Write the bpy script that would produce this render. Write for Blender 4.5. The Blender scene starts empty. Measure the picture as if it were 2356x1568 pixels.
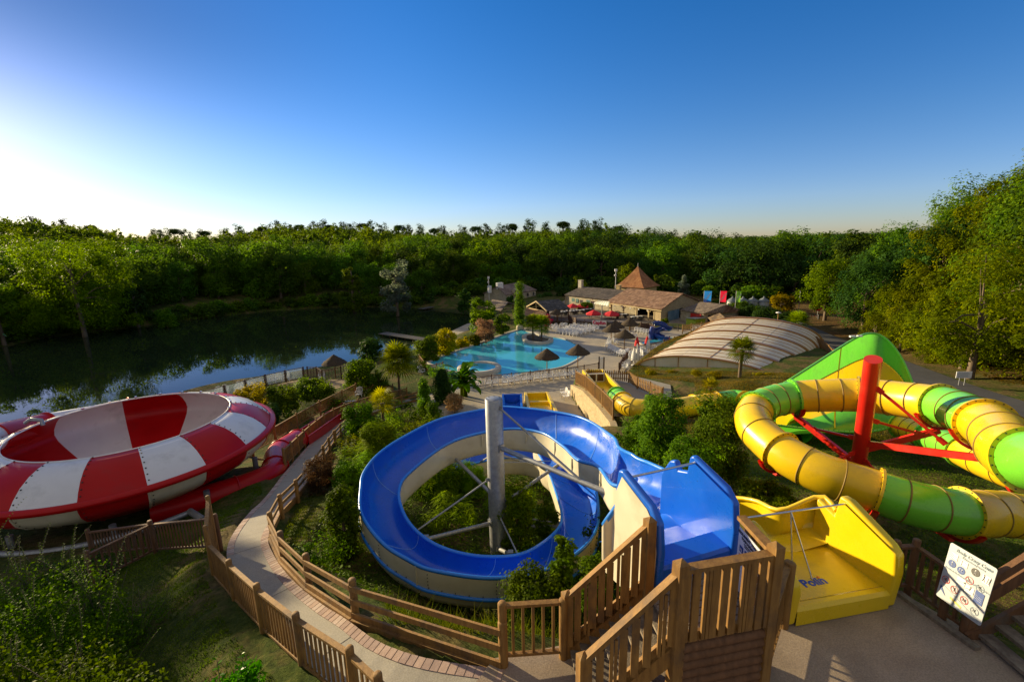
import bpy, math, random
import numpy as np
from mathutils import Vector, Matrix
SC = bpy.context.scene
COL = SC.collection
rnd = random.Random(7)
R = math.radians
# ---------------------------------------------------------------- camera
CAMZ = 14.0
_TH, _RO, _F = R(12.2), R(1.2), 1047.0
_R0 = Vector((1, 0, 0)); _U0 = Vector((0, math.sin(_TH), math.cos(_TH))); _FW = Vector((0, math.cos(_TH), -math.sin(_TH)))
_r = _R0*math.cos(_RO) - _U0*math.sin(_RO); _u = _R0*math.sin(_RO) + _U0*math.cos(_RO)
cd = bpy.data.cameras.new('camera'); cam = bpy.data.objects.new('camera', cd); COL.objects.link(cam)
m = Matrix((_r, _u, -_FW)).transposed().to_4x4(); m.translation = Vector((0, 0, CAMZ)); cam.matrix_world = m
cd.sensor_width = 36.0; cd.lens = 36.0*_F/2356.0; cd.clip_start = 0.05; cd.clip_end = 6000
SC.camera = cam
C0 = Vector((0, 0, CAMZ))
def ray(x, y): return _r*((x-1178)/_F) + _u*((784-y)/_F) + _FW
def P(x, y, z):                       # survey point of the photograph on the level z
    d = ray(x, y); return C0 + d*((z-CAMZ)/d.z)
def PY(x, y, Y):
    d = ray(x, y); return C0 + d*(Y/d.y)
# ---------------------------------------------------------------- materials
def newmat(name):
    m = bpy.data.materials.new(name); m.use_nodes = True
    nt = m.node_tree; return m, nt, nt.nodes['Principled BSDF']
def nn(nt, t, **k):
    n = nt.nodes.new(t)
    for a, b in k.items():
        if a in n.inputs: n.inputs[a].default_value = b
        else: setattr(n, a, b)
    return n
def rgba(c): return (c[0], c[1], c[2], 1)
def ramp(nt, src, stops):
    r = nt.nodes.new('ShaderNodeValToRGB'); e = r.color_ramp.elements
    while len(e) < len(stops): e.new(0.5)
    for i, (p, c) in enumerate(stops): e[i].position = p; e[i].color = rgba(c)
    nt.links.new(src, r.inputs[0]); return r.outputs[0]
def mix(nt, f, a, b, mode='MIX'):
    n = nt.nodes.new('ShaderNodeMix'); n.data_type = 'RGBA'; n.blend_type = mode
    for i, v in ((0, f), (6, a), (7, b)):
        if hasattr(v, 'links'): nt.links.new(v, n.inputs[i])
        else: n.inputs[i].default_value = v if i == 0 else rgba(v)
    return n.outputs[2]
def coord(nt, kind='Object'): return nt.nodes.new('ShaderNodeTexCoord').outputs[kind]
def noise(nt, scale, detail=4, vec=None, rough=0.55, dist=0.0, kind='Object'):
    n = nn(nt, 'ShaderNodeTexNoise', Scale=scale, Detail=detail, Roughness=rough, Distortion=dist)
    nt.links.new(vec or coord(nt, kind), n.inputs['Vector']); return n.outputs['Fac']
def bump(nt, b, h, st=0.3, d=0.02):
    n = nn(nt, 'ShaderNodeBump', Strength=st, Distance=d); nt.links.new(h, n.inputs['Height']); nt.links.new(n.outputs[0], b.inputs['Normal'])
def vscale(nt, v, s):
    n = nt.nodes.new('ShaderNodeVectorMath'); n.operation = 'MULTIPLY'; nt.links.new(v, n.inputs[0]); n.inputs[1].default_value = s; return n.outputs[0]
def pm(name, c1, c2, scale=3, rough=0.6, bs=0.15, bscale=None, metal=0.0, spec=0.5, stretch=None, contrast=(0.3, 0.7), coat=0, dirt=None):
    m, nt, b = newmat(name)
    v = coord(nt)
    if stretch: v = vscale(nt, v, stretch)
    f = noise(nt, scale, 5, v, 0.6)
    c = ramp(nt, f, [(contrast[0], c1), (contrast[1], c2)])
    if dirt:
        f2 = noise(nt, dirt[1], 6, None, 0.65)
        c = mix(nt, ramp(nt, f2, [(dirt[2], (0, 0, 0)), (dirt[3], (1, 1, 1))]), c, dirt[0])
    nt.links.new(c, b.inputs['Base Color'])
    b.inputs['Roughness'].default_value = rough; b.inputs['Metallic'].default_value = metal
    b.inputs['Specular IOR Level'].default_value = spec; b.inputs['Coat Weight'].default_value = coat
    if bs: bump(nt, b, noise(nt, bscale or scale*6, 4, v), bs, 0.02)
    if coat:
        rv = nn(nt, 'ShaderNodeMapRange'); nt.links.new(noise(nt, 1.7, 6, None, .7), rv.inputs[0]); rv.inputs[1].default_value = .3; rv.inputs[2].default_value = .75; rv.inputs[3].default_value = rough*.8; rv.inputs[4].default_value = rough+.28; nt.links.new(rv.outputs[0], b.inputs['Roughness'])
    return m
M = {}
M['wood'] = pm('weathered_wood', (.175, .083, .017), (.335, .178, .042), 2.2, .75, .35, 9, stretch=(6, 6, 1.0), dirt=((.10, .06, .035), 1.4, .52, .72))
M['wood_dark'] = pm('dark_wood', (.10, .045, .018), (.20, .095, .04), 2.2, .8, .35, 9, stretch=(6, 6, 1.0), dirt=((.12, .10, .08), 1.1, .55, .75))
M['wood_grey'] = pm('grey_wood', (.16, .13, .10), (.30, .25, .19), 2.5, .85, .4, 10, stretch=(5, 5, 1), dirt=((.08, .06, .045), 2, .5, .75))
M['brown_paint'] = pm('brown_painted_wood', (.055, .025, .014), (.10, .045, .025), 3, .6, .2)
M['galv'] = pm('galvanised_steel', (.27, .28, .30), (.40, .41, .42), 9, .48, .06, 30, metal=.55, dirt=((.22, .20, .17), 1.5, .55, .8))
M['steel'] = pm('stainless_steel', (.55, .55, .56), (.7, .7, .7), 8, .22, 0, metal=1)
def fibre(name, c1, c2, rough=.22):
    return pm(name, c1, c2, .9, rough, .05, 5, spec=.5, contrast=(.25, .75), coat=.25, dirt=((c1[0]*.55+.03, c1[1]*.55+.03, c1[2]*.55+.03), .9, .52, .85))
M['blue'] = fibre('blue_fibreglass', (.005, .10, .62), (.012, .16, .78))
M['blue_lip'] = fibre('light_blue_fibreglass', (.02, .20, .78), (.03, .26, .85))
M['cream'] = pm('cream_fibreglass', (.62, .55, .40), (.76, .70, .54), 1.0, .4, .1, 12, dirt=((.45, .37, .24), .8, .55, .85))
M['yellow'] = fibre('yellow_fibreglass', (.80, .52, .006), (.90, .61, .012))
M['yellow2'] = fibre('lemon_fibreglass', (.72, .50, .004), (.84, .60, .010))
M['green'] = fibre('green_fibreglass', (.15, .58, .03), (.21, .68, .05))
def thin(m, k, mult):
    nt = m.node_tree; b = nt.nodes['Principled BSDF']; src = b.inputs['Base Color'].links[0].from_socket
    t = nt.nodes.new('ShaderNodeBsdfTranslucent'); nt.links.new(mix(nt, 1.0, src, mult, 'MULTIPLY'), t.inputs[0]); x = nn(nt, 'ShaderNodeMixShader', Fac=k)
    nt.links.new(b.outputs[0], x.inputs[1]); nt.links.new(t.outputs[0], x.inputs[2]); nt.links.new(x.outputs[0], nt.nodes['Material Output'].inputs['Surface']); return m
M['green_thin'] = thin(fibre('thin_green_fibreglass', (.12, .58, .05), (.18, .70, .08)), .45, (1.3, 1.2, 1.0))
M['yellow_thin'] = thin(fibre('thin_yellow_fibreglass', (.80, .54, .008), (.92, .62, .015)), .45, (1.2, 1.2, 1.0))
M['seam'] = pm('dark_seam', (.20, .13, .02), (.28, .18, .03), 3, .6, 0)
M['red'] = pm('red_fibreglass', (.42, .003, .005), (.52, .006, .008), .9, .32, .05, 5, spec=.25, contrast=(.25, .75), dirt=((.30, .02, .02), .9, .55, .85))
M['white'] = fibre('white_fibreglass', (.70, .70, .72), (.82, .82, .82), .35)
M['redsteel'] = pm('red_painted_steel', (.62, .015, .01), (.72, .03, .015), 2, .3, .03, coat=.3)
M['redsoft'] = pm('red_fabric', (.60, .012, .02), (.70, .02, .03), 3, .8, .1)
M['plastic'] = pm('white_plastic', (.72, .72, .74), (.82, .82, .82), 4, .4, 0)
M['bolt'] = pm('dark_bolt', (.05, .045, .04), (.09, .08, .07), 4, .5, 0, metal=.5)
M['black'] = pm('black_metal', (.02, .02, .022), (.035, .035, .04), 4, .5, 0)
M['trunk'] = pm('bark', (.09, .06, .04), (.20, .15, .10), 4, .9, .6, 12, stretch=(1, 1, .25))
def text_mat(name, c): return pm(name, c, tuple(min(1, v*1.1) for v in c), 5, .5, 0)
# ---------------------------------------------------------------- mesh building
ORG = {}
class MB:
    def __init__(s): s.v = []; s.f = []; s.mi = []; s.sm = []
    def add(s, vs, fs, mi=0, smooth=False):
        o = len(s.v); s.v.extend(tuple(v) for v in vs)
        for f in fs: s.f.append(tuple(i+o for i in f)); s.mi.append(mi); s.sm.append(smooth)
        return s
    def box(s, c, d, rz=0, mi=0, tilt=None):
        c = Vector(c); hx, hy, hz = d[0]/2, d[1]/2, d[2]/2
        q = Matrix.Rotation(rz, 3, 'Z')
        if tilt is not None: q = q @ tilt
        vs = [c + q @ Vector((x*hx, y*hy, z*hz)) for z in (-1, 1) for x, y in ((-1, -1), (1, -1), (1, 1), (-1, 1))]
        return s.add(vs, [(3, 2, 1, 0), (4, 5, 6, 7), (0, 1, 5, 4), (1, 2, 6, 5), (2, 3, 7, 6), (3, 0, 4, 7)], mi)
    def beam(s, a, b, w, h, up=(0, 0, 1), mi=0):
        a, b = Vector(a), Vector(b); d = (b-a).normalized(); up = Vector(up)
        sx = d.cross(up)
        if sx.length < 1e-4: sx = d.cross(Vector((0, 1, 0)))
        sx.normalize(); sy = sx.cross(d).normalized()
        vs = [p + sx*(x*w/2) + sy*(y*h/2) for p in (a, b) for x, y in ((-1, -1), (1, -1), (1, 1), (-1, 1))]
        return s.add(vs, [(3, 2, 1, 0), (4, 5, 6, 7), (0, 1, 5, 4), (1, 2, 6, 5), (2, 3, 7, 6), (3, 0, 4, 7)], mi)
    def tube(s, pts, r, n=10, mi=0, caps=True, smooth=True, closed=False):
        pts = [Vector(p) for p in pts]; k = len(pts)
        rs = r if hasattr(r, '__len__') else [r]*k
        prev = None; vs = []
        for i, p in enumerate(pts):
            t = ((pts[(i+1) % k] if (closed or i < k-1) else p) - (pts[i-1] if (closed or i > 0) else p)).normalized()
            if prev is None:
                a = t.cross(Vector((0, 0, 1)))
                if a.length < 1e-3: a = Vector((1, 0, 0))
            else: a = prev - t*prev.dot(t)
            a.normalize(); prev = a; b = t.cross(a)
            vs += [p + (a*math.cos(2*math.pi*j/n) + b*math.sin(2*math.pi*j/n))*rs[i] for j in range(n)]
        fs = [(i*n+j, i*n+(j+1) % n, ((i+1) % k)*n+(j+1) % n, ((i+1) % k)*n+j) for i in range(k if closed else k-1) for j in range(n)]
        s.add(vs, fs, mi, smooth)
        if caps and not closed:
            s.add(vs[:n], [tuple(range(n))[::-1]], mi); s.add(vs[-n:], [tuple(range(n))], mi)
        return s
    def lathe(s, c, prof, n=16, mi=0, smooth=True, a0=0, a1=2*math.pi):
        c = Vector(c); k = len(prof); full = abs(a1-a0-2*math.pi) < 1e-6; nj = n if full else n+1
        vs = [c + Vector((r*math.cos(a0+(a1-a0)*j/n), r*math.sin(a0+(a1-a0)*j/n), z)) for r, z in prof for j in range(nj)]
        fs = []
        for i in range(k-1):
            for j in range(n):
                j2 = (j+1) % nj
                fs.append((i*nj+j, i*nj+j2, (i+1)*nj+j2, (i+1)*nj+j))
        return s.add(vs, fs, mi, smooth)
    def loft(s, rows, mi=0, smooth=True, closed=False, mifn=None):
        n = len(rows[0]); vs = [p for r in rows for p in r]; o = len(s.v)
        s.v.extend(tuple(v) for v in vs)
        for i in range(len(rows)-1):
            for j in range(n if closed else n-1):
                j2 = (j+1) % n
                s.f.append((o+i*n+j, o+i*n+j2, o+(i+1)*n+j2, o+(i+1)*n+j)); s.mi.append(mifn(i, j) if mifn else mi); s.sm.append(smooth)
        return s
    def poly(s, pts, mi=0): return s.add(pts, [tuple(range(len(pts)))], mi)
    def prism(s, pts, z0, z1, mi=0):
        n = len(pts); lo = [(p[0], p[1], z0) for p in pts]; hi = [(p[0], p[1], z1) for p in pts]
        return s.add(lo+hi, [tuple(range(n))[::-1], tuple(range(n, 2*n))] + [(i, (i+1) % n, n+(i+1) % n, n+i) for i in range(n)], mi)
    def slab(s, quad, t, mi=0):            # planar polygon with thickness t along its normal (down)
        q = [Vector(p) for p in quad]; nrm = (q[1]-q[0]).cross(q[2]-q[0]).normalized(); n = len(q)
        lo = [p - nrm*t for p in q]
        return s.add(q+lo, [tuple(range(n)), tuple(range(n, 2*n))[::-1]] + [(i, n+i, n+(i+1) % n, (i+1) % n) for i in range(n)], mi)
    def build(s, name, mats, parent=None, origin=None, kind=None, label=None, bevel=0):
        me = bpy.data.meshes.new(name)
        if parent is not None: o0 = ORG[parent.name]
        else: o0 = Vector(origin) if origin is not None else Vector((0, 0, 0))
        v = np.array(s.v, dtype=np.float64).reshape(-1, 3) - np.array(o0)
        me.from_pydata([tuple(p) for p in v], [], s.f)
        if not isinstance(mats, (list, tuple)): mats = [mats]
        for m_ in mats: me.materials.append(m_)
        me.polygons.foreach_set('material_index', s.mi); me.polygons.foreach_set('use_smooth', s.sm)
        me.update()
        o = bpy.data.objects.new(name, me); COL.objects.link(o); ORG[o.name] = o0
        if parent is not None: o.parent = parent
        else: o.location = o0
        if kind: o['kind'] = kind
        if label: o['label'] = label
        if bevel:
            md = o.modifiers.new('bevel', 'BEVEL'); md.width = bevel; md.segments = 2; md.limit_method = 'ANGLE'
        return o
def tag(o, label, cat, group=None):
    o['label'] = label; o['category'] = cat
    if group: o['group'] = group
    return o
def thing(name, label, cat, loc, group=None, rz=0):
    o = bpy.data.objects.new(name, None); COL.objects.link(o); o.empty_display_size = .2
    o.location = loc; o.rotation_euler = (0, 0, rz); ORG[o.name] = Vector(loc)
    return tag(o, label, cat, group)
def dup(root, loc, rz=0, label=None, sc=None, group=None):
    c = root.copy(); COL.objects.link(c); c.location = loc; c.rotation_euler = (0, 0, rz)
    if sc is not None: c.scale = sc if hasattr(sc, '__len__') else (sc, sc, sc)
    if label: c['label'] = label
    if group: c['group'] = group
    for ch in root.children:
        k = ch.copy(); COL.objects.link(k); k.parent = c
        for g in ch.children:
            q = g.copy(); COL.objects.link(q); q.parent = k
    return c
def catmull(pts, n=8, closed=False):
    pts = [Vector(p) for p in pts]; k = len(pts); out = []
    for i in range(k if closed else k-1):
        p1, p2 = pts[i], pts[(i+1) % k]
        p0 = pts[i-1] if (closed or i > 0) else p1*2-p2
        p3 = pts[(i+2) % k] if (closed or i < k-2) else p2*2-p1
        for j in range(n):
            t = j/n
            out.append(0.5*((2*p1) + (p2-p0)*t + (2*p0-5*p1+4*p2-p3)*t*t + (3*p1-p0-3*p2+p3)*t**3))
    if not closed: out.append(pts[-1].copy())
    return out
def resample(pts, n):
    L = [0]
    for a, b in zip(pts, pts[1:]): L.append(L[-1]+(b-a).length)
    out = []; j = 0
    for i in range(n):
        d = L[-1]*i/(n-1)
        while j < len(L)-2 and L[j+1] < d: j += 1
        t = (d-L[j])/max(1e-9, L[j+1]-L[j]); out.append(pts[j].lerp(pts[j+1], min(1, t)))
    return out
def plen(pts): return sum((b-a).length for a, b in zip(pts, pts[1:]))
FONT = None
def text3d(name, body, size, mat, parent, loc, xdir, updir, align='CENTER', depth=0.004, bold=0.0):
    cu = bpy.data.curves.new(name, 'FONT'); cu.body = body; cu.size = size; cu.align_x = align; cu.align_y = 'CENTER'
    cu.extrude = depth; cu.offset = bold; cu.resolution_u = 3
    to = bpy.data.objects.new(name, cu); COL.objects.link(to)
    dg = bpy.context.evaluated_depsgraph_get(); me = bpy.data.meshes.new_from_object(to.evaluated_get(dg))
    bpy.data.objects.remove(to); me.name = name; me.materials.clear(); me.materials.append(mat)
    x = Vector(xdir).normalized(); z = x.cross(Vector(updir)).normalized(); y = z.cross(x)
    mt = Matrix((x, y, z)).transposed().to_4x4(); mt.translation = Vector(loc) - (ORG[parent.name] if parent else Vector())
    me.transform(mt); o = bpy.data.objects.new(name, me); COL.objects.link(o); o.parent = parent
    if parent: ORG[o.name] = ORG[parent.name]
    return o
# ---------------------------------------------------------------- light
SUN_EL, SUN_AZ = 12.5, 55.0            # azimuth: degrees to the left of straight ahead (+Y)
sdir = Vector((-math.sin(R(SUN_AZ))*math.cos(R(SUN_EL)), math.cos(R(SUN_AZ))*math.cos(R(SUN_EL)), math.sin(R(SUN_EL))))
sl = bpy.data.lights.new('sun', 'SUN'); sun = bpy.data.objects.new('sun', sl); COL.objects.link(sun)
sl.energy = 9.0; sl.angle = R(.6); sl.color = (1.0, .80, .46)
sun.rotation_euler = (-sdir).to_track_quat('-Z', 'Y').to_euler()
W = bpy.data.worlds.new('World'); SC.world = W; W.use_nodes = True
nt = W.node_tree; bg = nt.nodes['Background']
sky = nt.nodes.new('ShaderNodeTexSky'); sky.sky_type = 'NISHITA'; sky.sun_disc = False
sky.sun_elevation = R(SUN_EL); sky.sun_rotation = R(-SUN_AZ); sky.altitude = 100
sky.air_density = 1.0; sky.dust_density = .18; sky.ozone_density = 3.0
gm = nt.nodes.new('ShaderNodeGamma'); gm.inputs[1].default_value = 1.0
hs = nt.nodes.new('ShaderNodeHueSaturation'); hs.inputs['Saturation'].default_value = 1.33
nt.links.new(sky.outputs[0], gm.inputs[0]); nt.links.new(gm.outputs[0], hs.inputs['Color'])
tint = mix(nt, 1.0, hs.outputs[0], (1.06, .91, 1.15), 'MULTIPLY')
# added fill: pale sky overhead and behind the camera, brightening the shaded areas
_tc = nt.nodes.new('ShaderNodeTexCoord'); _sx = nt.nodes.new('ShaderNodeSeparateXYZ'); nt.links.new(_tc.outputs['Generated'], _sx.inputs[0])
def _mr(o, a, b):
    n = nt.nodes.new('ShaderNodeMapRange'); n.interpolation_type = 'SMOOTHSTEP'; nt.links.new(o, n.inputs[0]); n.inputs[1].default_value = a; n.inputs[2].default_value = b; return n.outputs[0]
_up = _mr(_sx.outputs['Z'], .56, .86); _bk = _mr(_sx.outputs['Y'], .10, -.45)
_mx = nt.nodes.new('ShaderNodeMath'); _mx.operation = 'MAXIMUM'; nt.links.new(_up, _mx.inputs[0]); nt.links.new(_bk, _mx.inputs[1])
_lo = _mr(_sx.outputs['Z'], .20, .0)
tint = mix(nt, _lo, tint, mix(nt, 1.0, tint, (.80, .96, 1.14), 'MULTIPLY'))
def _mul(a, b):
    n = nt.nodes.new('ShaderNodeMath'); n.operation = 'MULTIPLY'; nt.links.new(a, n.inputs[0]); nt.links.new(b, n.inputs[1]); return n.outputs[0]
tint = mix(nt, _mul(_mr(_sx.outputs['X'], -.15, -.72), _mr(_sx.outputs['Z'], .14, .36)), tint, mix(nt, 1.0, tint, (.42, .52, .56), 'MULTIPLY'))
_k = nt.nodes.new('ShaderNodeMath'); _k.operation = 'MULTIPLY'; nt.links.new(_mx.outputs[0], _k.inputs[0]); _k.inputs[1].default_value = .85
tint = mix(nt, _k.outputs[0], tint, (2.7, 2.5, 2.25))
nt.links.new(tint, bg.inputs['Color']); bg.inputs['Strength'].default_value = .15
SC.view_settings.view_transform = 'Standard'; SC.view_settings.look = 'None'; SC.view_settings.exposure = 0
cy = SC.cycles; cy.max_bounces = 6; cy.diffuse_bounces = 3; cy.glossy_bounces = 3; cy.transmission_bounces = 4; cy.transparent_max_bounces = 6
cy.use_denoising = True; cy.sample_clamp_indirect = 6; cy.caustics_reflective = False; cy.caustics_refractive = False
# ================================================================ SETTING
def V2(p): return (p[0], p[1])
PATH_R = [(1160,1540,7.4),(1014,1520,7.3),(926,1499,7.2),(855,1467,7.05),(800,1426,6.85),(741,1390,6.6),(677,1338,6.25),(633,1282,5.8),(618,1230,5.3),(655,1172,4.6),(701,1122,3.9),(777,1006,1.6),(820,968,.8),(880,945,.3),(960,925,.06)]
PR = catmull([P(*q) for q in PATH_R], 6)
def offset_line(pts, d):
    out = []
    for i, p in enumerate(pts):
        t = pts[min(i+1, len(pts)-1)] - pts[max(i-1, 0)]; t.z = 0; t.normalize()
        out.append(p + Vector((t.y, -t.x, 0))*d)
    return out
PRs = resample(PR, 90)
def path_w(i): return float(np.interp(i, [0, 6, 12, 22, 34, 42, 60, 90], [.9, .95, 1.0, 1.05, 1.35, 1.5, 1.5, 1.4]))
PLs = [p + (q-p).normalized()*path_w(i) for i, (p, q) in enumerate(zip(PRs, offset_line(PRs, -1)))]
LAKE_Z = -1.6
LAKE = [(-130, 45), (-100, 70), (-86.4, 75.2), (-86.5, 84.2), (-82, 87), (-77.3, 95.6), (-69, 106), (-61, 114), (-43, 119), (-23.7, 114), (-10, 109), (-6, 100), (-8.5, 86), (-12, 76), (-15.5, 66), (-19.5, 61.5), (-24, 57.5), (-30, 52.5), (-35.5, 48.5), (-45, 38), (-52, 26), (-62, 10), (-90, -10), (-150, 0)]
POOL = [V2(P(x, y, 0)) for x, y in [(1189,759.5),(1215,762),(1245,770),(1270,774),(1291,777),(1314,784),(1335,797),(1342,809),(1338,820),(1327,828),(1298,842.5),(1263,850),(1218,856),(1151,862),(1080,862),(1030,852),(1000,841),(986,834),(998,826),(1021,817),(1093,792)]]
DECK = [V2(P(x, y, 0)) for x, y in [(936,925),(1002,902),(1060,872)]] + [(-9.5, 49.5), (-12, 53.5), (-8, 60), (.6, 73.8), (6, 78), (30, 72), (28.2, 69), (12.2, 46.4), (26, 38), (19, 33), (13.5, 30.6), (10.6, 29.2), (9.2, 29.6), (7.3, 30.5), (6.2, 33.0), (5.6, 37), (4.5, 36), (3, 30.5), (0.5, 28.8), (-3, 29), (-5.4, 33.8)]
DECK = [V2(P(x, y, 0)) for x, y in [(936,925),(1002,902),(1060,872)]] + [(-9.5, 49.5), (-12, 53.5), (-8, 60), (.6, 73.8), (6, 78), (30, 72), (28.2, 69), (12.2, 46.4), (9.2, 41.5), (7.2, 40.5), (5.9, 39.5), (6.6, 33.5), (6.6, 27.5), (3.2, 27.5), (-1, 28.8), (-4.4, 32.5)]
TUBPAD = [(6.6, 33.6), (6.0, 41.0), (9.5, 41.6), (13.4, 37.0), (11.8, 31.6), (8.6, 29.6), (7.1, 30.2)]
CONC = [(-1.8, 4.0), (-.4, 6.15), (.9, 6.4), (4.2, 6.6), (4.6, 7.9), (5.3, 8.9), (6.9, 8.4), (7.25, 7.35), (7.9, 6.0), (8.6, 3.5), (8.8, -3), (-4, -3)]
TERR = [V2(P(x, y, 0)) for x, y in [(1272,738),(1500,746),(1640,752),(1770,748),(1820,728),(1700,705),(1300,690),(1240,715)]]
ctrl = []
def cp(*a): ctrl.extend(a)
cp(*[(p.x, p.y, p.z-.05) for p in PRs[::5]]); cp(*[(p.x, p.y, p.z-.05) for p in PLs[::5]])
cp((-.65, 14.2, 3.1), (-2.5, 14, 3.2), (1, 13, 3.4), (-.7, 12, 3.5), (-.7, 10.4, 4.0), (-.7, 8.8, 5.0), (-2.6, 9.4, 4.9), (1.6, 10, 4.6), (-4.6, 11, 4.9), (-6, 13, 4.9), (-6.2, 15.5, 4.3), (-5, 17.5, 3.8), (-7, 19, 3.6), (-7.5, 24, 2.2), (-8, 29, 1.2), (-2, 18, 2.8), (1.5, 18, 2.6), (-1, 22, 1.6), (3, 22, 1.9), (-3, 26, .6), (1, 27, .1), (-5, 29.5, .4), (-9, 33, .3))
cp((-4, 7.7, 5.6), (-5.5, 5, 5.3), (-8, 9.8, 5.2), (-11.6, 17.6, 3.2), (-14.4, 17.2, 2.6), (-10, 12, 4.6), (-12, 10, 4.4), (-9, 6, 5.0), (-14, 14, 3.4), (-18, 20, 2.4), (-22, 22, 1.8), (-15, 26, 1.8), (-16, 10, 3.6), (-26, 14, 1.5), (-30, 26, .2), (-36, 36, -.9), (-25, 36, -.4), (-16, 36, .4), (-20, 46, -.3), (-14, 46, .1), (-10, 40, .1), (-25, 2, 2.5), (-12, 0, 5), (-40, 12, -.2), (-13, 60, -.6), (-9.5, 66, -.7), (-5, 72, -.5), (-5, 85, -.9), (-12, 5, 4.6), (-30, -12, 1.5))
cp((4, 10, 5.6), (5.2, 10.5, 5.2), (7.4, 9.5, 5.4), (3.6, 13, 4.5), (5, 16, 4.0), (8, 18.6, 3.5), (9.2, 16.8, 3.5), (11.5, 14, 3.3), (14.5, 21, 2.8), (14.9, 14.4, 3.8), (10, 10, 5.2), (9.4, 7, 6.0), (13, 9, 5.0), (18, 12, 4.0), (21, 18, 3.2), (22, 24, 2.9), (16, 27, 2.9), (11, 23, 3.2), (7, 22, 3.0), (6.9, 25.5, 3.0), (8.5, 26.5, 2.2), (18, 34, 3.0), (22.6, 34.8, 2.9), (16, 38.4, 2.0), (12.5, 43, .6), (15, 41, 1.5), (11, 41.5, 1.6), (14, 38.5, 1.95), (12.6, 33.5, 1.95), (20, 38.5, 2.3), (27, 32, 2.6), (29, 35.5, 2.0), (24, 29, 2.9), (14, 33, 1.9), (12.6, 31, 1.9))
cp((28, 26, 2.6), (34, 30, 2.2), (38, 35, 1.6), (40, 41, 1.0), (42, 46, .5), (45, 56, .2), (46, 62, .1), (48, 74, .1), (60, 78, .1), (50, 60, 1.0), (46, 46, 1.6), (44, 39, 2.2), (40, 28, 3.2), (60, 45, 6), (54, 34, 7), (48, 22, 7), (70, 60, 8), (75, 35, 14), (30, 12, 4.5), (38, 16, 5.2), (30, -10, 7), (95, 70, 13), (65, 68, 3), (70, 5, 14))
cp((14.8, 70, 0), (20, 82, 0), (30, 90, 0), (40, 84, 0), (12, 88, 0), (4, 90, 0), (0, 100, 0), (-5, 97, -.6), (10, 105, .2), (25, 110, .5), (45, 105, .3), (60, 100, .2), (-6, 108, -.6), (0, 118, .4), (20, 130, 1.2), (45, 130, 1.2), (70, 115, 1), (80, 95, 2), (35, 72, .2), (40, 64, .3))
cp((-92, 70, -.6), (-90, 80, -.2), (-84, 92, 0), (-72, 108, 0), (-58, 118, .3), (-42, 124, .5), (-22, 120, .6), (-8, 118, .6), (-110, 80, 4), (-100, 110, 6), (-80, 130, 8), (-50, 142, 7), (-20, 142, 6), (10, 150, 5.5), (40, 155, 4), (70, 140, 2.5), (95, 120, 2.5), (120, 90, 14))
# wooded valley sides: azimuth table of ridge distance and height above the camera's eye line
RIDGE = [(-400,506,215,11),(-150,500,230,11),(0,494,250,10),(160,505,270,10),(330,530,300,10),(480,528,310,10),(640,518,300,10),(840,514,290,10),(990,522,290,10),(1060,520,280,10),(1200,514,270,10),(1350,506,260,10),(1500,526,270,10),(1650,540,290,10),(1800,556,340,10),(1950,556,420,10),(2150,545,420,10),(2700,540,420,10)]
_rt = []
for x, y, Y, th_ in RIDGE:
    q = PY(x, y, Y); _rt.append((math.atan2(q.x, q.y), math.hypot(q.x, q.y), q.z-th_))
_rt = np.array(_rt)
CT = np.array(ctrl)
def in_poly(x, y, poly):
    c = np.zeros(x.shape, bool); n = len(poly)
    for i in range(n):
        x0, y0 = poly[i]; x1, y1 = poly[i-1]
        if y0 == y1: continue
        c ^= ((y0 > y) != (y1 > y)) & (x < (x1-x0)*(y-y0)/(y1-y0)+x0)
    return c
def d_poly(x, y, poly, closed=True):
    d = np.full(x.shape, 1e9); n = len(poly)
    for i in range(0 if closed else 1, n):
        x0, y0 = poly[i-1]; x1, y1 = poly[i]; dx, dy = x1-x0, y1-y0
        t = np.clip(((x-x0)*dx+(y-y0)*dy)/(dx*dx+dy*dy+1e-12), 0, 1)
        d = np.minimum(d, np.hypot(x-x0-t*dx, y-y0-t*dy))
    return d
def sstep(a, b, x): t = np.clip((x-a)/(b-a), 0, 1); return t*t*(3-2*t)
def vnoise(x, y, s, seed=0):
    return (np.sin(x/s*1.7+seed)*np.cos(y/s*1.3+seed*2)+np.sin((x+y)/s*.9+seed*3)+.6*np.sin((x-1.7*y)/s*2.3+seed))/2.6
ROADC = [(55, 110), (48.6, 86), (44.8, 70), (43.0, 61.5), (41.2, 52), (39, 45), (36.6, 38.6), (34, 31), (32, 22), (31.5, 10), (32.5, -10)]
pathc = [((p+q)/2) for p, q in zip(PRs, PLs)]
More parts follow.
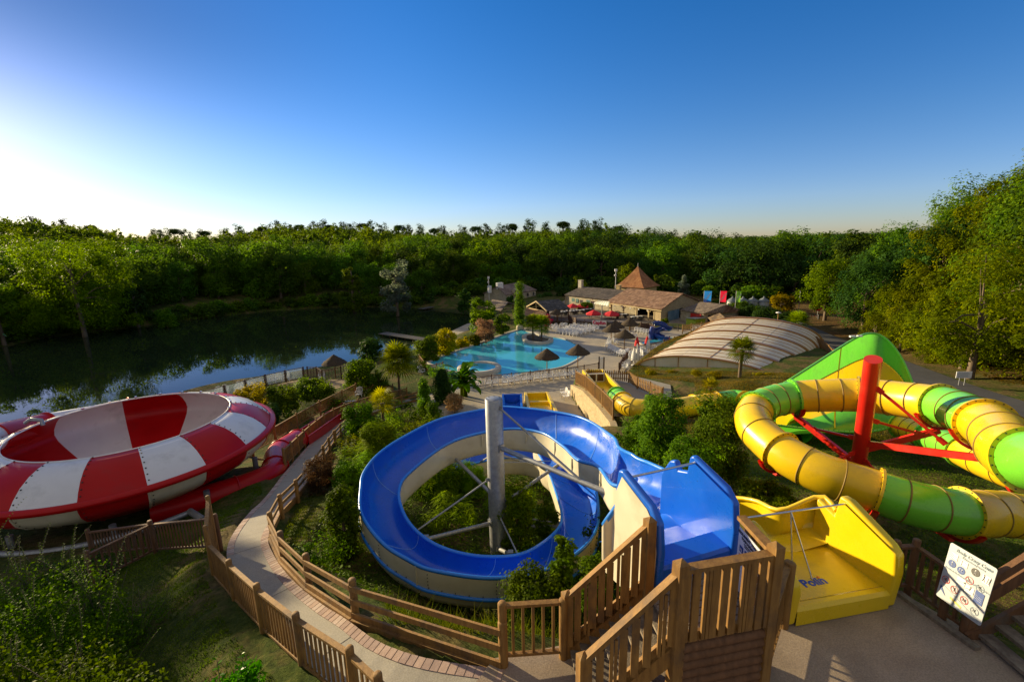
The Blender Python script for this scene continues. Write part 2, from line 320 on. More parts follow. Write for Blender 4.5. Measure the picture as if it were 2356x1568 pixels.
def ground(x, y):
    x = np.asarray(x, float); y = np.asarray(y, float)
    shp = x.shape; xf, yf = x.ravel(), y.ravel(); z = np.empty(xf.shape)
    for s in range(0, len(xf), 4000):
        a, b = xf[s:s+4000, None], yf[s:s+4000, None]
        d2 = (a-CT[:, 0])**2+(b-CT[:, 1])**2
        rr = np.hypot(a, b)*.05+.35
        w = 1/(d2+rr*rr)**1.75
        z[s:s+4000] = (w*CT[:, 2]).sum(1)/w.sum(1)
    z += .06*vnoise(xf, yf, 1.5, 1)*np.clip((np.hypot(xf, yf)-5)/10, 0, 1)
    th, rr = np.arctan2(xf, yf), np.hypot(xf, yf)
    r0 = np.interp(th, np.radians([-70, -50, -28, -12, 5, 20, 32, 45]), [118, 122, 128, 124, 140, 150, 150, 150])
    r1, z1 = np.interp(th, _rt[:, 0], _rt[:, 1]), np.interp(th, _rt[:, 0], _rt[:, 2])
    s_ = np.clip((rr-r0)/(r1-r0), 0, 1); hz = .8+(z1-.8)*(.75*s_+.25*np.sin(s_*3.1416/2)+.06*np.sin(s_*9.4)) - np.clip((rr-r1)*.08, 0, 25)
    k = sstep(0, 12, rr-r0)*(1-sstep(R(40), R(48), th))*sstep(R(-85), R(-72), th)
    z = z*(1-k)+hz*k + .9*vnoise(xf, yf, 30, 3)*k
    # lake basin
    ins = in_poly(xf, yf, LAKE); d = d_poly(xf, yf, LAKE)
    z = np.where(ins, np.minimum(z, LAKE_Z-.1-np.minimum(1.4, d*.35)), np.where(d < 6, (LAKE_Z+.05)*(1-sstep(0, 6, d))+np.maximum(z, LAKE_Z+.3)*sstep(0, 6, d), np.maximum(z, LAKE_Z+.3)))
    # decks, slabs, path, road: the soil lies just under them
    for poly, lv in ((TERR, 0), (DECK, 0), (TUBPAD, 1.9), (CONC, 7.4)):
        ins = in_poly(xf, yf, poly); d = d_poly(xf, yf, poly); k = np.where(ins, 1, 1-sstep(0, .7, d))
        z = z*(1-k)+(lv-.12)*k
    px = np.array([(p.x, p.y, p.z) for p in pathc])
    near = (xf > -16) & (xf < 3) & (yf > 3) & (yf < 46)
    idx = np.where(near)[0]
    if len(idx):
        dd = np.hypot(xf[idx, None]-px[:, 0], yf[idx, None]-px[:, 1]); j = dd.argmin(1); dm = dd[np.arange(len(idx)), j]
        k = 1-sstep(1.0, 2.2, dm); z[idx] = z[idx]*(1-k)+(px[j, 2]-.10)*k
    d = d_poly(xf, yf, ROADC, False); k = 1-sstep(2.6, 5, d)
    rz = np.interp(yf, [-10, 10, 22, 31, 38, 45, 52, 62, 120], [4.4, 3.6, 3.0, 2.3, 1.6, 1.0, .5, .2, .1])
    z = z*(1-k)+(rz-.06)*k
    return z.reshape(shp)
def gz(x, y): return float(ground(np.array([x]), np.array([y]))[0])
# terrain sheet: polar grid about the viewpoint
th = np.concatenate([np.linspace(-180, -62, 40, endpoint=False), np.linspace(-62, 62, 300), np.linspace(62, 180, 41)[1:-1]])
rad = [0.6]
while rad[-1] < 60: rad.append(rad[-1]*1.022+.06)
while rad[-1] < 3200: rad.append(rad[-1]*1.045)
rad = np.array(rad); TT, RR = np.meshgrid(np.radians(th), rad)
gx, gy = RR*np.sin(TT), RR*np.cos(TT); gzv = ground(gx, gy)
far = sstep(420, 1500, RR); gzv = gzv*(1-far)+far*(3+7*vnoise(gx, gy, 500, 2))
na, nr = len(th), len(rad)
b = MB(); b.v = [tuple(p) for p in np.stack([gx.ravel(), gy.ravel(), gzv.ravel()], 1)]
b.v.append((0, 0, float(gzv[0].mean())))
for i in range(nr-1):
    for j in range(na):
        j2 = (j+1) % na; b.f.append((i*na+j, i*na+j2, (i+1)*na+j2, (i+1)*na+j))
for j in range(na): b.f.append((nr*na, (j+1) % na, j))
b.mi = [0]*len(b.f); b.sm = [True]*len(b.f)
def ground_mat():
    m, nt, bs = newmat('garden_soil_and_grass')
    v = coord(nt)
    fine = noise(nt, 5, 6, v, .7); mid = noise(nt, .55, 5, v, .65); big = noise(nt, .11, 4, v)
    grass = ramp(nt, fine, [(.30, (.018, .035, .006)), (.52, (.06, .085, .014)), (.72, (.13, .14, .03))])
    dry = ramp(nt, fine, [(.3, (.06, .045, .018)), (.6, (.17, .125, .05)), (.8, (.25, .19, .09))])
    f = ramp(nt, mid, [(.46, (0, 0, 0)), (.60, (1, 1, 1))])
    c = mix(nt, f, grass, dry)
    sx = nt.nodes.new('ShaderNodeSeparateXYZ'); nt.links.new(v, sx.inputs[0])
    # leaf litter under the trees on the right bank, dark forest floor far away
    mr = nn(nt, 'ShaderNodeMapRange'); nt.links.new(sx.outputs['X'], mr.inputs[0]); mr.inputs[1].default_value = 38; mr.inputs[2].default_value = 46
    litter = ramp(nt, fine, [(.35, (.05, .025, .012)), (.55, (.17, .085, .03)), (.75, (.26, .17, .06))])
    f2 = ramp(nt, mid, [(.35, (1, 1, 1)), (.62, (.35, .35, .35))])
    mm = nt.nodes.new('ShaderNodeMath'); mm.operation = 'MULTIPLY'; nt.links.new(mr.outputs[0], mm.inputs[0]); nt.links.new(f2, mm.inputs[1])
    c = mix(nt, mm.outputs[0], c, litter)
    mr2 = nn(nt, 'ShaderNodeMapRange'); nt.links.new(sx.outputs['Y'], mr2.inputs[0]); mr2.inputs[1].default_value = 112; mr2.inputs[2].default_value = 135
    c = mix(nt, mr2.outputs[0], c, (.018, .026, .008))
    nt.links.new(c, bs.inputs['Base Color']); bs.inputs['Roughness'].default_value = .95; bs.inputs['Specular IOR Level'].default_value = .1
    bump(nt, bs, noise(nt, 14, 6, v, .75), .9, .08)
    return m
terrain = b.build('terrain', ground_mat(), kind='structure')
# lake
def water_mat(name, deep, shallow, rough, wsc, st):
    m, nt, bs = newmat(name)
    v = coord(nt)
    c = ramp(nt, noise(nt, .05, 3, v), [(.3, deep), (.7, shallow)])
    nt.links.new(c, bs.inputs['Base Color']); bs.inputs['Roughness'].default_value = rough; bs.inputs['IOR'].default_value = 1.33
    bs.inputs['Specular IOR Level'].default_value = .5
    a = noise(nt, wsc, 3, vscale(nt, v, (1, 1.6, 1)), .5); b2 = noise(nt, wsc*.12, 3, v)
    q = nt.nodes.new('ShaderNodeMath'); q.operation = 'MULTIPLY'; nt.links.new(a, q.inputs[0]); nt.links.new(ramp(nt, b2, [(.42, (.12, .12, .12)), (.66, (1, 1, 1))]), q.inputs[1])
    bump(nt, bs, q.outputs[0], st, .05)
    return m
b = MB(); b.poly([(x, y, LAKE_Z) for x, y in [(-400, -60), (-48, -60), (-3, 40), (-3, 112), (-20, 125), (-95, 125), (-400, 120)]])
b.build('lake', water_mat('lake_water', (.012, .022, .010), (.02, .032, .014), .015, 1.1, .10), kind='structure')
# path ribbon, brick edging, pool deck
def ribbon(bld, A, B, dz, mi=0, thick=0):
    rows = [[Vector((a.x, a.y, a.z+dz)), Vector((b_.x, b_.y, b_.z+dz))] for a, b_ in zip(A, B)]
    bld.loft(rows, mi, False)
def concrete(name, c1, c2, c3, sc=.8, joints=0):
    m, nt, bs = newmat(name); v = coord(nt)
    f = noise(nt, sc, 6, v, .65); g = noise(nt, 40, 3, v, .7); st = noise(nt, sc*.35, 5, v, .6, 1.0)
    c = ramp(nt, f, [(.3, c1), (.7, c2)])
    c = mix(nt, ramp(nt, st, [(.48, (0, 0, 0)), (.72, (.75, .75, .75))]), c, c3)
    c = mix(nt, ramp(nt, g, [(.40, (.45, .45, .45)), (.62, (0, 0, 0))]), c, tuple(x*.45 for x in c1))
    nt.links.new(c, bs.inputs['Base Color']); bs.inputs['Roughness'].default_value = .85; bs.inputs['Specular IOR Level'].default_value = .25
    bump(nt, bs, g, .35, .012); return m
M['path'] = concrete('pale_concrete', (.36, .33, .28), (.44, .40, .33), (.27, .25, .22))
M['grit'] = concrete('pinkish_gritty_concrete', (.33, .255, .19), (.45, .355, .265), (.22, .175, .135), 1.6)
M['deckpave'] = concrete('sandstone_paving', (.44, .37, .26), (.55, .46, .32), (.34, .29, .21), .6)
b = MB(); ribbon(b, PLs, PRs, .0); path = b.build('footpath', M['path'], kind='structure')
PRin = [p + (q-p).normalized()*.20 for p, q in zip(PRs, PLs)]
PLin = [q + (p-q).normalized()*.18 for p, q in zip(PRs, PLs)]
def brick_edge(name, A, B, i0, i1):
    b = MB(); A, B = A[i0:i1], B[i0:i1]
    n = int(plen(A)/.15); A2, B2 = resample(A, n+1), resample(B, n+1)
    for i in range(n):
        g = .06
        a0, a1 = A2[i].lerp(A2[i+1], g), A2[i].lerp(A2[i+1], 1-g); b0, b1 = B2[i].lerp(B2[i+1], g), B2[i].lerp(B2[i+1], 1-g)
        z = Vector((0, 0, .012+rnd.uniform(-.003, .004)))
        b.slab([a0+z, a1+z, b1+z, b0+z] if True else 0, .03, rnd.randrange(3))
    mats = [pm('brick_rose', (.36, .25, .20), (.46, .33, .27), 9, .9, .3), pm('brick_pale', (.42, .32, .27), (.52, .41, .35), 9, .9, .3), pm('brick_dark', (.30, .21, .18), (.38, .27, .23), 9, .9, .3)]
    return b.build(name, mats, kind='structure')
brick_edge('path_edging', PRs, PRin, 0, 50)
brick_edge('path_edging', PLin, PLs, 22, 60)
b = MB()
for i in (7, 14, 22, 31, 40, 50):     # expansion joints cut across the path
    a, c = PRin[i], PLin[i]; t = (PRs[i+1]-PRs[i]).normalized()*.009; z = Vector((0, 0, .004))
    b.poly([a-t+z, a+t+z, c+t+z, c-t+z])
b.build('path_joint', pm('dark_path_joint', (.07, .065, .06), (.10, .09, .08), 4, .9, 0), kind='structure')  # thin dark strips laid along the joints
def sheet_with_hole(name, outer, hole, z, mat, zh=None):
    import bmesh
    bm = bmesh.new(); es = []
    for lp in ([outer, hole] if hole else [outer]):
        vs = [bm.verts.new((p[0], p[1], z)) for p in lp]
        es += [bm.edges.new((vs[i], vs[(i+1) % len(vs)])) for i in range(len(vs))]
    bmesh.ops.triangle_fill(bm, edges=es, use_beauty=True)
    for f in bm.faces:
        if f.normal.z < 0: f.normal_flip()
    me = bpy.data.meshes.new(name); bm.to_mesh(me); bm.free(); me.materials.append(mat)
    o = bpy.data.objects.new(name, me); COL.objects.link(o); o['kind'] = 'structure'; ORG[o.name] = Vector(); return o
def smooth2(poly, n=4): return [V2(p) for p in catmull([(x, y, 0) for x, y in poly], n, True)]
POOLS = smooth2(POOL[:14], 4)[:-4] + POOL[13:15] + smooth2(POOL, 4)[15*4:]
def paving_mat():
    m, nt, bs = newmat('pool_deck_slabs'); v = coord(nt)
    br = nn(nt, 'ShaderNodeTexBrick', Scale=1.0); br.inputs['Color1'].default_value = rgba((.50, .42, .29)); br.inputs['Color2'].default_value = rgba((.42, .35, .25)); br.inputs['Mortar'].default_value = rgba((.30, .25, .18))
    br.inputs['Brick Width'].default_value = 1.0; br.inputs['Row Height'].default_value = .6; br.inputs['Mortar Size'].default_value = .012
    nt.links.new(v, br.inputs['Vector'])
    st = noise(nt, .5, 6, v, .6, .8); wet = noise(nt, .16, 4, v, .5)
    c = mix(nt, ramp(nt, st, [(.42, (0, 0, 0)), (.7, (.7, .7, .7))]), br.outputs['Color'], (.33, .30, .24))
    c = mix(nt, ramp(nt, wet, [(.5, (0, 0, 0)), (.62, (.5, .5, .5))]), c, (.27, .26, .23))
    nt.links.new(c, bs.inputs['Base Color']); bs.inputs['Roughness'].default_value = .7; bump(nt, bs, noise(nt, 12, 4, v), .1)
    return m
M['paving'] = paving_mat()
sheet_with_hole('pool_deck', DECK, POOLS, 0.0, M['paving'])
sheet_with_hole('landing_slab', TUBPAD, None, 1.9, M['path'])
sheet_with_hole('platform_slab', CONC, None, 7.404, M['grit'])
# pool: basin and water
b = MB(); n = len(POOLS)
b.loft([[Vector((x, y, z)) for x, y in POOLS] for z in (0.0, -.35)], 0, False, closed=True)
b.build('pool_basin', pm('pool_wall', (.35, .55, .60), (.45, .66, .70), 2, .4, 0), kind='structure')
def pool_mat():
    m, nt, bs = newmat('pool_water'); v = coord(nt)
    c = ramp(nt, noise(nt, .12, 3, v), [(.3, (.05, .42, .58)), (.7, (.085, .52, .68))])
    nt.links.new(c, bs.inputs['Base Color']); bs.inputs['Roughness'].default_value = .03; bs.inputs['IOR'].default_value = 1.33; bs.inputs['Specular IOR Level'].default_value = .6
    bump(nt, bs, noise(nt, 1.6, 4, vscale(nt, v, (1, 1.5, 1)), .55), .10, .06); return m
M['poolwater'] = pool_mat()
sheet_with_hole('pool_water', POOLS, None, -.06, M['poolwater'])
# terrace in front of the restaurant, a hand's breadth above the pool deck
TERR = [V2(P(x, y, 0)) for x, y in [(1272,738),(1500,746),(1640,752),(1770,748),(1820,728),(1700,705),(1300,690),(1240,715)]]
sheet_with_hole('terrace', TERR, None, .02, concrete('stone_terrace', (.25, .21, .17), (.36, .30, .24), (.18, .15, .12), 1.2))
# beach
sheet_with_hole('beach', [(-6.5, 76), (-4.6, 84), (-6, 90), (-8.6, 86), (-11.5, 76), (-15, 66.5), (-12, 64)], None, -1.05, pm('sand', (.34, .29, .21), (.44, .38, .28), 2, .95, .2))
# road
b = MB(); rc = catmull([(x, y, 0) for x, y in ROADC], 8)
rz = lambda y: float(np.interp(y, [-10, 10, 22, 31, 38, 45, 52, 62, 120], [4.4, 3.6, 3.0, 2.3, 1.6, 1.0, .5, .2, .1]))
for p in rc: p.z = rz(p.y)
rl, rr_ = offset_line(rc, -2.1), offset_line(rc, 2.1)
ribbon(b, rl, rr_, .03)
ROADM = concrete('asphalt', (.075, .075, .08), (.115, .11, .11), (.06, .06, .065), .7)
b.build('road', ROADM, kind='structure')
b = MB()
for e0, e1 in ((offset_line(rc, 2.12), offset_line(rc, 2.4)),):
    for i in range(len(e0)-1):
        q = [p+Vector((0, 0, .10)) for p in (e0[i], e0[i+1], e1[i+1], e1[i])]
        b.slab([q[3], q[2], q[1], q[0]], .2)
b.build('kerb', pm('kerb_stone', (.33, .31, .27), (.42, .40, .35), 3, .85, .2), kind='structure')
# ================================================================ WATER SLIDES
def dn(p, d): return Vector((p.x, p.y, p.z-d))
def flume_section(O, I, depth, ex=2.6, n=11):
    """U shaped row from outer rim O to inner rim I"""
    row = []
    for k in range(n):
        t = k/(n-1); e = 1-abs(2*t-1)**ex
        p = O.lerp(I, .5-.5*math.cos(math.pi*t)); row.append(Vector((p.x, p.y, p.z)) - Vector((0, 0, depth*e)))
    return row
def channel(root, name, O, I, depth, inner, outer, lip, seam, nseg, th=.05, seams=(), under=True, flat=0, udeep=.28):
    N = nseg; O, I = resample(O, N), resample(I, N)
    dep = depth if callable(depth) else (lambda t: depth)
    rows = [flume_section(O[i], I[i], dep(i/(N-1)), 2.8+flat*max(0, 1-i/(N*.35)), 17) for i in range(N)]
    b = MB(); b.loft(rows, 0, True)
    for s_ in seams:
        i = int(s_*(N-1)); b.tube([p+Vector((0, 0, .006)) for p in rows[i]], .011, 5, caps=False, mi=1)
    ch = b.build(name, [inner, seam], root)
    if under:
        b = MB(); rows2 = []
        for i in range(N):
            c = (O[i]+I[i])/2; urow = flume_section(O[i], I[i], dep(i/(N-1))+udeep, 5.0+flat*max(0, 1-i/(N*.35)), 17)
            rows2.append([p + (Vector((p.x-c.x, p.y-c.y, 0)).normalized()*th if (Vector((p.x-c.x, p.y-c.y, 0)).length > .02) else Vector()) - Vector((0, 0, th*1.2)) for p in urow])
            rows2[-1][0].z = O[i].z-.03; rows2[-1][-1].z = I[i].z-.03
        b.loft([r[::-1] for r in rows2], 0, True)
        b.build('underside', outer, root)
    for e_ in (O, I):
        b = MB(); b.tube(e_, .052, 8); b.build('rim', lip, root)
    return O, I, rows
M['pale_seam'] = pm('pale_joint', (.20, .45, .85), (.30, .55, .9), 4, .5, 0)
# ---- blue flume
outp = [(1455,1046,8.45),(1425,1030,8.25),(1405,1001,7.95),(1322,956,7.6),(1177,936,7.25),(1118,941,7.1),(1015,963,6.9),(930,1004,6.75),(873,1042,6.65),(838,1085,6.52),(830,1123,6.4),(832,1182,6.25),(880,1248,6.1),(940,1287,6.0),(996,1311,5.9),(1128,1329,5.7),(1243,1314,5.5),(1336,1265,5.3),(1375,1205,5.1),(1372,1129,4.9),(1359,1113,4.8),(1303,1057,4.5)]
innp = [(1445,1116,8.25),(1408,1113,7.95),(1375,1072,7.7),(1329,1057,7.45),(1293,1024,7.2),(1243,994,7),(1161,987,6.8),(1042,1015,6.5),(946,1083,6.2),(918,1129,6.1),(933,1189,5.9),(979,1238,5.7),(1045,1268,5.5),(1128,1280,5.35),(1210,1270,5.2),(1276,1225,5),(1293,1189,4.8),(1283,1143,4.7),(1260,1080,4.5),(1227,1024,4.2)]
Opts, Ipts = [P(*q) for q in outp], [P(*q) for q in innp]
# lower run: under the upper channel, once more round at a lower level, then out to the splash deck
cx0, cy0 = -.9, 16.6
low = []
for a, rr_, z in [(20, 3.5, 4.0), (50, 4.4, 3.8), (80, 4.9, 3.6), (115, 4.6, 3.4), (150, 3.8, 3.2), (190, 3.2, 3.0), (230, 3.1, 2.75), (270, 3.1, 2.55), (310, 3.3, 2.35), (345, 3.6, 2.15)]:
    low.append((a, rr_, z))
lowO = [Vector((cx0+(r_+.68)*math.cos(R(a)), cy0+(r_+.68)*math.sin(R(a)), z+.25)) for a, r_, z in low]
lowI = [Vector((cx0+(r_-.62)*math.cos(R(a)), cy0+(r_-.62)*math.sin(R(a)), z)) for a, r_, z in low]
exO = [Vector((3.4, 18.4, 2.2)), Vector((3.2, 22, 1.7)), Vector((1.4, 28, 1.1)), Vector((.75, 34, .75)), Vector((.6, 38.0, .7))]
exI = [Vector((2.1, 18.2, 2.0)), Vector((1.8, 22, 1.55)), Vector((0.1, 28, 1.05)), Vector((-.65, 34, .75)), Vector((-.8, 38.0, .7))]
Ocv = catmull(Opts+[Vector((2.3, 19.6, 4.45))]+lowO[1:]+exO, 8); Icv = catmull(Ipts[:-1]+[Vector((1.15, 18.8, 4.25))]+lowI[1:]+exI, 8)
blue = thing('blue_water_slide', 'open blue spiral water slide with cream underside wound round a grey steel mast', 'water slide', (-.65, 14.2, 3.1))
nO = len(Opts)
Oc, Ic = catmull(Opts, 10), catmull(Ipts, 10)
def bdepth(t): return .62+.30*math.sin(math.pi*min(1, max(0, t)))
channel(blue, 'channel', Oc, Ic, lambda t: .60 if t < .08 else .60+.12*min(1, (t-.08)*6), M['blue'], M['cream'], M['blue_lip'], M['pale_seam'], 190, .06, seams=(.045, .11, .19, .28, .37, .46, .55, .63, .71, .79, .87, .95))
channel(blue, 'lower_channel', catmull([Opts[-2], Opts[-1]]+lowO[1:]+exO, 8), catmull([Ipts[-2], Vector((1.15, 18.8, 4.25))]+lowI[1:]+exI, 8), lambda t: .735-.18*min(1, t*4), M['blue'], M['cream'], M['blue_lip'], M['pale_seam'], 130, .06, seams=(.1, .2, .3, .4, .5, .6, .7, .8, .9))
# blue flange band and bolts on the outside of the lit shell
b = MB(); OO = resample(Oc, 190); II = resample(Ic, 190); band = []
for i in range(60, 168):
    o = (OO[i]-II[i]); o.z = 0; o.normalize(); band.append(OO[i]+o*.045-Vector((0, 0, .62)))
b.tube(band, .055, 6)
for i in range(66, 166, 2):
    o = (OO[i]-II[i]); o.z = 0; o.normalize(); c = OO[i]+o*.06-Vector((0, 0, .52)); b.box(c, (.022, .022, .022), mi=1)
    if i % 10 == 0:
        for q in (.12, .22, .32, .42): b.box(OO[i]+o*.07-Vector((0, 0, q)), (.02, .02, .02), mi=1)
b.build('flange_band', [M['blue_lip'], M['bolt']], blue)
for i in range(64, 168, 18):
    b = MB(); o = (OO[i]-II[i]); o.z = 0; o.normalize(); b.tube([OO[i]+o*(.055-.5*max(0, q-.55)**1.5)-Vector((0, 0, .02+q)) for q in (0, .2, .4, .6, .75, .9)], .025, 5); b.build('flange', M['cream'], blue)
for i in range(0, 62, 12):
    b = MB(); o = (II[i]-OO[i]); o.z = 0; o.normalize(); b.tube([II[i]+o*(.085)-Vector((0, 0, .05)), II[i]+o*.10-Vector((0, 0, .3)), II[i]+o*.02-Vector((0, 0, .55)), II[i]-o*.25-Vector((0, 0, .72))], .03, 5); b.build('flange', M['cream'], blue)
# inside skirt (cream) visible under the inner rim on the far side
mast_top = 9.0
b = MB(); b.lathe((-.64, 14.2, 0), [(.29, 2.6), (.29, mast_top), (.28, mast_top+.01), (0, mast_top+.012)], 28)
for i in range(8): b.box((-.64+.24*math.cos(i*.785), 14.2+.24*math.sin(i*.785), mast_top+.015), (.03, .03, .02))
b.build('mast', M['galv'], blue)
mx, my = -.64, 14.2
def arm(z, tgt, w=.10, name='support_arm', hang=None):
    b = MB(); a = Vector((mx, my, z)); t = Vector(tgt); d = (t-a); dh = Vector((d.x, d.y, 0)).normalized()
    s0 = a+dh*.28
    b.tube([s0, t], w/2, 10); b.beam(s0-dh*.02, s0+dh*.05, .22, .26)
    b.box(t+Vector((0, 0, .05)), (.16, .16, .14))
    return b.build(name, M['galv'], blue)
def brace(z, tgt, r=.028):
    b = MB(); a = Vector((mx, my, z)); t = Vector(tgt); dh = Vector((t.x-mx, t.y-my, 0)).normalized()
    b.tube([a+dh*.28, t], r, 8); b.beam(a+dh*.27, a+dh*.40, .03, .12); return b.build('brace_rod', M['galv'], blue)
arm(7.35, P(1408,1137,7.35), .16); brace(8.75, P(1352,1118,7.3), .035)
arm(5.4, P(1046,1052,5.75), .13); brace(6.9, P(1105,1062,5.9)); brace(5.35, P(1053,1061,5.6))
arm(4.55, P(980,1240,5.0), .14); brace(6.2, P(962,1218,5.3), .03)
arm(4.3, P(1288,1210,4.25), .13); brace(4.75, P(1290,1203,4.45))
arm(3.6, P(1175,1275,4.7), .13); brace(4.9, P(1190,1272,4.8))
brace(6.6, P(1265,1060,4.1), .03); brace(6.9, P(1240,1070,3.9), .04); arm(5.2, P(1300,1058,6.4), .12)
for q in ((1.7, 21.5, 3.9), (-3.9, 19.6, 3.0)):
    b = MB(); b.tube([(q[0], q[1], 1.0), q], .12, 12); b.build('post', M['galv'], blue)
# entry tub on the wooden platform: two tall side panels, seat step and S shaped first metre
def panel(poly3, th, mat, name, root, dirv, bev=.05):
    b = MB(); q = [Vector(p) for p in poly3]; o = Vector(dirv)*th; n = len(q)
    b.add([p for p in q]+[p+o for p in q], [tuple(range(n)), tuple(range(n, 2*n))[::-1]]+[(i, n+i, n+(i+1) % n, (i+1) % n) for i in range(n)])
    import bmesh
    ob = b.build(name, mat, root); bm = bmesh.new(); bm.from_mesh(ob.data); bmesh.ops.recalc_face_normals(bm, faces=bm.faces); bm.to_mesh(ob.data); bm.free()
    md = ob.modifiers.new('bevel', 'BEVEL'); md.width = bev; md.segments = 4; md.limit_method = 'ANGLE'
    for p in ob.data.polygons: p.use_smooth = True
    wn = ob.modifiers.new('wn', 'WEIGHTED_NORMAL'); return ob
# local frame of the blue tub: front edge from A to B, running back along bd
A = P(1510,1358,8.9); B = P(1694,1294,8.9); ft = (B-A); fw = ft.length; ftn = ft.normalized()
bd = Vector((-ftn.y, ftn.x, 0))
def tubpt(org, u, v, z): return org + ftn*u + bd*v + Vector((0, 0, z-org.z))
TW = 1.36
def tub_side(u, name, mirror):
    prof = [(0, 8.9), (.06, 9.75), (.28, 10.12), (.95, 10.32), (1.12, 10.27), (1.2, 9.75), (1.62, 9.62), (2.3, 9.0), (2.3, 8.6), (0, 8.6)]
    return panel([tubpt(A, u, v, z) for v, z in prof], .12, M['blue'], name, blue, ftn*(1 if mirror else 1), .05)
FL = Vector((2.07, 5.86, 8.9)); A = FL; B = Vector((3.53, 6.38, 8.9)); ft = B-A; fw = ft.length; ftn = ft.normalized(); bd = Vector((-ftn.y, ftn.x, 0))
def sidepts(u): return [tubpt(A, u, v, z) for v, z in [(0, 8.6), (-.04, 9.5), (.02, 9.95), (.22, 10.14), (.98, 10.34), (1.10, 10.30), (1.16, 9.9), (1.16, 9.2), (1.5, 8.2), (.5, 8.3)]]
panel(sidepts(0), .13, M['blue'], 'entry_side_panel', blue, ftn, .05)
panel([tubpt(A, -.015, v, z) for v, z in [(.06, 8.5), (.02, 9.5), (.10, 9.9), (.28, 10.06), (.95, 10.25), (1.13, 9.85), (1.13, 9.2), (1.4, 8.15), (.5, 8.3)]], .012, M['cream'], 'entry_outer_face', blue, ftn, .002)
right = [(0, 8.6), (-.04, 9.5), (.02, 9.95), (.22, 10.14), (.98, 10.34), (1.06, 10.28), (1.10, 9.98), (1.32, 9.90), (1.42, 10.04), (1.56, 9.98), (1.78, 9.62), (1.78, 8.4), (1.2, 8.5)]
panel([tubpt(A, fw-.13, v, z) for v, z in right], .13, M['blue'], 'entry_side_panel', blue, ftn, .05)
b = MB()
def ulpts(lst): return [[tubpt(A, u, v, z) for u in (.1, fw-.1)] for v, z in lst]
b.loft(ulpts([(.02, 8.6), (.02, 9.15), (.06, 9.2), (.42, 9.22), (.45, 9.20), (.47, 9.0), (.50, 8.97), (1.2, 8.85), (1.8, 8.45)]), 0, False)
b.build('entry_seat', M['blue'], blue)
b = MB()
a0, a1 = tubpt(A, .06, .90, 10.24), tubpt(A, fw-.06, .90, 10.24); b.tube([a0, a1], .022, 10); b.build('grab_bar', M['steel'], blue)
# the S channel from the tub to the ring
sO = catmull([tubpt(A, fw-.06, 1.30, 9.86), tubpt(A, fw-.05, 1.9, 9.3), Vector((3.7, 9.3, 8.75)), P(1552,1085,8.75), P(1496,1063,8.6), P(1455,1046,8.45)], 8)
sI = catmull([tubpt(A, .06, 1.16, 9.45), tubpt(A, .10, 1.45, 8.9), P(1452,1112,8.65), P(1440,1120,8.3), P(1430,1118,8.15), P(1408,1113,7.95)], 8)
sO = catmull([tubpt(A, fw-.05, 1.15, 9.72), tubpt(A, fw-.02, 1.6, 9.62), tubpt(A, fw+.3, 2.15, 9.25), P(1545,1090,8.85), P(1496,1066,8.6), P(1470,1056,8.47), P(1455,1046,8.45)], 8)
sI = catmull([tubpt(A, .06, 1.14, 9.62), tubpt(A, .04, 1.50, 9.05), P(1462,1105,8.8), P(1452,1113,8.5), P(1445,1116,8.25)], 8)
channel(blue, 'start_channel', sO, sI, lambda t: .60+.27*max(0, 1-t*3.5), M['blue'], M['cream'], M['blue_lip'], M['pale_seam'], 40, .06, seams=(.55,), flat=9, udeep=.1)
# run-out box on the splash deck
b = MB(); zt = .95
for x0, x1 in ((-.98, -.8), (.6, .78)): b.prism([(x0, 33.6), (x1, 33.6), (x1, 38.4), (x0, 38.4)], .005, zt)
b.prism([(-.8, 38.2), (.6, 38.2), (.6, 38.4), (-.8, 38.4)], .005, zt-.02)
b.build('run_out', M['blue'], blue, bevel=.04)
# ---- yellow flume with the wide start tub
yel = thing('yellow_water_slide', 'wide yellow water slide whose start tub stands on the concrete platform', 'water slide', (5.7, 6.9, 7.4))
YA, YB = Vector((4.62, 6.62, 7.4)), Vector((6.85, 7.02, 7.4)); yt = (YB-YA).normalized(); yw = (YB-YA).length; yb = Vector((-yt.y, yt.x, 0))
def yp(u, v, z): return YA + yt*u + yb*v + Vector((0, 0, z-7.4))
sd = (-yb*.1 + Vector((0,0,0)))
Ysid = [(0, 7.42), (.05, 8.1), (.12, 8.45), (.95, 8.85), (1.28, 8.9), (1.36, 8.86), (1.42, 8.5), (1.9, 8.75), (2.6, 8.5), (3.1, 8.2), (3.1, 7.6), (1.2, 7.42)]
Ysid = [(0, 7.42), (-.06, 8.15), (-.02, 8.5), (.12, 8.62), (1.0, 8.96), (1.2, 8.96), (1.26, 8.5), (1.7, 8.62), (1.75, 7.6), (.9, 7.42)]
panel([yp(yw-.2, v, z) for v, z in Ysid], .2, M['yellow2'], 'entry_side_panel', yel, yt, .06)
Yleft = [(0, 7.42), (-.06, 8.05), (-.02, 8.25), (.12, 8.36), (1.0, 8.7), (1.2, 8.7), (1.26, 8.4), (1.7, 8.5), (1.75, 7.6), (.9, 7.42)]
panel([yp(0, v, z) for v, z in Yleft], .2, M['yellow2'], 'entry_side_panel', yel, yt, .06)
b = MB()
b.loft([[yp(u, v, z) for u in (.18, yw-.18)] for v, z in [(-.02, 7.42), (-.02, 7.70), (.03, 7.76), (.12, 7.76), (.16, 7.745), (1.1, 7.735), (1.3, 7.72), (2.0, 7.6)]], 0, False)
b.build('entry_floor', M['yellow2'], yel)
b = MB(); b.poly([yp(u, v, 7.768) for u, v in [(.18, .125), (yw-.18, .125), (yw-.18, .133), (.18, .133)]]); b.build('joint_line', M['seam'], yel)
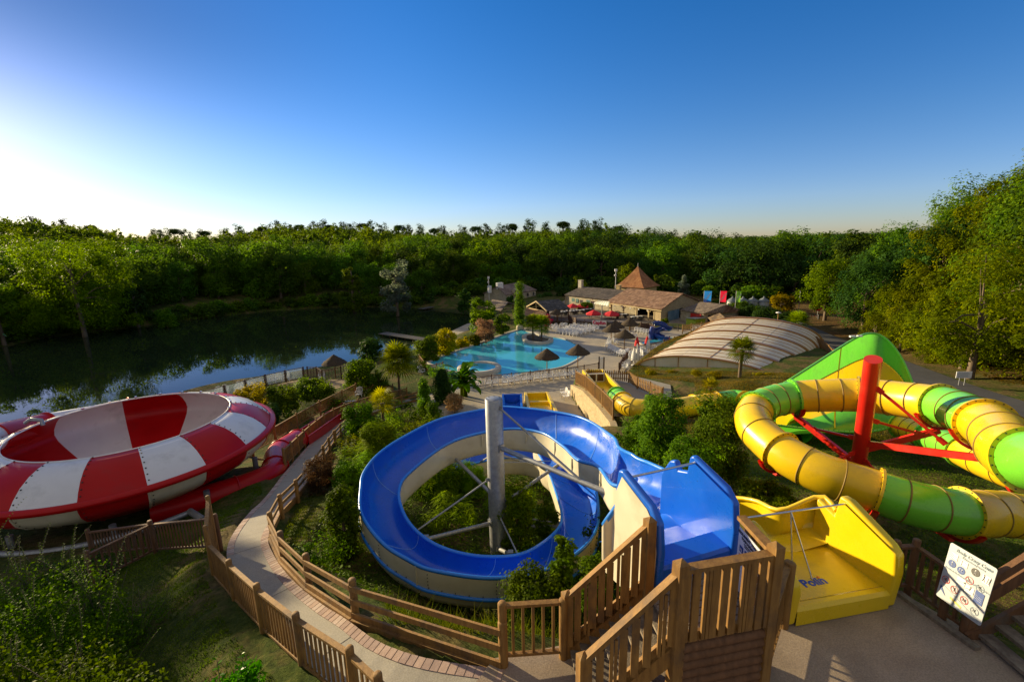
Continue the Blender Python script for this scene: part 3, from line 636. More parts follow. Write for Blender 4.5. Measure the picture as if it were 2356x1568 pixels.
ykO = catmull([yp(yw-.1, 1.3, 8.55), yp(yw-.05, 1.75, 8.6), P(1797,1173,8.25), P(1740,1152,8.05), P(1690,1145,7.85), P(1640,1152,7.6), P(1600,1170,7.3), Vector((4.5, 11.0, 6.7)), Vector((4.6, 12.2, 6.1)), Vector((5.0, 13.8, 5.2)), Vector((5.1, 15.5, 4.5)), Vector((5.0, 19, 3.4)), Vector((4.5, 24, 2.0)), Vector((3.4, 30, 1.1)), Vector((3.2, 33.5, .8))], 8)
ykI = catmull([yp(.1, 1.3, 8.3), yp(.1, 1.75, 8.3), Vector((4.45, 8.8, 8.1)), Vector((4.2, 9.1, 7.9)), Vector((3.85, 9.3, 7.6)), Vector((3.5, 9.6, 7.3)), Vector((3.25, 10.2, 7.0)), Vector((3.2, 11.0, 6.6)), Vector((3.3, 12.2, 6.0)), Vector((3.6, 13.9, 5.1)), Vector((3.7, 15.9, 4.3)), Vector((3.6, 19, 3.2)), Vector((3.0, 24, 1.9)), Vector((1.7, 30, 1.1)), Vector((1.5, 33.5, .8))], 8)
channel(yel, 'channel', ykO, ykI, lambda t: .6+.13*max(0, 1-t*9), M['yellow2'], M['yellow2'], M['yellow'], M['seam'], 140, .06, seams=(.1, .25, .4, .55, .7, .85), flat=10, udeep=.12)
b = MB(); q0 = yp(-.35, 1.05, 8.86); q1 = yp(yw-.1, 1.05, 8.86); b.tube([q0, q1], .02, 10)
fx = yp(.85, 1.05, 8.86); b.tube([fx, yp(.75, .75, 7.75)], .016, 8); b.tube([fx, yp(1.0, .55, 7.75)], .016, 8); b.build('grab_bar', M['steel'], yel)
lg = text3d('logo', 'Polin', .25, text_mat('logo_blue', (.005, .06, .40)), yel, P(1872,1338,7.744), yt*1+yb*.02, yb, depth=.002, bold=.009)
b = MB(); b.lathe(P(1882,1327,7.744), [(.026, 0), (.026, .004), (0, .0042)], 12); b.build('logo_dot', text_mat('logo_orange', (.8, .18, .02)), yel)
b = MB(); zt = .8
b.prism([(1.2, 33), (1.45, 33), (1.25, 39.2), (1.0, 39.2)], .005, zt); b.prism([(3.4, 33), (3.65, 33), (3.2, 39.2), (2.95, 39.2)], .005, zt)
b.prism([(1.25, 38.9), (2.95, 38.9), (2.95, 39.15), (1.25, 39.15)], .005, zt-.02); b.prism([(1.43, 33), (3.42, 33), (2.97, 39), (1.24, 39)], .005, .3); b.prism([(1.4, 37.2), (3.05, 37.2), (3.0, 37.5), (1.38, 37.5)], .3, .55)
b.build('run_out', M['yellow2'], yel, bevel=.03)
# ---- closed green and yellow tube slide with the half cone
ts = thing('tube_slide', 'closed green and yellow tube slide spiralling round a leaning red mast', 'water slide', (12.0, 14.3, 3.4))
cc = lambda x, y, *z: (1668.1+.3301*x, 747.8+.3301*y)+z
tp = [(2200,1100,9.55),(2080,930,9.25),(1870,720,8.9),(1550,570,8.6),(1200,512,8.3),(950,488,8.15),(700,488,8.0),(480,500,7.82),(300,540,7.65),(205,600,7.5),(205,700,7.37),(290,800,7.2),(450,920,7.05),(700,1040,6.9),(1000,1140,6.72),(1350,1250,6.55),(1700,1310,6.35),(1930,1310,6.2)]
TP = [Vector((11.6, 6.4, 10.4)), Vector((10.6, 7.6, 9.9))] + [P(*cc(x, y, z)) for x, y, z in tp[1:]]
TP += [Vector((15.6, 11.4, 5.95)), Vector((17.2, 12.3, 5.7)), Vector((18.2, 13.6, 5.5)), Vector((18.7, 15.2, 5.2)), Vector((19.0, 16.8, 4.95)), Vector((19.5, 18.6, 4.72)), Vector((19.9, 20.4, 4.5)), Vector((20.15, 22.0, 4.3))]
TC = catmull(TP, 10); TC = resample(TC, 260)
TRAD = .62
def nearest(pt): return min(range(len(TC)), key=lambda i: (TC[i]-pt).length)
fl = [nearest(P(*cc(*q))) for q in [(2080,1000,9.2),(1780,690,8.8),(1450,560,8.55),(925,490,8.1),(500,500,7.85),(215,590,7.5),(390,870,7.1),(1050,1180,6.7),(1660,1310,6.38)]]
fl = [0]+fl; last = fl[-1]; nrem = 260-last
fl += [last+int(nrem*k) for k in (.16, .34, .52, .74, .88)]+[259]
cols = ['g', 'y', 'g', 'y', 'y', 'g', 'y', 'y', 'g', 'y', 'y', 'g', 'y', 'g', 'y', 'g']
tube_m = {'y': M['yellow'], 'g': M['green']}
def frame(pts, i):
    t = (pts[min(i+1, len(pts)-1)]-pts[max(i-1, 0)]).normalized(); a = t.cross(Vector((0, 0, 1))).normalized(); return t, a, a.cross(t)
def ring(pts, i, r, n=40):
    t, a, c = frame(pts, i); return [pts[i]+(a*math.cos(2*math.pi*j/n)+c*math.sin(2*math.pi*j/n))*r for j in range(n)]
def tube_run(root, TC, fl, cols, rad, seams_per=2):
    for k in range(len(fl)-1):
        i0, i1 = fl[k], fl[k+1]
        if i1-i0 < 2: continue
        b = MB(); b.loft([ring(TC, i, rad) for i in range(i0, i1+1)], 0, True, closed=True)
        for q in range(1, seams_per+1):
            i = i0+int((i1-i0)*q/(seams_per+1)); r_ = ring(TC, i, rad+.004); b.tube(r_, .022, 5, closed=True, mi=1)
        b.build('tube_section', [tube_m[cols[k]], M['seam']], root)
        t, a, c = frame(TC, i1); w = t*.035
        b = MB(); b.loft([[p-w for p in ring(TC, i1, rad*.99)], [p-w for p in ring(TC, i1, rad+.09)], [p+w for p in ring(TC, i1, rad+.09)], [p+w for p in ring(TC, i1, rad*.99)]], 0, False, closed=True)
        for j in range(22):
            p = ring(TC, i1, rad+.05, 22)[j]; b.tube([p-w*1.6, p+w*1.6], .017, 6, mi=1)
        b.build('flange', [tube_m[cols[k] if k % 2 else cols[min(k+1, len(cols)-1)]], M['bolt']], root)
tube_run(ts, TC, fl, cols, TRAD)
# mast and arms
mb, mt_ = P(1972,1085,5.6), P(2009,826,10.25)
d = (mt_-mb).normalized(); base = mb - d*((mb.z-3.2)/d.z)
b = MB(); b.tube([base, mt_], .235, 28); b.lathe(base, [(.5, 0), (.5, .05), (.235, .05)], 20); b.build('mast', M['redsteel'], ts)
def mpt(z): return base + d*((z-base.z)/d.z)
def rbeam(z, tgt, w=.14, h=.2):
    b = MB(); a = mpt(z); t = Vector(tgt); b.beam(a, t, w, h); b.beam(t-(t-a).normalized()*.4, t+(t-a).normalized()*.02, w*1.5, h*.5); b.build('support_arm', M['redsteel'], ts)
def rrod(z, tgt, w=.06):
    b = MB(); a = mpt(z); t = Vector(tgt); b.beam(a, t, w, w*1.3); dd = (t-a).normalized(); b.beam(a+dd*.2, a+dd*.45, .04, .16); b.beam(t-dd*.25, t, .04, .16); b.build('tie_rod', M['redsteel'], ts)
def cradle(i):
    t, a, c = frame(TC, i); b = MB()
    rows = [[TC[i]+(a*math.cos(w_)+c*math.sin(w_))*rr_+t*s_ for rr_, s_ in ((TRAD+.10, -.08), (TRAD+.18, -.08), (TRAD+.18, .08), (TRAD+.10, .08))] for w_ in [math.pi*(1.12+.76*q/12) for q in range(13)]]
    b.loft(rows, 0, False, closed=True); b.build('cradle', M['redsteel'], ts); return TC[i]-c*(TRAD+.2)
arms = [(fl[2], 7.9), (fl[3], 6.85), (fl[5], 6.4), (fl[7], 5.6), (fl[9], 5.3)]
rbeam(6.95, cradle(fl[2])+Vector((.1, -.2, -.1))); rrod(9.4, TC[fl[2]]*.75+mpt(7.1)*.25-Vector((0, 0, .5)))
rbeam(6.6, cradle(fl[3])); rrod(8.0, (cradle(fl[3])*.8+mpt(6.6)*.2))
rbeam(5.9, cradle(fl[5])); rrod(7.1, cradle(fl[5])*.75+mpt(5.9)*.25)
rbeam(5.5, cradle(fl[7])); rrod(6.6, cradle(fl[7])*.7+mpt(5.5)*.3)
rbeam(5.4, cradle(fl[9])); rrod(6.4, cradle(fl[9])*.75+mpt(5.4)*.25)
cradle(fl[8]); cradle(fl[12])
b = MB(); q = TC[fl[8]]; g_ = gz(q.x, q.y); b.tube([(q.x, q.y, g_-.1), (q.x, q.y, q.z-.7)], .09, 12); b.build('post', M['redsteel'], ts); b = MB(); q = TC[fl[12]]; g_ = gz(q.x, q.y); b.tube([(q.x, q.y, g_-.1), (q.x, q.y, q.z-.7)], .12, 12); b.build('post', M['redsteel'], ts)
b = MB(); b.box((TC[fl[12]].x, TC[fl[12]].y, gz(TC[fl[12]].x, TC[fl[12]].y)+.05), (1.1, 1.1, .3)); b.build('footing', M['path'], ts)
# half cone: near flange edge -> trough -> high wall
near = [P(x, y, z) for x, y, z in [(1786,977,4.25),(1850,985,4.2),(1920,991,4.15),(1985,993,4.15),(2040,985,4.2),(2070,965,4.3)]]
top = [PY(x, y, Y) for x, y, Y in [(1790,889,23.4),(1816,874,23.8),(1873,838,25.0),(1930,801,26.6),(1968,778,27.8),(1992,768,28.4),(2012,767,28.6),(2030,773,28.4),(2050,790,27.8),(2070,816,27.0),(2085,845,26.2),(2100,883,25.2),(2108,930,24.2)]]
nc = 60; NE, TE = resample(catmull(near, 8), nc), resample(catmull(top, 8), nc)
rows = []
for i in range(nc):
    a, t_ = NE[i], TE[i]; dv = Vector((t_.x-a.x, t_.y-a.y, 0)); row = []
    for k in range(25):
        u = k/24
        # quadratic arc: down into the trough, then up the wall
        f = 1-(1-u)**1.7; hz = u**2.3
        p = a + dv*f; z = a.z + (t_.z-a.z)*hz - 1.15*math.sin(math.pi*min(1, u*1.35))*max(0, 1-u*.75)
        row.append(Vector((p.x, p.y, z)))
    rows.append(row)
bnd = 20
b = MB(); b.loft([r_[:bnd] for r_ in rows], 0, True, mifn=lambda i, j: 0 if (j < 11) else 1)
b.build('lower_cone_shell', [M['green_thin'], M['yellow_thin']], ts)
b = MB(); b.loft([r_[bnd-1:] for r_ in rows], 0, True); b.build('upper_cone_shell', M['green_thin'], ts)
rimT = [r_[-1] for r_ in rows]
for q, r0_ in (([r_[0] for r_ in rows], .06), ([rows[0][k] for k in range(25)], .05)):
    b = MB(); b.tube(q, r0_, 6)
    if r0_ == .06:
        for i in range(0, nc, 2): b.box(rows[i][0]+Vector((0, -.02, .06)), (.03, .03, .03), mi=1)
    b.build('cone_rim', [M['green'], M['bolt']], ts)
b = MB(); b.tube(rimT, .07, 6); b.build('cone_rim', M['green'], ts)
b = MB(); b.tube([r_[bnd-1]+Vector((0, -.02, .02)) for r_ in rows[6:]], .045, 6)
for i in range(8, nc, 1): b.box(rows[i][bnd-1]+Vector((0, -.06, .05)), (.035, .035, .035), mi=1)
b.build('cone_joint', [M['yellow'], M['bolt']], ts)
b = MB(); b.tube([rows[24][k]+Vector((-.02, -.02, .02)) for k in range(6, 25)], .045, 6); b.build('cone_joint', M['yellow'], ts)
b = MB(); b.box(rimT[31]+Vector((-.2, 0, .12)), (.35, .15, .1)); b.build('floodlight', M['plastic'], ts); b = MB(); b.box(rimT[33]+Vector((-.1, -.1, .02)), (.3, .15, .1)); b.build('floodlight', M['plastic'], ts)
for i_ in (12, 40):
    b = MB(); p = rows[i_][18]; g_ = gz(p.x, p.y+.6); b.tube([(p.x, p.y+.7, g_-.1), (p.x, p.y+.35, p.z)], .12, 12); b.build('post', M['redsteel'], ts)
# exit tube and landing trough
XP = catmull([(15.6, 23.2, 3.6), (16.5, 27, 3.1), (16.0, 30.6, 2.75), P(1670,922,2.75), P(1600,932,2.75), P(1530,942,2.75), P(1455,938,2.75), P(1418,912,2.7)], 10); XP = resample(XP, 90)
nx = lambda pt: min(range(90), key=lambda i: (XP[i]-pt).length)
xf = [0, 20, 34, nx(P(1650,925,2.75)), nx(P(1598,932,2.75)), nx(P(1508,942,2.75)), nx(P(1428,925,2.72)), 89]
tube_run(ts, XP, xf, ['g', 'y', 'g', 'y', 'y', 'y', 'g'], .70, 1)
t0 = XP[89]; td = (P(1372,880,1.95)-Vector((t0.x, t0.y, 1.95))); td.z = 0; td.normalize(); tx = Vector((td.y, -td.x, 0))
b = MB(); L = 7.2
for s_ in (-1, 1): b.beam(Vector((t0.x, t0.y, 2.35))+tx*s_*.85, Vector((t0.x, t0.y, 2.35))+tx*s_*.85+td*L, .22, .88)
e_ = Vector((t0.x, t0.y, 2.35))+td*(L-.1); b.beam(e_-tx*.75, e_+tx*.75, .22, .86)
b.add([Vector((t0.x, t0.y, 2.02))+tx*s_*.74+td*q for q, s_ in ((0, -1), (0, 1), (L-.2, 1), (L-.2, -1))], [(0, 1, 2, 3)])
b.build('landing_trough', M['yellow2'], ts, bevel=.03)
b = MB(); e2 = Vector((t0.x, t0.y, 2.4))+td*(L-1.3); b.beam(e2-tx*.7, e2+tx*.7, .1, .75); b.build('stop_board', M['plastic'], ts)
b = MB()
for q in (-.35, .0, .30): pass
for s_ in (-.34, .34): b.beam(e2-td*.056+tx*(s_-.28)+Vector((0, 0, .0)), e2-td*.056+tx*(s_+.28), .01, .60)
b.build('stop_board_grating', M['brown_paint'], ts)
# ---- red and white bowl slide
bw = thing('bowl_slide', 'large red and white panelled bowl water slide above the lake bank', 'water slide', (-18.2, 20.3, 2.3))
bc = Vector((-18.2, 20.3, 0))
seams = sorted([math.degrees(math.atan2(p.y-20.3, p.x+18.2)) % 360 for p in [P(x, y, 5) for x, y in [(28,1179),(175,1162),(340,1119),(481,1066),(572,1017),(610,984)]]])
# regular panels of 30 degrees phased on the measured seams
ph = 283
profU = [(4.12, 6.10), (4.16, 6.12), (4.5, 6.06), (4.9, 5.92), (5.3, 5.68), (5.62, 5.38), (5.86, 5.08)]
profL = [(5.86, 5.02), (5.84, 4.75), (5.72, 4.45), (5.42, 4.15), (4.9, 3.85), (4.2, 3.45)]
profIn = [(4.12, 6.10), (4.5, 6.0), (4.95, 5.8), (5.3, 5.5), (5.6, 5.1), (5.68, 4.8), (5.5, 4.5), (5.1, 4.2), (4.4, 3.75), (3.6, 3.3), (2.4, 2.9), (1.2, 2.8), (.4, 2.75)]
white, redm = M['white'], M['red']
for k in range(12):
    a0, a1 = R(ph+30*k), R(ph+30*(k+1)); b = MB(); b.lathe(bc, profIn, 12, 0, True, a0, a1); b.build('inner_panel', white if k % 2 else redm, bw)
for k in range(18):
    a0, a1 = R(273.4+20*k), R(273.4+20*(k+1)); wh = k % 2 == 0
    b = MB(); b.lathe(bc, profU, 9, 0, True, a0, a1)
    for q in range(9):
        u = q/8*5; i = min(4, int(u)); f = u-i; r_ = profU[i+1][0]*(1-f)+profU[i+2 if i < 5 else 6][0]*f; z = profU[i+1][1]*(1-f)+profU[i+2 if i < 5 else 6][1]*f
        a = a0+.014; b.box(bc+Vector((r_*math.cos(a), r_*math.sin(a), z+.01)), (.04, .04, .04), mi=1)
    b.build('upper_panel', [white if wh else redm, M['bolt']], bw)
    b = MB(); b.lathe(bc, profL, 9, 0, True, a0, a1); b.build('lower_panel', M['cream'] if wh else redm, bw)
    b = MB(); b.tube([bc+Vector((r_*math.cos(a0), r_*math.sin(a0), z)) for r_, z in profL], .045, 6)
    for q in range(7):
        u = q/6*4; i = min(3, int(u)); f = u-i; r_ = profL[i][0]*(1-f)+profL[i+1][0]*f; z = profL[i][1]*(1-f)+profL[i+1][1]*f; a = a0+.02
        b.box(bc+Vector(((r_+.02)*math.cos(a), (r_+.02)*math.sin(a), z)), (.03, .03, .03), mi=1)
    b.build('panel_flange', [M['cream'] if wh else redm, M['bolt']], bw)
b = MB(); b.lathe(bc, [(5.86, 5.14), (6.08, 5.12), (6.10, 4.94), (5.88, 4.92)], 96); b.build('equator_band', redm, bw)
b = MB(); b.tube([bc+Vector((4.12*math.cos(R(3*i)), 4.12*math.sin(R(3*i)), 6.12)) for i in range(120)], .032, 8, closed=True); b.build('opening_rim', M['white'], bw)
b = MB()
for k in range(10):
    a = R(20+k*15); p = bc+Vector((4.15*math.cos(a), 4.15*math.sin(a), 6.17)); b = MB(); b.box(p, (.10, .10, .10), a); b.build('rim_clip', M['steel'], bw)
for a, r0_ in ((262, 5.2), (300, 5.3), (335, 5.2), (10, 5.2), (200, 5.2), (60, 5.2), (120, 5.2)):
    p = bc+Vector((r0_*math.cos(R(a)), r0_*math.sin(R(a)), 0)); g_ = gz(p.x, p.y); b = MB(); b.tube([p+Vector((0, 0, g_-.2)), p+Vector((0, 0, 3.7))], .12, 10); b.build('support_post', M['galv'], bw)
b = MB(); b.tube([bc+Vector((5.75*math.cos(R(a)), 5.75*math.sin(R(a)), 3.35)) for a in range(215, 330, 5)], .12, 10); b.build('ring_beam', M['galv'], bw); b = MB(); b.tube([bc+Vector((5.75*math.cos(R(325)), 5.75*math.sin(R(325)), 3.4)), Vector((-12.4, 16.2, gz(-12.4, 16.2)))], .13, 10); b.build('ring_strut', M['galv'], bw)
# inlet tube from the left, flung over the lake side
IN = catmull([(-34, 14, 7.4), (-29, 17.5, 6.8), P(60,990,6.3), P(130,968,6.15), P(190,945,6.0), P(240,925,5.9)], 8); IN = resample(IN, 50)
IN = resample(catmull([P(-150,1042,6.3), P(0,1004,5.7), P(70,986,5.35), P(140,972,5.1), P(215,958,4.95), P(300,940,4.9)], 8), 50)
for k, (i0, i1) in enumerate(((0, 14), (14, 30), (30, 49))):
    b = MB(); b.loft([ring(IN, i, .62, 28) for i in range(i0, i1+1)], 0, True, closed=True); b.build('inlet_tube', white if k % 2 == 0 else redm, bw)
    b = MB(); b.lathe((0, 0, 0), [(.6, -.03), (.7, -.03), (.7, .03), (.6, .03)], 28); t, a, c = frame(IN, i1)
    b.v = [tuple(IN[i1]+a*x+c*y+t*z) for x, y, z in b.v]; b.build('inlet_flange', redm, bw)
b = MB(); pp = bc+Vector((4.1*math.cos(R(186)), 4.1*math.sin(R(186)), 6.2)); b.tube([pp+Vector((-.3, 0, .1)), pp+Vector((.0, 0, .28)), pp+Vector((.35, .1, .2)), pp+Vector((.38, .1, -.05))], .09, 10)
b.build('water_pipe', M['galv'], bw)
# red closed exit tube and open run-out
EX = resample(catmull([(-15.2, 18.6, 2.95), (-13.2, 18.2, 2.95), P(600,1075,3.15), P(660,1030,2.7), P(690,1008,2.35)], 10), 50)
EX = resample(catmull([(-15.5, 17.6, 3.0), (-13.6, 18.6, 3.1), (-12.1, 20.6, 3.0), P(640,1042,2.75), P(685,1010,2.3)], 10), 50)
b = MB(); b.loft([ring(EX, i, .6, 24) for i in range(50)], 0, True, closed=True); b.build('exit_tube', redm, bw)
for i in (14, 26, 38, 49):
    b = MB(); b.tube(ring(EX, i, .62, 24), .04, 6, closed=True); b.build('exit_tube_joint', redm, bw)
e0 = EX[49]; e1 = P(806,928,.55); g0 = Vector((e0.x, e0.y, e0.z)); dv = (e1-g0); sx = Vector((dv.y, -dv.x, 0)).normalized()
O_ = [g0.lerp(e1, q/20)+sx*.62+Vector((0, 0, .12)) for q in range(21)]; I_ = [g0.lerp(e1, q/20)-sx*.62+Vector((0, 0, .12)) for q in range(21)]
channel(bw, 'run_out', O_, I_, .6, redm, redm, redm, redm, 24, .05)
b = MB(); b.beam(e1-sx*.6, e1+sx*.6, .25, .5); b.build('end_cushion', M['white'], bw)
# ================================================================ FENCES, PLATFORM, STAIRS, SIGNS
def polyline_pts(pts, spacing):
    n = max(2, int(round(plen(pts)/spacing))+1); return resample(pts, n)
def fence(name, label, pts, style='baluster', h=1.1, mat=None, post_r=.06, gap=.13, square=False, group=None, cat='fence', post_top=.12, bal=(.045, .03), rail=(.05, .09), matr=None, skip=(), kick=False):
    """pts: base points at the posts"""
    mat = mat or M['wood']; matr = matr or mat
    root = thing(name, label, cat, pts[0], group)
    for i, p in enumerate(pts):
        b = MB(); top = p+Vector((0, 0, h+post_top))
        if square:
            b.box((p.x, p.y, p.z+(h+post_top)/2-.1), (post_r*2, post_r*2, h+post_top+.2)); b.lathe((0, 0, 0), [(0, 0)], 3) if False else None
            b.add([top+Vector((x*post_r, y*post_r, 0)) for x, y in ((-1, -1), (1, -1), (1, 1), (-1, 1))]+[top+Vector((0, 0, .04))], [(0, 1, 4), (1, 2, 4), (2, 3, 4), (3, 0, 4)])
        else: b.lathe((p.x, p.y, p.z-.25), [(post_r, 0), (post_r, h+post_top+.23), (post_r*.82, h+post_top+.25), (0, h+post_top+.252)], 12)
        b.build('post', mat, root)
    for i in range(len(pts)-1):
        if i in skip: continue
        a, c = pts[i], pts[i+1]; d = (c-a); L = d.length; dn_ = d.normalized(); a2, c2 = a+dn_*post_r*.9, c-dn_*post_r*.9
        up = Vector((0, 0, 1)); b = MB()
        if style in ('baluster', 'metal'):
            b.beam(a2+up*(h-.02), c2+up*(h-.02), rail[1], rail[0]); b.beam(a2+up*.14, c2+up*.14, rail[1]*.7, rail[0])
            k = max(1, int(L/gap))
            for q in range(1, k):
                p = a.lerp(c, q/k); b.beam(p+up*.15, p+up*(h-.04), bal[0], bal[1], up=dn_.cross(up))
        elif style == 'ranch':
            side = dn_.cross(up)*(post_r*.9)
            for z in (h-.06, h*.55): b.beam(a+up*z-side, c+up*z-side, .04, .11)
            b.beam(a+up*.10-side, c+up*.10-side, .045, .16); b.beam(a-side*1.6-up*.02, c-side*1.6-up*.02, .06, .15)
        elif style == 'picket':
            side = dn_.cross(up)*.03
            for z in (.30, h-.28): b.beam(a2+up*z, c2+up*z, .035, .07)
            k = max(1, int(L/gap))
            for q in range(1, k):
                p = a.lerp(c, q/k)+side; w = bal[0]
                b.beam(p+up*.06, p+up*(h-.06), w, bal[1], up=dn_.cross(up)); b.beam(p+up*(h-.06), p+up*h, w*.5, bal[1], up=dn_.cross(up))
        elif style == 'solid':
            b.beam(a2+up*(h*.52), c2+up*(h*.52), .03, h*.92)
            k = max(1, int(L/.16))
            for q in range(1, k): b.beam(a.lerp(c, q/k)+up*.06-dn_.cross(up)*.02, a.lerp(c, q/k)+up*(h*.97)-dn_.cross(up)*.02, .02, .012, up=dn_.cross(up))
            b.beam(a2+up*(h+.0), c2+up*(h+.0), .07, .05)
        b.build('fence_panel', matr, root)
    return root
def dz(pts, z): return [Vector((p.x, p.y, p.z+z)) for p in pts]
# outer fence of the footpath (its rail tops were surveyed at 1.1 m above the path)
tops = [(1010,1690,8.55),(935,1612,8.45),(868,1548,8.35),(803,1487,8.2),(679,1409,7.9),(589,1342,7.5),(525,1287,7.05),(478,1242,6.6)]
fp = dz([P(*q) for q in tops], -1.17)
fence('wooden_fence', 'weathered brown baluster fence with round posts along the outer footpath edge in the foreground', fp, h=1.05, post_r=.065, gap=.14)
fence('wooden_gate', 'narrow wooden gate panel where the side fence meets the footpath fence', [fp[-1], Vector((-8.75, 11.75, 5.55))], h=1.5, gap=.12, post_top=.1, cat='gate')
i0 = 46
lf = offset_line(PLs, -.16)[i0:]
lfp = polyline_pts([p.copy() for p in lf], 1.75)
fence('wooden_fence', 'brown baluster fence running uphill between the footpath and the red slide', lfp, h=1.0, post_r=.06, gap=.13)
rf = offset_line(PRs, .13)
rfp = resample([p.copy() for p in rf[3:58]], 12)
rfp = [P(948,1470,6.93)-Vector((0,0,.0))] if False else rfp
fence('ranch_fence', 'low two rail wooden fence along the inner edge of the footpath round the blue slide', [P(1159,1535,7.35)]+rfp[1:], 'ranch', h=.78, post_r=.075, post_top=.10)
rfp2 = resample([p.copy() for p in rf[58:82]], 6)
fence('ranch_fence', 'farther two rail wooden fence on the upper garden side of the footpath', rfp2, 'ranch', h=.75, post_r=.06, post_top=.08)
# short baluster panel at the foot of the steps
q0, q1 = P(1159,1522,7.42), P(1296,1512,7.40)
fence('wooden_fence', 'short wooden baluster panel between the ranch fence and the wooden steps', [q0, q1], h=1.08, square=False, post_r=.07, gap=.15, post_top=.04)
# side fence running off to the left under the bowl slide
sf = [Vector((-8.75, 11.9, 5.3)), P(348,1215,5.2)-Vector((0, 0, 1.0)), P(207,1308,5.0)-Vector((0, 0, 1.0))]
for p in sf: p.z = gz(p.x, p.y)+.02
fence('wooden_fence', 'dark side fence branching left from the footpath below the red and white bowl', sf, h=1.05, post_r=.07, gap=.17, mat=M['wood_dark'])
s3 = P(205,1238,4.2); s3.z = gz(s3.x, s3.y)
fence('wooden_fence', 'dark fence half hidden in the bushes below the bowl slide', [sf[1]+Vector((-.1, .1, 0)), s3], h=1.0, post_r=.07, gap=.17, mat=M['wood_dark'])
# ---- wooden start platform of the blue slide with its flight of steps
pf = thing('wooden_platform', 'raised wooden platform with baluster railings and steps in front of the blue slide', 'platform', (2.6, 5.4, 7.4))
WP = M['wood']
c_fl, c_fr, c_br, c_bl = Vector((2.04, 4.92, 8.9)), Vector((3.35, 5.16, 8.9)), Vector((3.42, 6.35, 8.9)), Vector((1.94, 5.87, 8.9))
b = MB(); nb = 9
for i in range(nb):
    t0, t1 = i/nb+.008, (i+1)/nb-.008
    b.slab([c_fl.lerp(c_bl, t0), c_fr.lerp(c_br, t0), c_fr.lerp(c_br, t1), c_fl.lerp(c_bl, t1)], .04)
b.build('decking', M['wood_grey'], pf)
def rail_run(a, c, top_a, top_c, bot, n, name='railing', bw=.10, bt=.035, plank=None):
    b = MB(); up = Vector((0, 0, 1)); d = (c-a); d.z = 0; d.normalize(); sd = d.cross(up)
    b.beam(Vector((a.x, a.y, top_a)), Vector((c.x, c.y, top_c)), .13, .06)
    za, zc = bot
    b.beam(Vector((a.x, a.y, za)), Vector((c.x, c.y, zc)), .05, .14)
    for q in range(n):
        t = (q+.5)/n; p = a.lerp(c, t); z0 = za+(zc-za)*t-.04; z1 = top_a+(top_c-top_a)*t-.03
        w = bw if q % 4 != 2 else bw*.45
        b.beam(Vector((p.x, p.y, z0))+sd*.045, Vector((p.x, p.y, z1))+sd*.045, w, bt, up=sd)
        if q % 4 == 2: b.beam(Vector((p.x, p.y, z0))+sd*.045+d*bw*.55, Vector((p.x, p.y, z1))+sd*.045+d*bw*.55, bw*.4, bt, up=sd)
    return b.build(name, WP, pf)
def sq_post(p, z0, z1, w=.13):
    b = MB(); b.box((p.x, p.y, (z0+z1)/2), (w, w, z1-z0), .3); t = Vector((p.x, p.y, z1)); q = Matrix.Rotation(.3, 3, 'Z')
    b.add([t+q@Vector((x*w/2, y*w/2, 0)) for x, y in ((-1, -1), (1, -1), (1, 1), (-1, 1))]+[t+Vector((0, 0, .05))], [(0, 1, 4), (1, 2, 4), (2, 3, 4), (3, 0, 4)]); return b.build('post', WP, pf)
rail_run(c_fl, c_fr, 9.98, 10.0, (8.98, 8.98), 10)
rail_run(c_fr, c_br-Vector((.13,.42,0)), 10.0, 10.02, (8.98, 8.98), 4)
sq_post(c_fl, 7.3, 10.08, .15); sq_post(c_fr, 7.3, 10.12, .15); sq_post(c_bl, 7.3, 10.05, .14)
b = MB()                              # half round cladding logs under the railing
for i in range(11):
    z = 7.47+i*.135
    for a, c in ((c_fl, c_fr), (c_fr, c_br)):
        dd = (c-a).normalized()*.07; b.tube([Vector((a.x, a.y, z))+dd, Vector((c.x, c.y, z))-dd], .075, 8)
b.build('log_cladding', M['wood_dark'], pf)
st_fb, st_nb = Vector((.78, 6.17, 7.4)), Vector((.86, 5.06, 7.4))      # far and near foot of the steps
ns = 8
for i in range(ns):
    t = (i+.35)/ns; z = 7.4+(8.9-7.4)*(i+1)/(ns+1)
    f, n_ = st_fb.lerp(c_bl, t), st_nb.lerp(c_fl, t); dr = (c_bl-st_fb); dr.z = 0; dr.normalize(); dr2 = (c_fl-st_nb); dr2.z = 0; dr2.normalize()
    f.z = n_.z = z; b = MB(); b.slab([f, n_, n_+dr2*.2, f+dr*.2][::-1] if False else [n_, n_+dr2*.2, f+dr*.2, f], .045); b.build('step', M['wood_grey'], pf)
for a, c in ((st_fb, c_bl), (st_nb, c_fl)):
    b = MB(); b.beam(Vector((a.x, a.y, 7.52)), Vector((c.x, c.y, 8.78)), .05, .24); b.build('stringer', M['wood'], pf)
rail_run(st_fb, c_bl, 8.50, 9.98, (7.62, 9.02), 10); rail_run(st_nb, c_fl, 8.50, 9.95, (7.62, 9.02), 8)
sq_post(st_fb, 7.3, 8.58, .14); sq_post(st_nb, 7.3, 8.58, .14)
# round post and short fence between the platform and the yellow tub
pr_ = P(1797,1437,7.4); prh = PY(1809,1290,pr_.y).z-7.4
fence('wooden_fence', 'short dark fence squeezed between the wooden platform and the yellow start tub', [Vector((c_fr.x+.05, c_fr.y+.1, 7.4)), pr_, pr_.lerp(Vector((4.62, 6.6, 7.4)), .55)], h=prh-.06, post_r=.07, gap=.16, mat=M['wood'], post_top=.06)
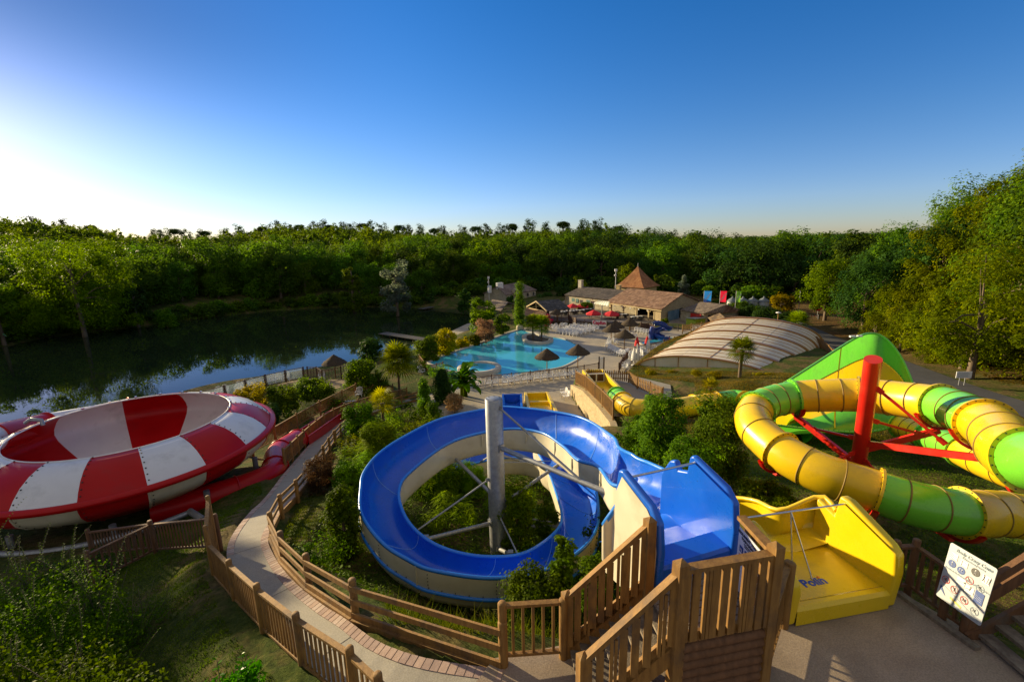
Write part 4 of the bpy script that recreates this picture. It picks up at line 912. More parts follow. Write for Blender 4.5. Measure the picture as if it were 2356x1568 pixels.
# ---- rules board of the blue slide, standing inside the railing
sgn = thing('rules_board', 'white rules board headed for the blue slide behind the platform railing', 'sign', (3.3, 5.6, 8.9))
sa, sb = c_br+Vector((-.17, -.48, 0)), c_fr+Vector((-.08, .04, 0))
sx = (sb-sa); sx.z = 0; sw = sx.length; sx.normalize(); sn = Vector((sx.y, -sx.x, 0)); sn = -sn if sn.x > 0 else sn
b = MB(); cpt = (sa+sb)/2; b.beam(Vector((sa.x, sa.y, 9.42)), Vector((sb.x, sb.y, 9.42)), .012, .98); b.build('board', M['white'], sgn)
T_dk = text_mat('sign_black', (.02, .02, .025)); T_blue = text_mat('sign_blue', (.004, .05, .25)); T_red = text_mat('sign_red', (.50, .012, .02)); T_grey = text_mat('sign_grey', (.20, .26, .32)); T_dk2 = text_mat('sign_slate', (.10, .16, .22)); T_white = text_mat('sign_white', (.75, .75, .75)); T_yel = text_mat('sign_yellow', (.75, .6, .1))
def sp(u, z, off=.009): return sa + sx*u + sn*off + Vector((0, 0, z-sa.z))
UPV = Vector((0, 0, 1))
txt_dir = sx if (sx.cross(UPV)).dot(sn) > 0 else -sx
def su(u): return u if txt_dir == sx else sw-u
for s_, z, sz, bo in (('REGLEMENT TOBOGGAN', 9.85, .058, .003), ('TOBOGGAN BLEU', 9.785, .058, .003), ('INFORMATIONS GENERALES', 9.735, .026, .001), ('GENERAL INFORMATIONS', 9.705, .026, .001)):
    text3d('lettering', s_, sz, T_dk, sgn, sp(sw*.48, z), txt_dir, UPV, depth=.001, bold=bo)
def icon(u, z, w, h, mt, name='pictogram', glyph=None):
    b = MB(); b.add([sp(su(u)-w/2, z-h/2, .008), sp(su(u)+w/2, z-h/2, .008), sp(su(u)+w/2, z+h/2, .008), sp(su(u)-w/2, z+h/2, .008)], [(0, 1, 2, 3)], 0)
    g = rnd.random()
    for q in range(3): b.beam(sp(su(u)+rnd.uniform(-.3, .3)*w, z+rnd.uniform(-.35, 0)*h, .010), sp(su(u)+rnd.uniform(-.3, .3)*w, z+rnd.uniform(0, .35)*h, .010), .004, .010, up=sn, mi=1)
    b.build(name, [mt, T_white], sgn)
for i in range(4): icon(.10+.135*i, 9.61, .10, .10, T_blue if i < 3 else T_red)
for i in range(4): icon(.10+.135*i, 9.47, .10, .10, T_red)
for i in range(2): icon(.38+.135*i, 9.34, .10, .10, T_blue)
for i in range(3): icon(.24+.135*i, 9.12, .10, .12, T_red)
# ---- right hand fence, board and the flight of steps up the tower
fr = [Vector((7.02, 7.38, 7.4)), Vector((7.40, 7.40, 7.4)), Vector((7.44, 6.75, 7.4)), Vector((7.50, 6.42, 7.4))]
fence('wooden_fence', 'grey brown baluster fence at the concrete edge behind the white information board', fr, h=.98, post_r=.065, gap=.15, bal=(.045, .045), mat=M['wood_dark'])
b = MB(); b.beam(Vector((7.15, 7.32, 7.42)), Vector((7.42, 6.1, 7.42)), .12, .1); kb = b.build('timber_edge', M['wood_grey'], None); tag(kb, 'grey timber edging at the foot of the platform fence', 'edging')
cs = thing('cone_sign', 'white information board of the cone slide with blue and red pictograms on the fence', 'sign', (7.3, 6.4, 7.9))
TL, TR_, BR, BL = P(2188,1246,8.86), P(2296,1309,8.86), P(2255,1440,8.0), P(2153,1367,8.0)
nrm = (TR_-BL).cross(TL-BR).normalized(); nrm = -nrm if nrm.dot(C0-TL) < 0 else nrm
def cpnt(u, v, off=.006): return BL.lerp(BR, u).lerp(TL.lerp(TR_, u), v) + nrm*off
b = MB(); rc = .045; cor = []
for cu_, cv_, a0 in ((0, 0, 180), (1, 0, 270), (1, 1, 0), (0, 1, 90)):
    for q in range(5):
        a = R(a0+q*22.5); cor.append(((cu_ or 0)+(rc if cu_ == 0 else -rc)+rc*math.cos(a), cv_+(rc*.8 if cv_ == 0 else -rc*.8)+rc*.8*math.sin(a)))
q1_ = [cpnt(u, v, 0) for u, v in cor]; q2_ = [cpnt(u, v, -.012) for u, v in cor]; n_ = len(cor)
b.add(q1_+q2_, [tuple(range(n_)), tuple(range(n_, 2*n_))[::-1]]+[(i, n_+i, n_+(i+1) % n_, (i+1) % n_) for i in range(n_)]); b.build('board', pm('sign_face', (.40, .43, .46), (.46, .49, .52), 3, .35, 0), cs)
cxd = (cpnt(1, .5)-cpnt(0, .5)).normalized(); cyd = (cpnt(.5, 1)-cpnt(.5, 0)).normalized(); cw, ch = (cpnt(1, .5)-cpnt(0, .5)).length, (cpnt(.5, 1)-cpnt(.5, 0)).length
for s_, u, v, sz, mt in (('Body Crazy Cone', .55, .925, .072, T_dk2), ('Informations générales', .56, .862, .036, T_grey), ('Positions de descente ou de glisse autorisées', .52, .555, .036, T_grey), ('Interdictions', .5, .36, .042, T_grey)):
    text3d('lettering', s_, sz, mt, cs, cpnt(u, v, .006), cxd, cyd, depth=.0008, bold=.0015)
def disc(u, v, r, mt, ringm=None, glyph='', off=.006, gm=None):
    c = cpnt(u, v, off); b = MB(); n = 24
    if ringm is None: b.add([c+cxd*r*math.cos(2*math.pi*i/n)+cyd*r*math.sin(2*math.pi*i/n) for i in range(n)], [tuple(range(n))], 0)
    else:
        vs = [c+(cxd*math.cos(2*math.pi*i/n)+cyd*math.sin(2*math.pi*i/n))*rr for rr in (r, r*.86) for i in range(n)]
        b.add(vs, [(i, (i+1) % n, n+(i+1) % n, n+i) for i in range(n)], 0); b.beam(c-(cxd-cyd)*r*.62, c+(cxd-cyd)*r*.62, .003, r*.13, up=nrm)
    figure(b, u, v, r*.62, glyph, off+.002)
    b.build('pictogram', [ringm or mt, gm or T_dk], cs)
def figure(b, u, v, s, kind, off):
    c = cpnt(u, v, off)
    def L(x0, y0, x1, y1, w=.14): b.beam(c+cxd*x0*s+cyd*y0*s, c+cxd*x1*s+cyd*y1*s, .002, w*s, up=nrm, mi=1)
    def H(x, y, r=.2):
        n = 10; b.add([c+cxd*(x+r*math.cos(2*math.pi*i/n))*s+cyd*(y+r*math.sin(2*math.pi*i/n))*s+nrm*.001 for i in range(n)], [tuple(range(n))], 1)
    if kind == 'stand': H(0, .8); L(0, .6, 0, -.1, .28); L(0, -.1, -.35, -.9); L(0, -.1, .35, -.9); L(0, .5, .6, .1); L(0, .5, -.5, .1)
    elif kind == 'lie': H(.85, .1); L(-.9, -.1, .65, .05, .25); L(-1.1, -.4, 1.1, -.4, .1)
    elif kind == 'sit': H(.2, .75); L(.15, .5, .05, -.1, .28); L(.05, -.1, -.6, .15); L(-.6, .15, -.9, -.2); L(-1.1, -.45, 1.1, -.45, .1)
    elif kind == 'ladder': 
        H(-.5, .85); L(-.5, .6, -.5, 0, .26); L(-.5, 0, -.8, -.9); L(-.5, 0, -.2, -.9); L(.3, -.9, .5, .8, .08); L(.75, -.9, .95, .8, .08)
        for q in range(5): L(.35+.04*q, -.7+.33*q, .8+.04*q, -.7+.33*q, .08)
    elif kind == 'wave':
        for q in range(3): L(-.9, .6-.5*q, -.1, .2-.5*q, .09); L(-.1, .2-.5*q, .8, .1-.5*q, .09)
    elif kind == 'T': L(-.5, -.7, -.5, .6, .1); L(-.9, .6, .9, .3, .07); L(-.9, -.75, .9, -.75, .07)
    elif kind == 'group': H(-.5, .5); H(.4, .5); L(-.5, .3, -.5, -.3, .24); L(.4, .3, .4, -.3, .24); L(-1, -.4, 1, -.5, .1)
disc(.15, .665, .058, T_blue, glyph='stand', gm=T_white); disc(.36, .645, .058, T_blue, glyph='group', gm=T_white); disc(.635, .755, .06, T_dk, glyph='stand', gm=T_white)
def plate(u, v, w, h, kind, mt=None, gm=None):
    b = MB(); q = [cpnt(u-w/2, v-h/2, .006), cpnt(u+w/2, v-h/2, .006), cpnt(u+w/2, v+h/2, .006), cpnt(u-w/2, v+h/2, .006)]; b.add(q, [(0, 1, 2, 3)], 0)
    figure(b, u, v, .058, kind, .008); b.build('pictogram', [mt or T_white, gm or T_dk], cs)
plate(.15, .80, .16, .11, 'wave'); plate(.38, .775, .16, .11, 'T'); plate(.86, .74, .16, .14, 'ladder'); plate(.42, .48, .18, .11, 'lie'); plate(.62, .43, .18, .12, 'sit'); plate(.83, .40, .18, .2, 'wave', T_blue, T_white)
for u, v, k, m_ in ((.57, .575, 'T', T_red), (.80, .55, 'stand', T_grey), (.12, .35, 'sit', T_red), (.34, .28, 'stand', T_red), (.58, .22, 'group', T_red), (.82, .16, 'sit', T_grey)): disc(u, v, .058, None, m_, k)
b = MB(); b.add([cpnt(.30, .10), cpnt(.56, .055), cpnt(.56, .085), cpnt(.30, .135)], [(0, 1, 2, 3)]); b.build('yellow_strip', T_yel, cs)
b = MB(); b.add([cpnt(.05, .16), cpnt(.2, .08), cpnt(.05, .23)], [(0, 1, 2)]); b.build('emblem', T_blue, cs)
b = MB(); b.beam(cpnt(0, .27, .006), cpnt(1, .045, .006), .002, .004, up=nrm)
for q in range(5): b.beam(cpnt(.66, .115-.018*q, .006), cpnt(.93, .085-.018*q, .006), .001, .0035, up=nrm)
b.build('small_print', T_grey, cs)
stw = thing('wooden_stairs', 'dark wooden open staircase with thick handrail at the right edge of the concrete platform', 'stairs', (7.6, 5.6, 7.4))
for i in range(7):
    x = 7.62+.235*i; z = 7.52+.175*i; b = MB(); b.slab([Vector((x, 6.36, z)), Vector((x-.02, 4.4, z)), Vector((x+.20, 4.4, z)), Vector((x+.22, 6.36, z))], .06)
    b.build('tread', M['wood_grey'], stw)
for yy in (6.33, 4.45):
    b = MB(); b.beam(Vector((7.5, yy, 7.40)), Vector((9.3, yy, 8.68)), .06, .22); b.build('stringer', M['wood_dark'], stw)
b = MB(); b.beam(Vector((7.52, 6.42, 7.92)), Vector((9.3, 6.42, 9.35)), .06, .2); b.beam(Vector((7.52, 6.42, 8.24)), Vector((9.3, 6.42, 9.68)), .09, .14); b.build('handrail', M['wood_dark'], stw)
b = MB(); b.box((7.55, 6.42, 7.83), (.13, .13, .9)); b.build('post', M['wood_dark'], stw)
# ---- fences farther out
def lvl(px, z): return [P(x, y, z) for x, y in px]
f7 = dz([P(x, y, z) for x, y, z in [(576,1003,3.4),(630,979,2.95),(681,950,2.55),(734,921,2.1),(786,897,1.7),(818,881,1.45)]], -1.08)
for p in f7: p.z = max(p.z, .02)
fence('wooden_fence', 'long brown baluster fence below the lake terrace bushes beside the red slide run-out', f7, h=1.0, gap=.15, post_r=.07)
f7b = [P(x, y, .05) for x, y in [(818,915),(860,910),(905,908)]]
fence('picket_fence', 'short dark picket fence behind the palm and the single white chair', f7b, 'picket', h=1.0, gap=.14, bal=(.07, .025))
f6 = [P(x, y, .1) for x, y in [(908,938),(925,932),(962,922)]]
fence('ranch_fence', 'two rail fence with reddish posts at the garden corner near the splash deck', f6, 'ranch', h=.85, post_r=.07, mat=M['wood'])
# glass fence of the lakeside terrace
gtop = [(420,914),(462,899),(515,885),(563,873),(609,861),(655,851),(697,843)]
gb = dz([P(x, y, 1.45) for x, y in gtop], -1.3)
TERR2 = [V2(p) for p in gb]+[(-14.6, 45.8), (-13.6, 47.8), (-11.2, 46.2), (-12.6, 42.5), (-17, 38.6), (-24, 34), (-28, 32)]
b = MB(); b.prism(TERR2, -.6, .13); lt = b.build('lake_terrace', pm('terrace_boards', (.36, .25, .13), (.48, .34, .18), 2.5, .8, .2, stretch=(8, 2, 1)), kind='structure')
gl, ntg, bsg = newmat('screen_glass'); bsg.inputs['Base Color'].default_value = (.8, .9, .92, 1); bsg.inputs['Roughness'].default_value = .06; bsg.inputs['Alpha'].default_value = .28
gf = thing('glass_fence', 'glass panel windbreak with dark posts along the lake edge of the terrace', 'fence', gb[0])
for i, p in enumerate(gb):
    b = MB(); b.box((p.x, p.y, p.z+.64), (.10, .10, 1.34)); b.build('post', M['brown_paint'], gf)
for i in range(len(gb)-1):
    a, c = gb[i], gb[i+1]; up = Vector((0, 0, 1)); d = (c-a).normalized()*.12; b = MB()
    b.beam(a+d*.6+up*1.22, c-d*.6+up*1.22, .05, .06); b.beam(a+d*.6+up*.12, c-d*.6+up*.12, .05, .05); b.beam(a+d+up*.13, a+d+up*1.2, .04, .04); b.beam(c-d+up*.13, c-d+up*1.2, .04, .04); b.build('frame', M['brown_paint'], gf)
    b = MB(); b.beam(a+d*1.3+up*.67, c-d*1.3+up*.67, .012, 1.02); b.build('glass_pane', gl, gf)
fence('glass_fence', 'second stretch of glass windbreak beside the lakeside straw parasol', dz([P(x, y, 1.45) for x, y in [(706,842),(727,842),(740,850),(783,841),(815,833)]], -1.3), h=1.2, gap=.3, post_r=.05, square=True, mat=M['brown_paint'], post_top=.06)
# pool fence and others on the deck
f9 = [P(x, y, 1.12)-Vector((0, 0, 1.12)) for x, y in [(1088,868),(1131,861.5),(1177,857),(1220,852.5),(1263,848),(1306,844),(1344,839),(1377,833)]]
fence('pool_fence', 'dark brown metal baluster fence behind the row of white chairs at the pool edge', f9, 'metal', h=1.05, gap=.14, bal=(.025, .025), rail=(.05, .05), square=True, post_r=.05, mat=M['brown_paint'], post_top=.08)
fence('pool_gate', 'narrow white slatted gate at the right end of the pool fence', [P(1378,855,0), P(1389,856,0)], 'metal', h=1.6, gap=.12, bal=(.07, .03), square=True, post_r=.06, mat=M['brown_paint'], matr=M['plastic'], cat='gate', post_top=.1)
fence('pool_fence', 'short wooden fence where the infinity pool edge meets the lower terrace', [P(x, y, .9)-Vector((0, 0, .95)) for x, y in [(985,841),(1004,837),(1019,833)]], h=.95, gap=.14, post_r=.06, mat=M['wood_dark'])
fence('terrace_fence', 'brown fence stepping down from the lower terrace beside the infinity pool', [P(x, y, .95)-Vector((0, 0, .95)) for x, y in [(938,820),(965,817),(984,842)]], h=.95, gap=.14, post_r=.06, mat=M['wood'])
fence('deck_fence', 'low brown fence between the parasol deck and the pool enclosure', [P(x, y, 0) for x, y in [(1424,856),(1432,842),(1441,830),(1449,822)]], 'metal', h=.95, gap=.13, square=True, post_r=.06, mat=M['brown_paint'])
fence('deck_fence', 'baluster fence behind the white chairs between paddling pool and enclosure', [P(x, y, 0) for x, y in [(1459,817),(1494,808),(1527,799),(1551,793),(1566,788)]], 'metal', h=1.0, gap=.14, bal=(.03, .03), square=True, post_r=.06, mat=M['brown_paint'])
fence('terrace_fence', 'long dark slatted fence before the restaurant terrace, carrying the banner', [P(x, y, 0) for x, y in [(1325,751),(1345,753),(1366,755),(1396,757),(1424,758),(1450,760),(1474,759)]], 'picket', h=1.2, gap=.17, bal=(.09, .03), square=True, post_r=.06, mat=M['brown_paint'])
fence('terrace_fence', 'pale slatted fence in front of the bar hut left of the terrace steps', [P(x, y, 0) for x, y in [(1275,745),(1292,744),(1309,743)]], 'picket', h=1.3, gap=.2, bal=(.1, .03), square=True, post_r=.06, mat=M['brown_paint'])
fence('terrace_fence', 'solid dark brown screen at the head of the terrace steps', [P(x, y, 0) for x, y in [(1309,745),(1325,752)]], 'solid', h=1.5, square=True, post_r=.07, mat=M['brown_paint'], cat='screen')
fence('terrace_fence', 'solid dark brown screen behind the small blue slide', [P(x, y, 0) for x, y in [(1474,762),(1490,763),(1506,766)]], 'solid', h=1.3, square=True, post_r=.07, mat=M['brown_paint'], cat='screen')
fence('terrace_fence', 'dark railing in front of the restaurant gable', [P(x, y, 0) for x, y in [(1474,754),(1500,756),(1535,759),(1560,762)]], 'metal', h=1.0, gap=.16, bal=(.03, .03), square=True, post_r=.05, mat=M['black'])
fence('picket_fence', 'sunlit pale picket fence curving round the landing slab of the tube slide', [P(x, y, 1.95) for x, y in [(1352,873),(1378,876),(1412,877),(1446,878),(1466,893),(1495,905),(1524,919),(1520,930)]], 'picket', h=1.0, gap=.17, bal=(.10, .03), post_r=.06, mat=M['wood'], post_top=.03)
w0 = [P(1322,893,1.2), P(1350,915,1.5), P(1381,945,2.0)]; w0 = [Vector((5.75, 39.8, 1.2)), Vector((6.05, 36.0, 1.9)), Vector((6.4, 31.0, 2.3)), Vector((6.5, 28.0, 2.55))]
fence('wall_railing', 'brown baluster railing on top of the low stone wall beside the landing trough', w0, 'metal', h=1.25, gap=.15, bal=(.04, .04), square=True, post_r=.05, mat=M['wood'])
b = MB()
wl = [Vector((5.6, 40.6, 0)), Vector((5.95, 36.0, 0)), Vector((6.3, 31.0, 0)), Vector((6.4, 27.6, 0)), Vector((6.0, 24.4, 0))]; wt = [.95, 1.9, 2.3, 2.55, 2.7]
for i in range(4):
    a, c = wl[i], wl[i+1]; d = (c-a).normalized(); s_ = Vector((-d.y, d.x, 0))*.22
    b.add([a+s_-Vector((0, 0, .3)), a-s_-Vector((0, 0, .3)), c-s_-Vector((0, 0, .3)), c+s_-Vector((0, 0, .3)), a+s_+Vector((0, 0, wt[i])), a-s_+Vector((0, 0, wt[i])), c-s_+Vector((0, 0, wt[i+1])), c+s_+Vector((0, 0, wt[i+1]))], [(4, 5, 6, 7), (0, 4, 7, 3), (1, 2, 6, 5), (0, 1, 5, 4), (3, 7, 6, 2)])
def stone_mat(name, c1, c2, mo, sc=3.2):
    m, nt, bs = newmat(name); v = coord(nt)
    vo = nn(nt, 'ShaderNodeTexVoronoi', Scale=sc); nt.links.new(vscale(nt, v, (1, 1, 1.9)), vo.inputs['Vector'])
    ve = nn(nt, 'ShaderNodeTexVoronoi', Scale=sc); ve.feature = 'DISTANCE_TO_EDGE'; nt.links.new(vscale(nt, v, (1, 1, 1.9)), ve.inputs['Vector'])
    sx_ = nt.nodes.new('ShaderNodeSeparateColor'); nt.links.new(vo.outputs['Color'], sx_.inputs[0])
    c = ramp(nt, sx_.outputs[0], [(0, c1), (1, c2)]); c = mix(nt, ramp(nt, ve.outputs['Distance'], [(.02, (1, 1, 1)), (.09, (0, 0, 0))]), c, mo)
    nt.links.new(c, bs.inputs['Base Color']); bs.inputs['Roughness'].default_value = .9; bump(nt, bs, ve.outputs['Distance'], .4, .03); return m
M['stone'] = stone_mat('golden_stone', (.34, .25, .13), (.50, .39, .22), (.46, .37, .23))
rw = b.build('stone_wall', M['stone']); tag(rw, 'low golden stone retaining wall beside the splash deck under the brown railing', 'wall')
fence('wooden_fence', 'pale wooden picket fence behind the far end of the pool enclosure', [P(x, y, .2) for x, y in [(1720,760),(1755,762),(1788,766),(1812,774),(1838,782)]], 'picket', h=.95, gap=.2, bal=(.1, .03), post_r=.07, mat=M['wood'], post_top=.03)
fence('wooden_fence', 'stepped wooden fence panels beside the road at the enclosure corner', [P(x, y, .3) for x, y in [(1860,796),(1876,804),(1890,812),(1904,826),(1914,838)]], 'picket', h=1.6, gap=.16, bal=(.13, .03), post_r=.07, mat=M['wood'], post_top=.08)
fence('wooden_fence', 'light baluster fence behind the row of chairs above the paddling pool', [P(x, y, .5) for x, y in [(1570,764),(1590,760),(1613,757),(1636,755)]], h=1.0, gap=.2, bal=(.08, .03), post_r=.07, mat=M['wood'])
fence('wooden_fence', 'dark rail fence on the grass island by the road junction', [P(x, y, .15) for x, y in [(1748,717),(1790,719),(1830,720),(1872,721)]], 'ranch', h=.8, post_r=.08, mat=M['wood_dark'])
# ================================================================ BUILDINGS
def roof_mat(name, c1, c2, c3, ang, pitch=.30):
    m, nt, bs = newmat(name); v = coord(nt)
    mp = nt.nodes.new('ShaderNodeMapping'); mp.inputs['Rotation'].default_value = (0, 0, -ang); nt.links.new(v, mp.inputs[0])
    wv = nn(nt, 'ShaderNodeTexWave', Scale=1/pitch*.5*2*math.pi/6.2832*1.0); wv.bands_direction = 'X'; wv.wave_profile = 'SIN'; wv.inputs['Distortion'].default_value = .6; wv.inputs['Detail'].default_value = 1; nt.links.new(mp.outputs[0], wv.inputs[0])
    vo = nn(nt, 'ShaderNodeTexVoronoi', Scale=2.2); nt.links.new(v, vo.inputs['Vector'])
    sc_ = nt.nodes.new('ShaderNodeSeparateColor'); nt.links.new(vo.outputs['Color'], sc_.inputs[0])
    c = ramp(nt, sc_.outputs[0], [(0, c1), (.55, c2), (1, c3)])
    c = mix(nt, ramp(nt, noise(nt, .5, 5, v), [(.4, (0, 0, 0)), (.7, (.6, .6, .6))]), c, tuple(x*.5 for x in c1))
    c = mix(nt, ramp(nt, wv.outputs['Fac'], [(.05, (.5, .5, .5)), (.4, (0, 0, 0))]), c, tuple(x*.25 for x in c1))
    nt.links.new(c, bs.inputs['Base Color']); bs.inputs['Roughness'].default_value = .9; bump(nt, bs, wv.outputs['Fac'], .6, .06); return m
M['render'] = pm('ochre_render', (.56, .42, .18), (.66, .52, .26), 1.2, .9, .15)
M['stone_pale'] = stone_mat('pale_stone', (.36, .31, .20), (.52, .46, .33), (.50, .44, .32), 2.6)
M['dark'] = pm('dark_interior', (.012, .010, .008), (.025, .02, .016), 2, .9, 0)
M['teal'] = pm('teal_shutter', (.03, .12, .12), (.05, .17, .16), 4, .6, 0)
M['chim'] = pm('chimney_render', (.42, .38, .31), (.55, .50, .42), 2, .9, .2)
M['cream_wood'] = pm('pale_beam', (.50, .38, .20), (.62, .48, .27), 2, .8, .2)
def quad_roof(root, name, q, mat, t=.14):
    b = MB(); b.slab(q, t); return b.build(name, mat, root)
def wall(root, pts, z0s, z1s, mat, name='wall', th=.3):
    """vertical wall sheet along pts with tops z1s, given thickness inward"""
    b = MB()
    for i in range(len(pts)-1):
        a, c = pts[i], pts[i+1]; z0 = z0s
        b.add([(a.x, a.y, z0), (c.x, c.y, z0), (c.x, c.y, z1s[i+1]), (a.x, a.y, z1s[i])], [(0, 1, 2, 3)])
    return b.build(name, mat, root)
def opening(root, a, c, z0, z1, mat, name='window', out=.03, pane=None):
    a, c = Vector(a), Vector(c); d = (c-a); d.z = 0; d.normalize(); n_ = Vector((d.y, -d.x, 0)); n_ = -n_ if n_.dot(Vector((0, 0, 0))-a) < 0 else n_
    b = MB(); b.beam(Vector((a.x, a.y, (z0+z1)/2))+n_*out, Vector((c.x, c.y, (z0+z1)/2))+n_*out, .06, z1-z0); return b.build(name, mat, root)
def V3(p, z): return Vector((p.x, p.y, z))
def lerp2(a, c, t): return a.lerp(c, t)
# --- restaurant barn
zE = 2.25
A_, B_, C_ = P(1398.5,695.8,zE), P(1518.7,712.4,zE), P(1610.7,692.9,zE); D_ = A_+(C_-B_)
Mr = (B_+C_)/2; Ml = (A_+D_)/2; zR = (PY(1575.6,674.3,Mr.y).z + PY(1451.9,665.5,Ml.y).z)/2
Rr, Rl = V3(Mr, zR), V3(Ml, zR)
rang = math.atan2((A_-B_).y, (A_-B_).x)
RB = roof_mat('barn_roof_tiles', (.22, .115, .065), (.36, .20, .115), (.46, .28, .17), rang); RD = roof_mat('dark_roof_tiles', (.075, .06, .05), (.13, .105, .085), (.19, .16, .13), rang); RT = roof_mat('old_brown_roof_tiles', (.16, .12, .09), (.25, .19, .14), (.32, .25, .19), rang)
barn = thing('restaurant_barn', 'large golden stone barn with long brown tiled roof and open front beside the terrace', 'building', V3((A_+C_)/2, 0))
over = (A_-B_).normalized()*.3
quad_roof(barn, 'roof', [A_+over*1.5, Rl+over*1.5, Rr-over, B_-over], RB); quad_roof(barn, 'roof', [C_-over, Rr-over, Rl+over, D_+over], RB)
inn_ = (C_-B_).normalized(); fr_a, fr_b = A_+inn_*.5, B_+inn_*.5
w_b = wall(barn, [V3(B_+inn_*.35, 0), V3(Mr, 0), V3(C_-inn_*.3, 0)], -.3, [zE+.02, zR-.1, zE-.02], M['stone'])
gq = [B_.lerp(A_, .12)+inn_*.45, B_+inn_*.36]; wall(barn, gq, -.3, [zE, zE], M['stone'])
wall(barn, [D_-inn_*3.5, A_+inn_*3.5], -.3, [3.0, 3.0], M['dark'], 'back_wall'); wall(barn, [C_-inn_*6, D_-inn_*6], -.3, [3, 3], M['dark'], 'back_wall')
b = MB(); b.beam(A_+over+inn_*.05-Vector((0, 0, .16)), B_-over+inn_*.05-Vector((0, 0, .16)), .16, .16); b.build('eave_beam', M['cream_wood'], barn)
for t in (.03, .30, .55, .78, .88):
    p = V3(A_.lerp(B_, t)+inn_*.5, 0); b = MB(); w_ = .42 if t < .05 else .2
    b.box((p.x, p.y, zE/2-.1), (w_, w_, zE), rang)
    if t > .05:
        for s_ in (-1, 1): b.beam(V3(p, 1.3), V3(p, 2.05)+(A_-B_).normalized()*s_*.75, .1, .1)
    b.build('post', M['cream_wood'], barn)
opening(w_b, B_.lerp(C_, .46), B_.lerp(C_, .53), 0, 1.75, M['dark'], 'door', .06)
mural = thing('mural_panel', 'blue poster panel leaning on the barn gable', 'panel', V3(B_.lerp(C_, .3), 0))
opening(mural, B_.lerp(C_, .17)-Vector((.1, .3, 0)), B_.lerp(C_, .44)-Vector((.1, .3, 0)), .05, 1.75, pm('poster_blue', (.05, .14, .22), (.20, .28, .34), .8, .6, 0), 'poster', .12)
for i in range(5):
    p = A_.lerp(B_, .14+.16*i)+inn_*.1; b = MB(); b.lathe((p.x, p.y, zE-.55), [(.02, .28), (.10, .1), (.12, 0)], 8); l_ = b.build('hanging_lamp', M['plastic']); tag(l_, 'small white lamp hanging under the barn eave', 'lamp', 'lamps under the barn eave')
# --- long house
E1, E2 = P(1300,679,2.2), P(1400,690.5,2.2); R1, R2 = PY(1340,659.7,105.2), PY(1446,669.8,94.5); zr = (R1.z+R2.z)/2; R1.z = R2.z = zr
dp = (R1-E1); dp.z = 0; E3 = V3(E1+dp*2, 2.2); E4 = V3(E2+dp*2, 2.2)
ang2 = math.atan2((E1-E2).y, (E1-E2).x); RD2 = roof_mat('long_house_roof_tiles', (.06, .048, .042), (.11, .085, .07), (.17, .14, .115), ang2)
lh = thing('long_house', 'long stone house with dark tiled roof, tall chimney and teal shutters', 'building', V3((E1+E4)/2, 0))
ov = (E1-E2).normalized()*.25; Ez = E2+(E2-E1)*.55; Rz = R2+(R2-R1)*.2
r_l = quad_roof(lh, 'roof', [E1+ov, R1+ov, Rz, Ez][::1], RD2); quad_roof(lh, 'roof', [E4, V3(R2, zr), V3(R1, zr)+ov, E3+ov], RD2)
wall(lh, [V3(E3, 0), V3(E3.lerp(E1, .5), 0), V3(E1, 0)], -.6, [2.1, zr-.08, 2.1], M['stone_pale']); w_l = wall(lh, [V3(E1+dp*.06, 0), V3(Ez+dp*.06, 0)], -.6, [2.1, 2.1], M['stone_pale'])
for t0, t1, z0, z1, m_, n_ in ((.17, .24, 1.0, 1.75, M['teal'], 'window'), (.27, .33, 1.0, 1.75, M['teal'], 'window'), (.52, .60, 0, 1.75, M['teal'], 'door')):
    o_ = opening(w_l, E1.lerp(E2, t0), E1.lerp(E2, t1), z0, z1, m_, n_, -.0)
b = MB(); p = R1+dp*-.10; b.box((p.x, p.y, zr+.45), (1.0, .7, 2.2), ang2); b.box((p.x, p.y, zr+1.58), (1.1, .8, .12), ang2); b.build('chimney', M['chim'], r_l)
# --- tower
tw = thing('tower', 'square ochre tower with steep flared orange tiled roof and finial', 'tower', (29.0, 102.5, 0))
tcx, tcy = PY(1467.9,612.8,102.5).x, 102.5; za = PY(1467.9,612.8,102.5).z; hw = 3.15; ze = PY(1466,661.6,98).z
RO_ = [roof_mat('tower_tiles', (.34, .13, .045), (.45, .19, .07), (.52, .25, .10), .8, .3)]
b = MB(); q = Matrix.Rotation(R(45), 3, 'Z'); sq = [(1, 1), (-1, 1), (-1, -1), (1, -1)]
rows = []
for f, z in ((1.18, ze-.05), (1.0, ze+.32), (.78, ze+1.1), (.5, ze+2.35), (.25, ze+3.55), (.02, za)):
    z = ze+(za-ze)*{1.18: -.02, 1.0: .07, .78: .24, .5: .5, .25: .75, .02: 1.0}[f]
    rows.append([Vector((tcx, tcy, z))+q@Vector((x*hw*f, y*hw*f, 0)) for x, y in sq])
b.loft(rows, 0, False, closed=True); b.poly(rows[0][::-1]); b.build('roof', RO_[0], tw)
b = MB(); wq = [Vector((tcx, tcy, 0))+q@Vector((x*hw*.98, y*hw*.98, 0)) for x, y in sq]; b.loft([[V3(p, z) for p in wq] for z in (-.5, ze-.02)], 0, False, closed=True); w_t = b.build('wall', M['render'], tw)
b = MB(); b.tube([(tcx, tcy, za-.1), (tcx, tcy, za+.75)], .05, 6); b.build('finial', M['galv'], tw)
for t in (.55, .72): opening(w_t, wq[3].lerp(wq[0], t), wq[3].lerp(wq[0], t+.09), ze-1.2, ze-.15, M['dark'], 'window', .04)
b = MB(); p = PY(1424,657,98.5); b.box((p.x, p.y, 2.0), (.8, .8, 5), .8); b.box((p.x, p.y, 4.5), (1, 1, .12), .8); b.build('chimney', M['render'], tw)
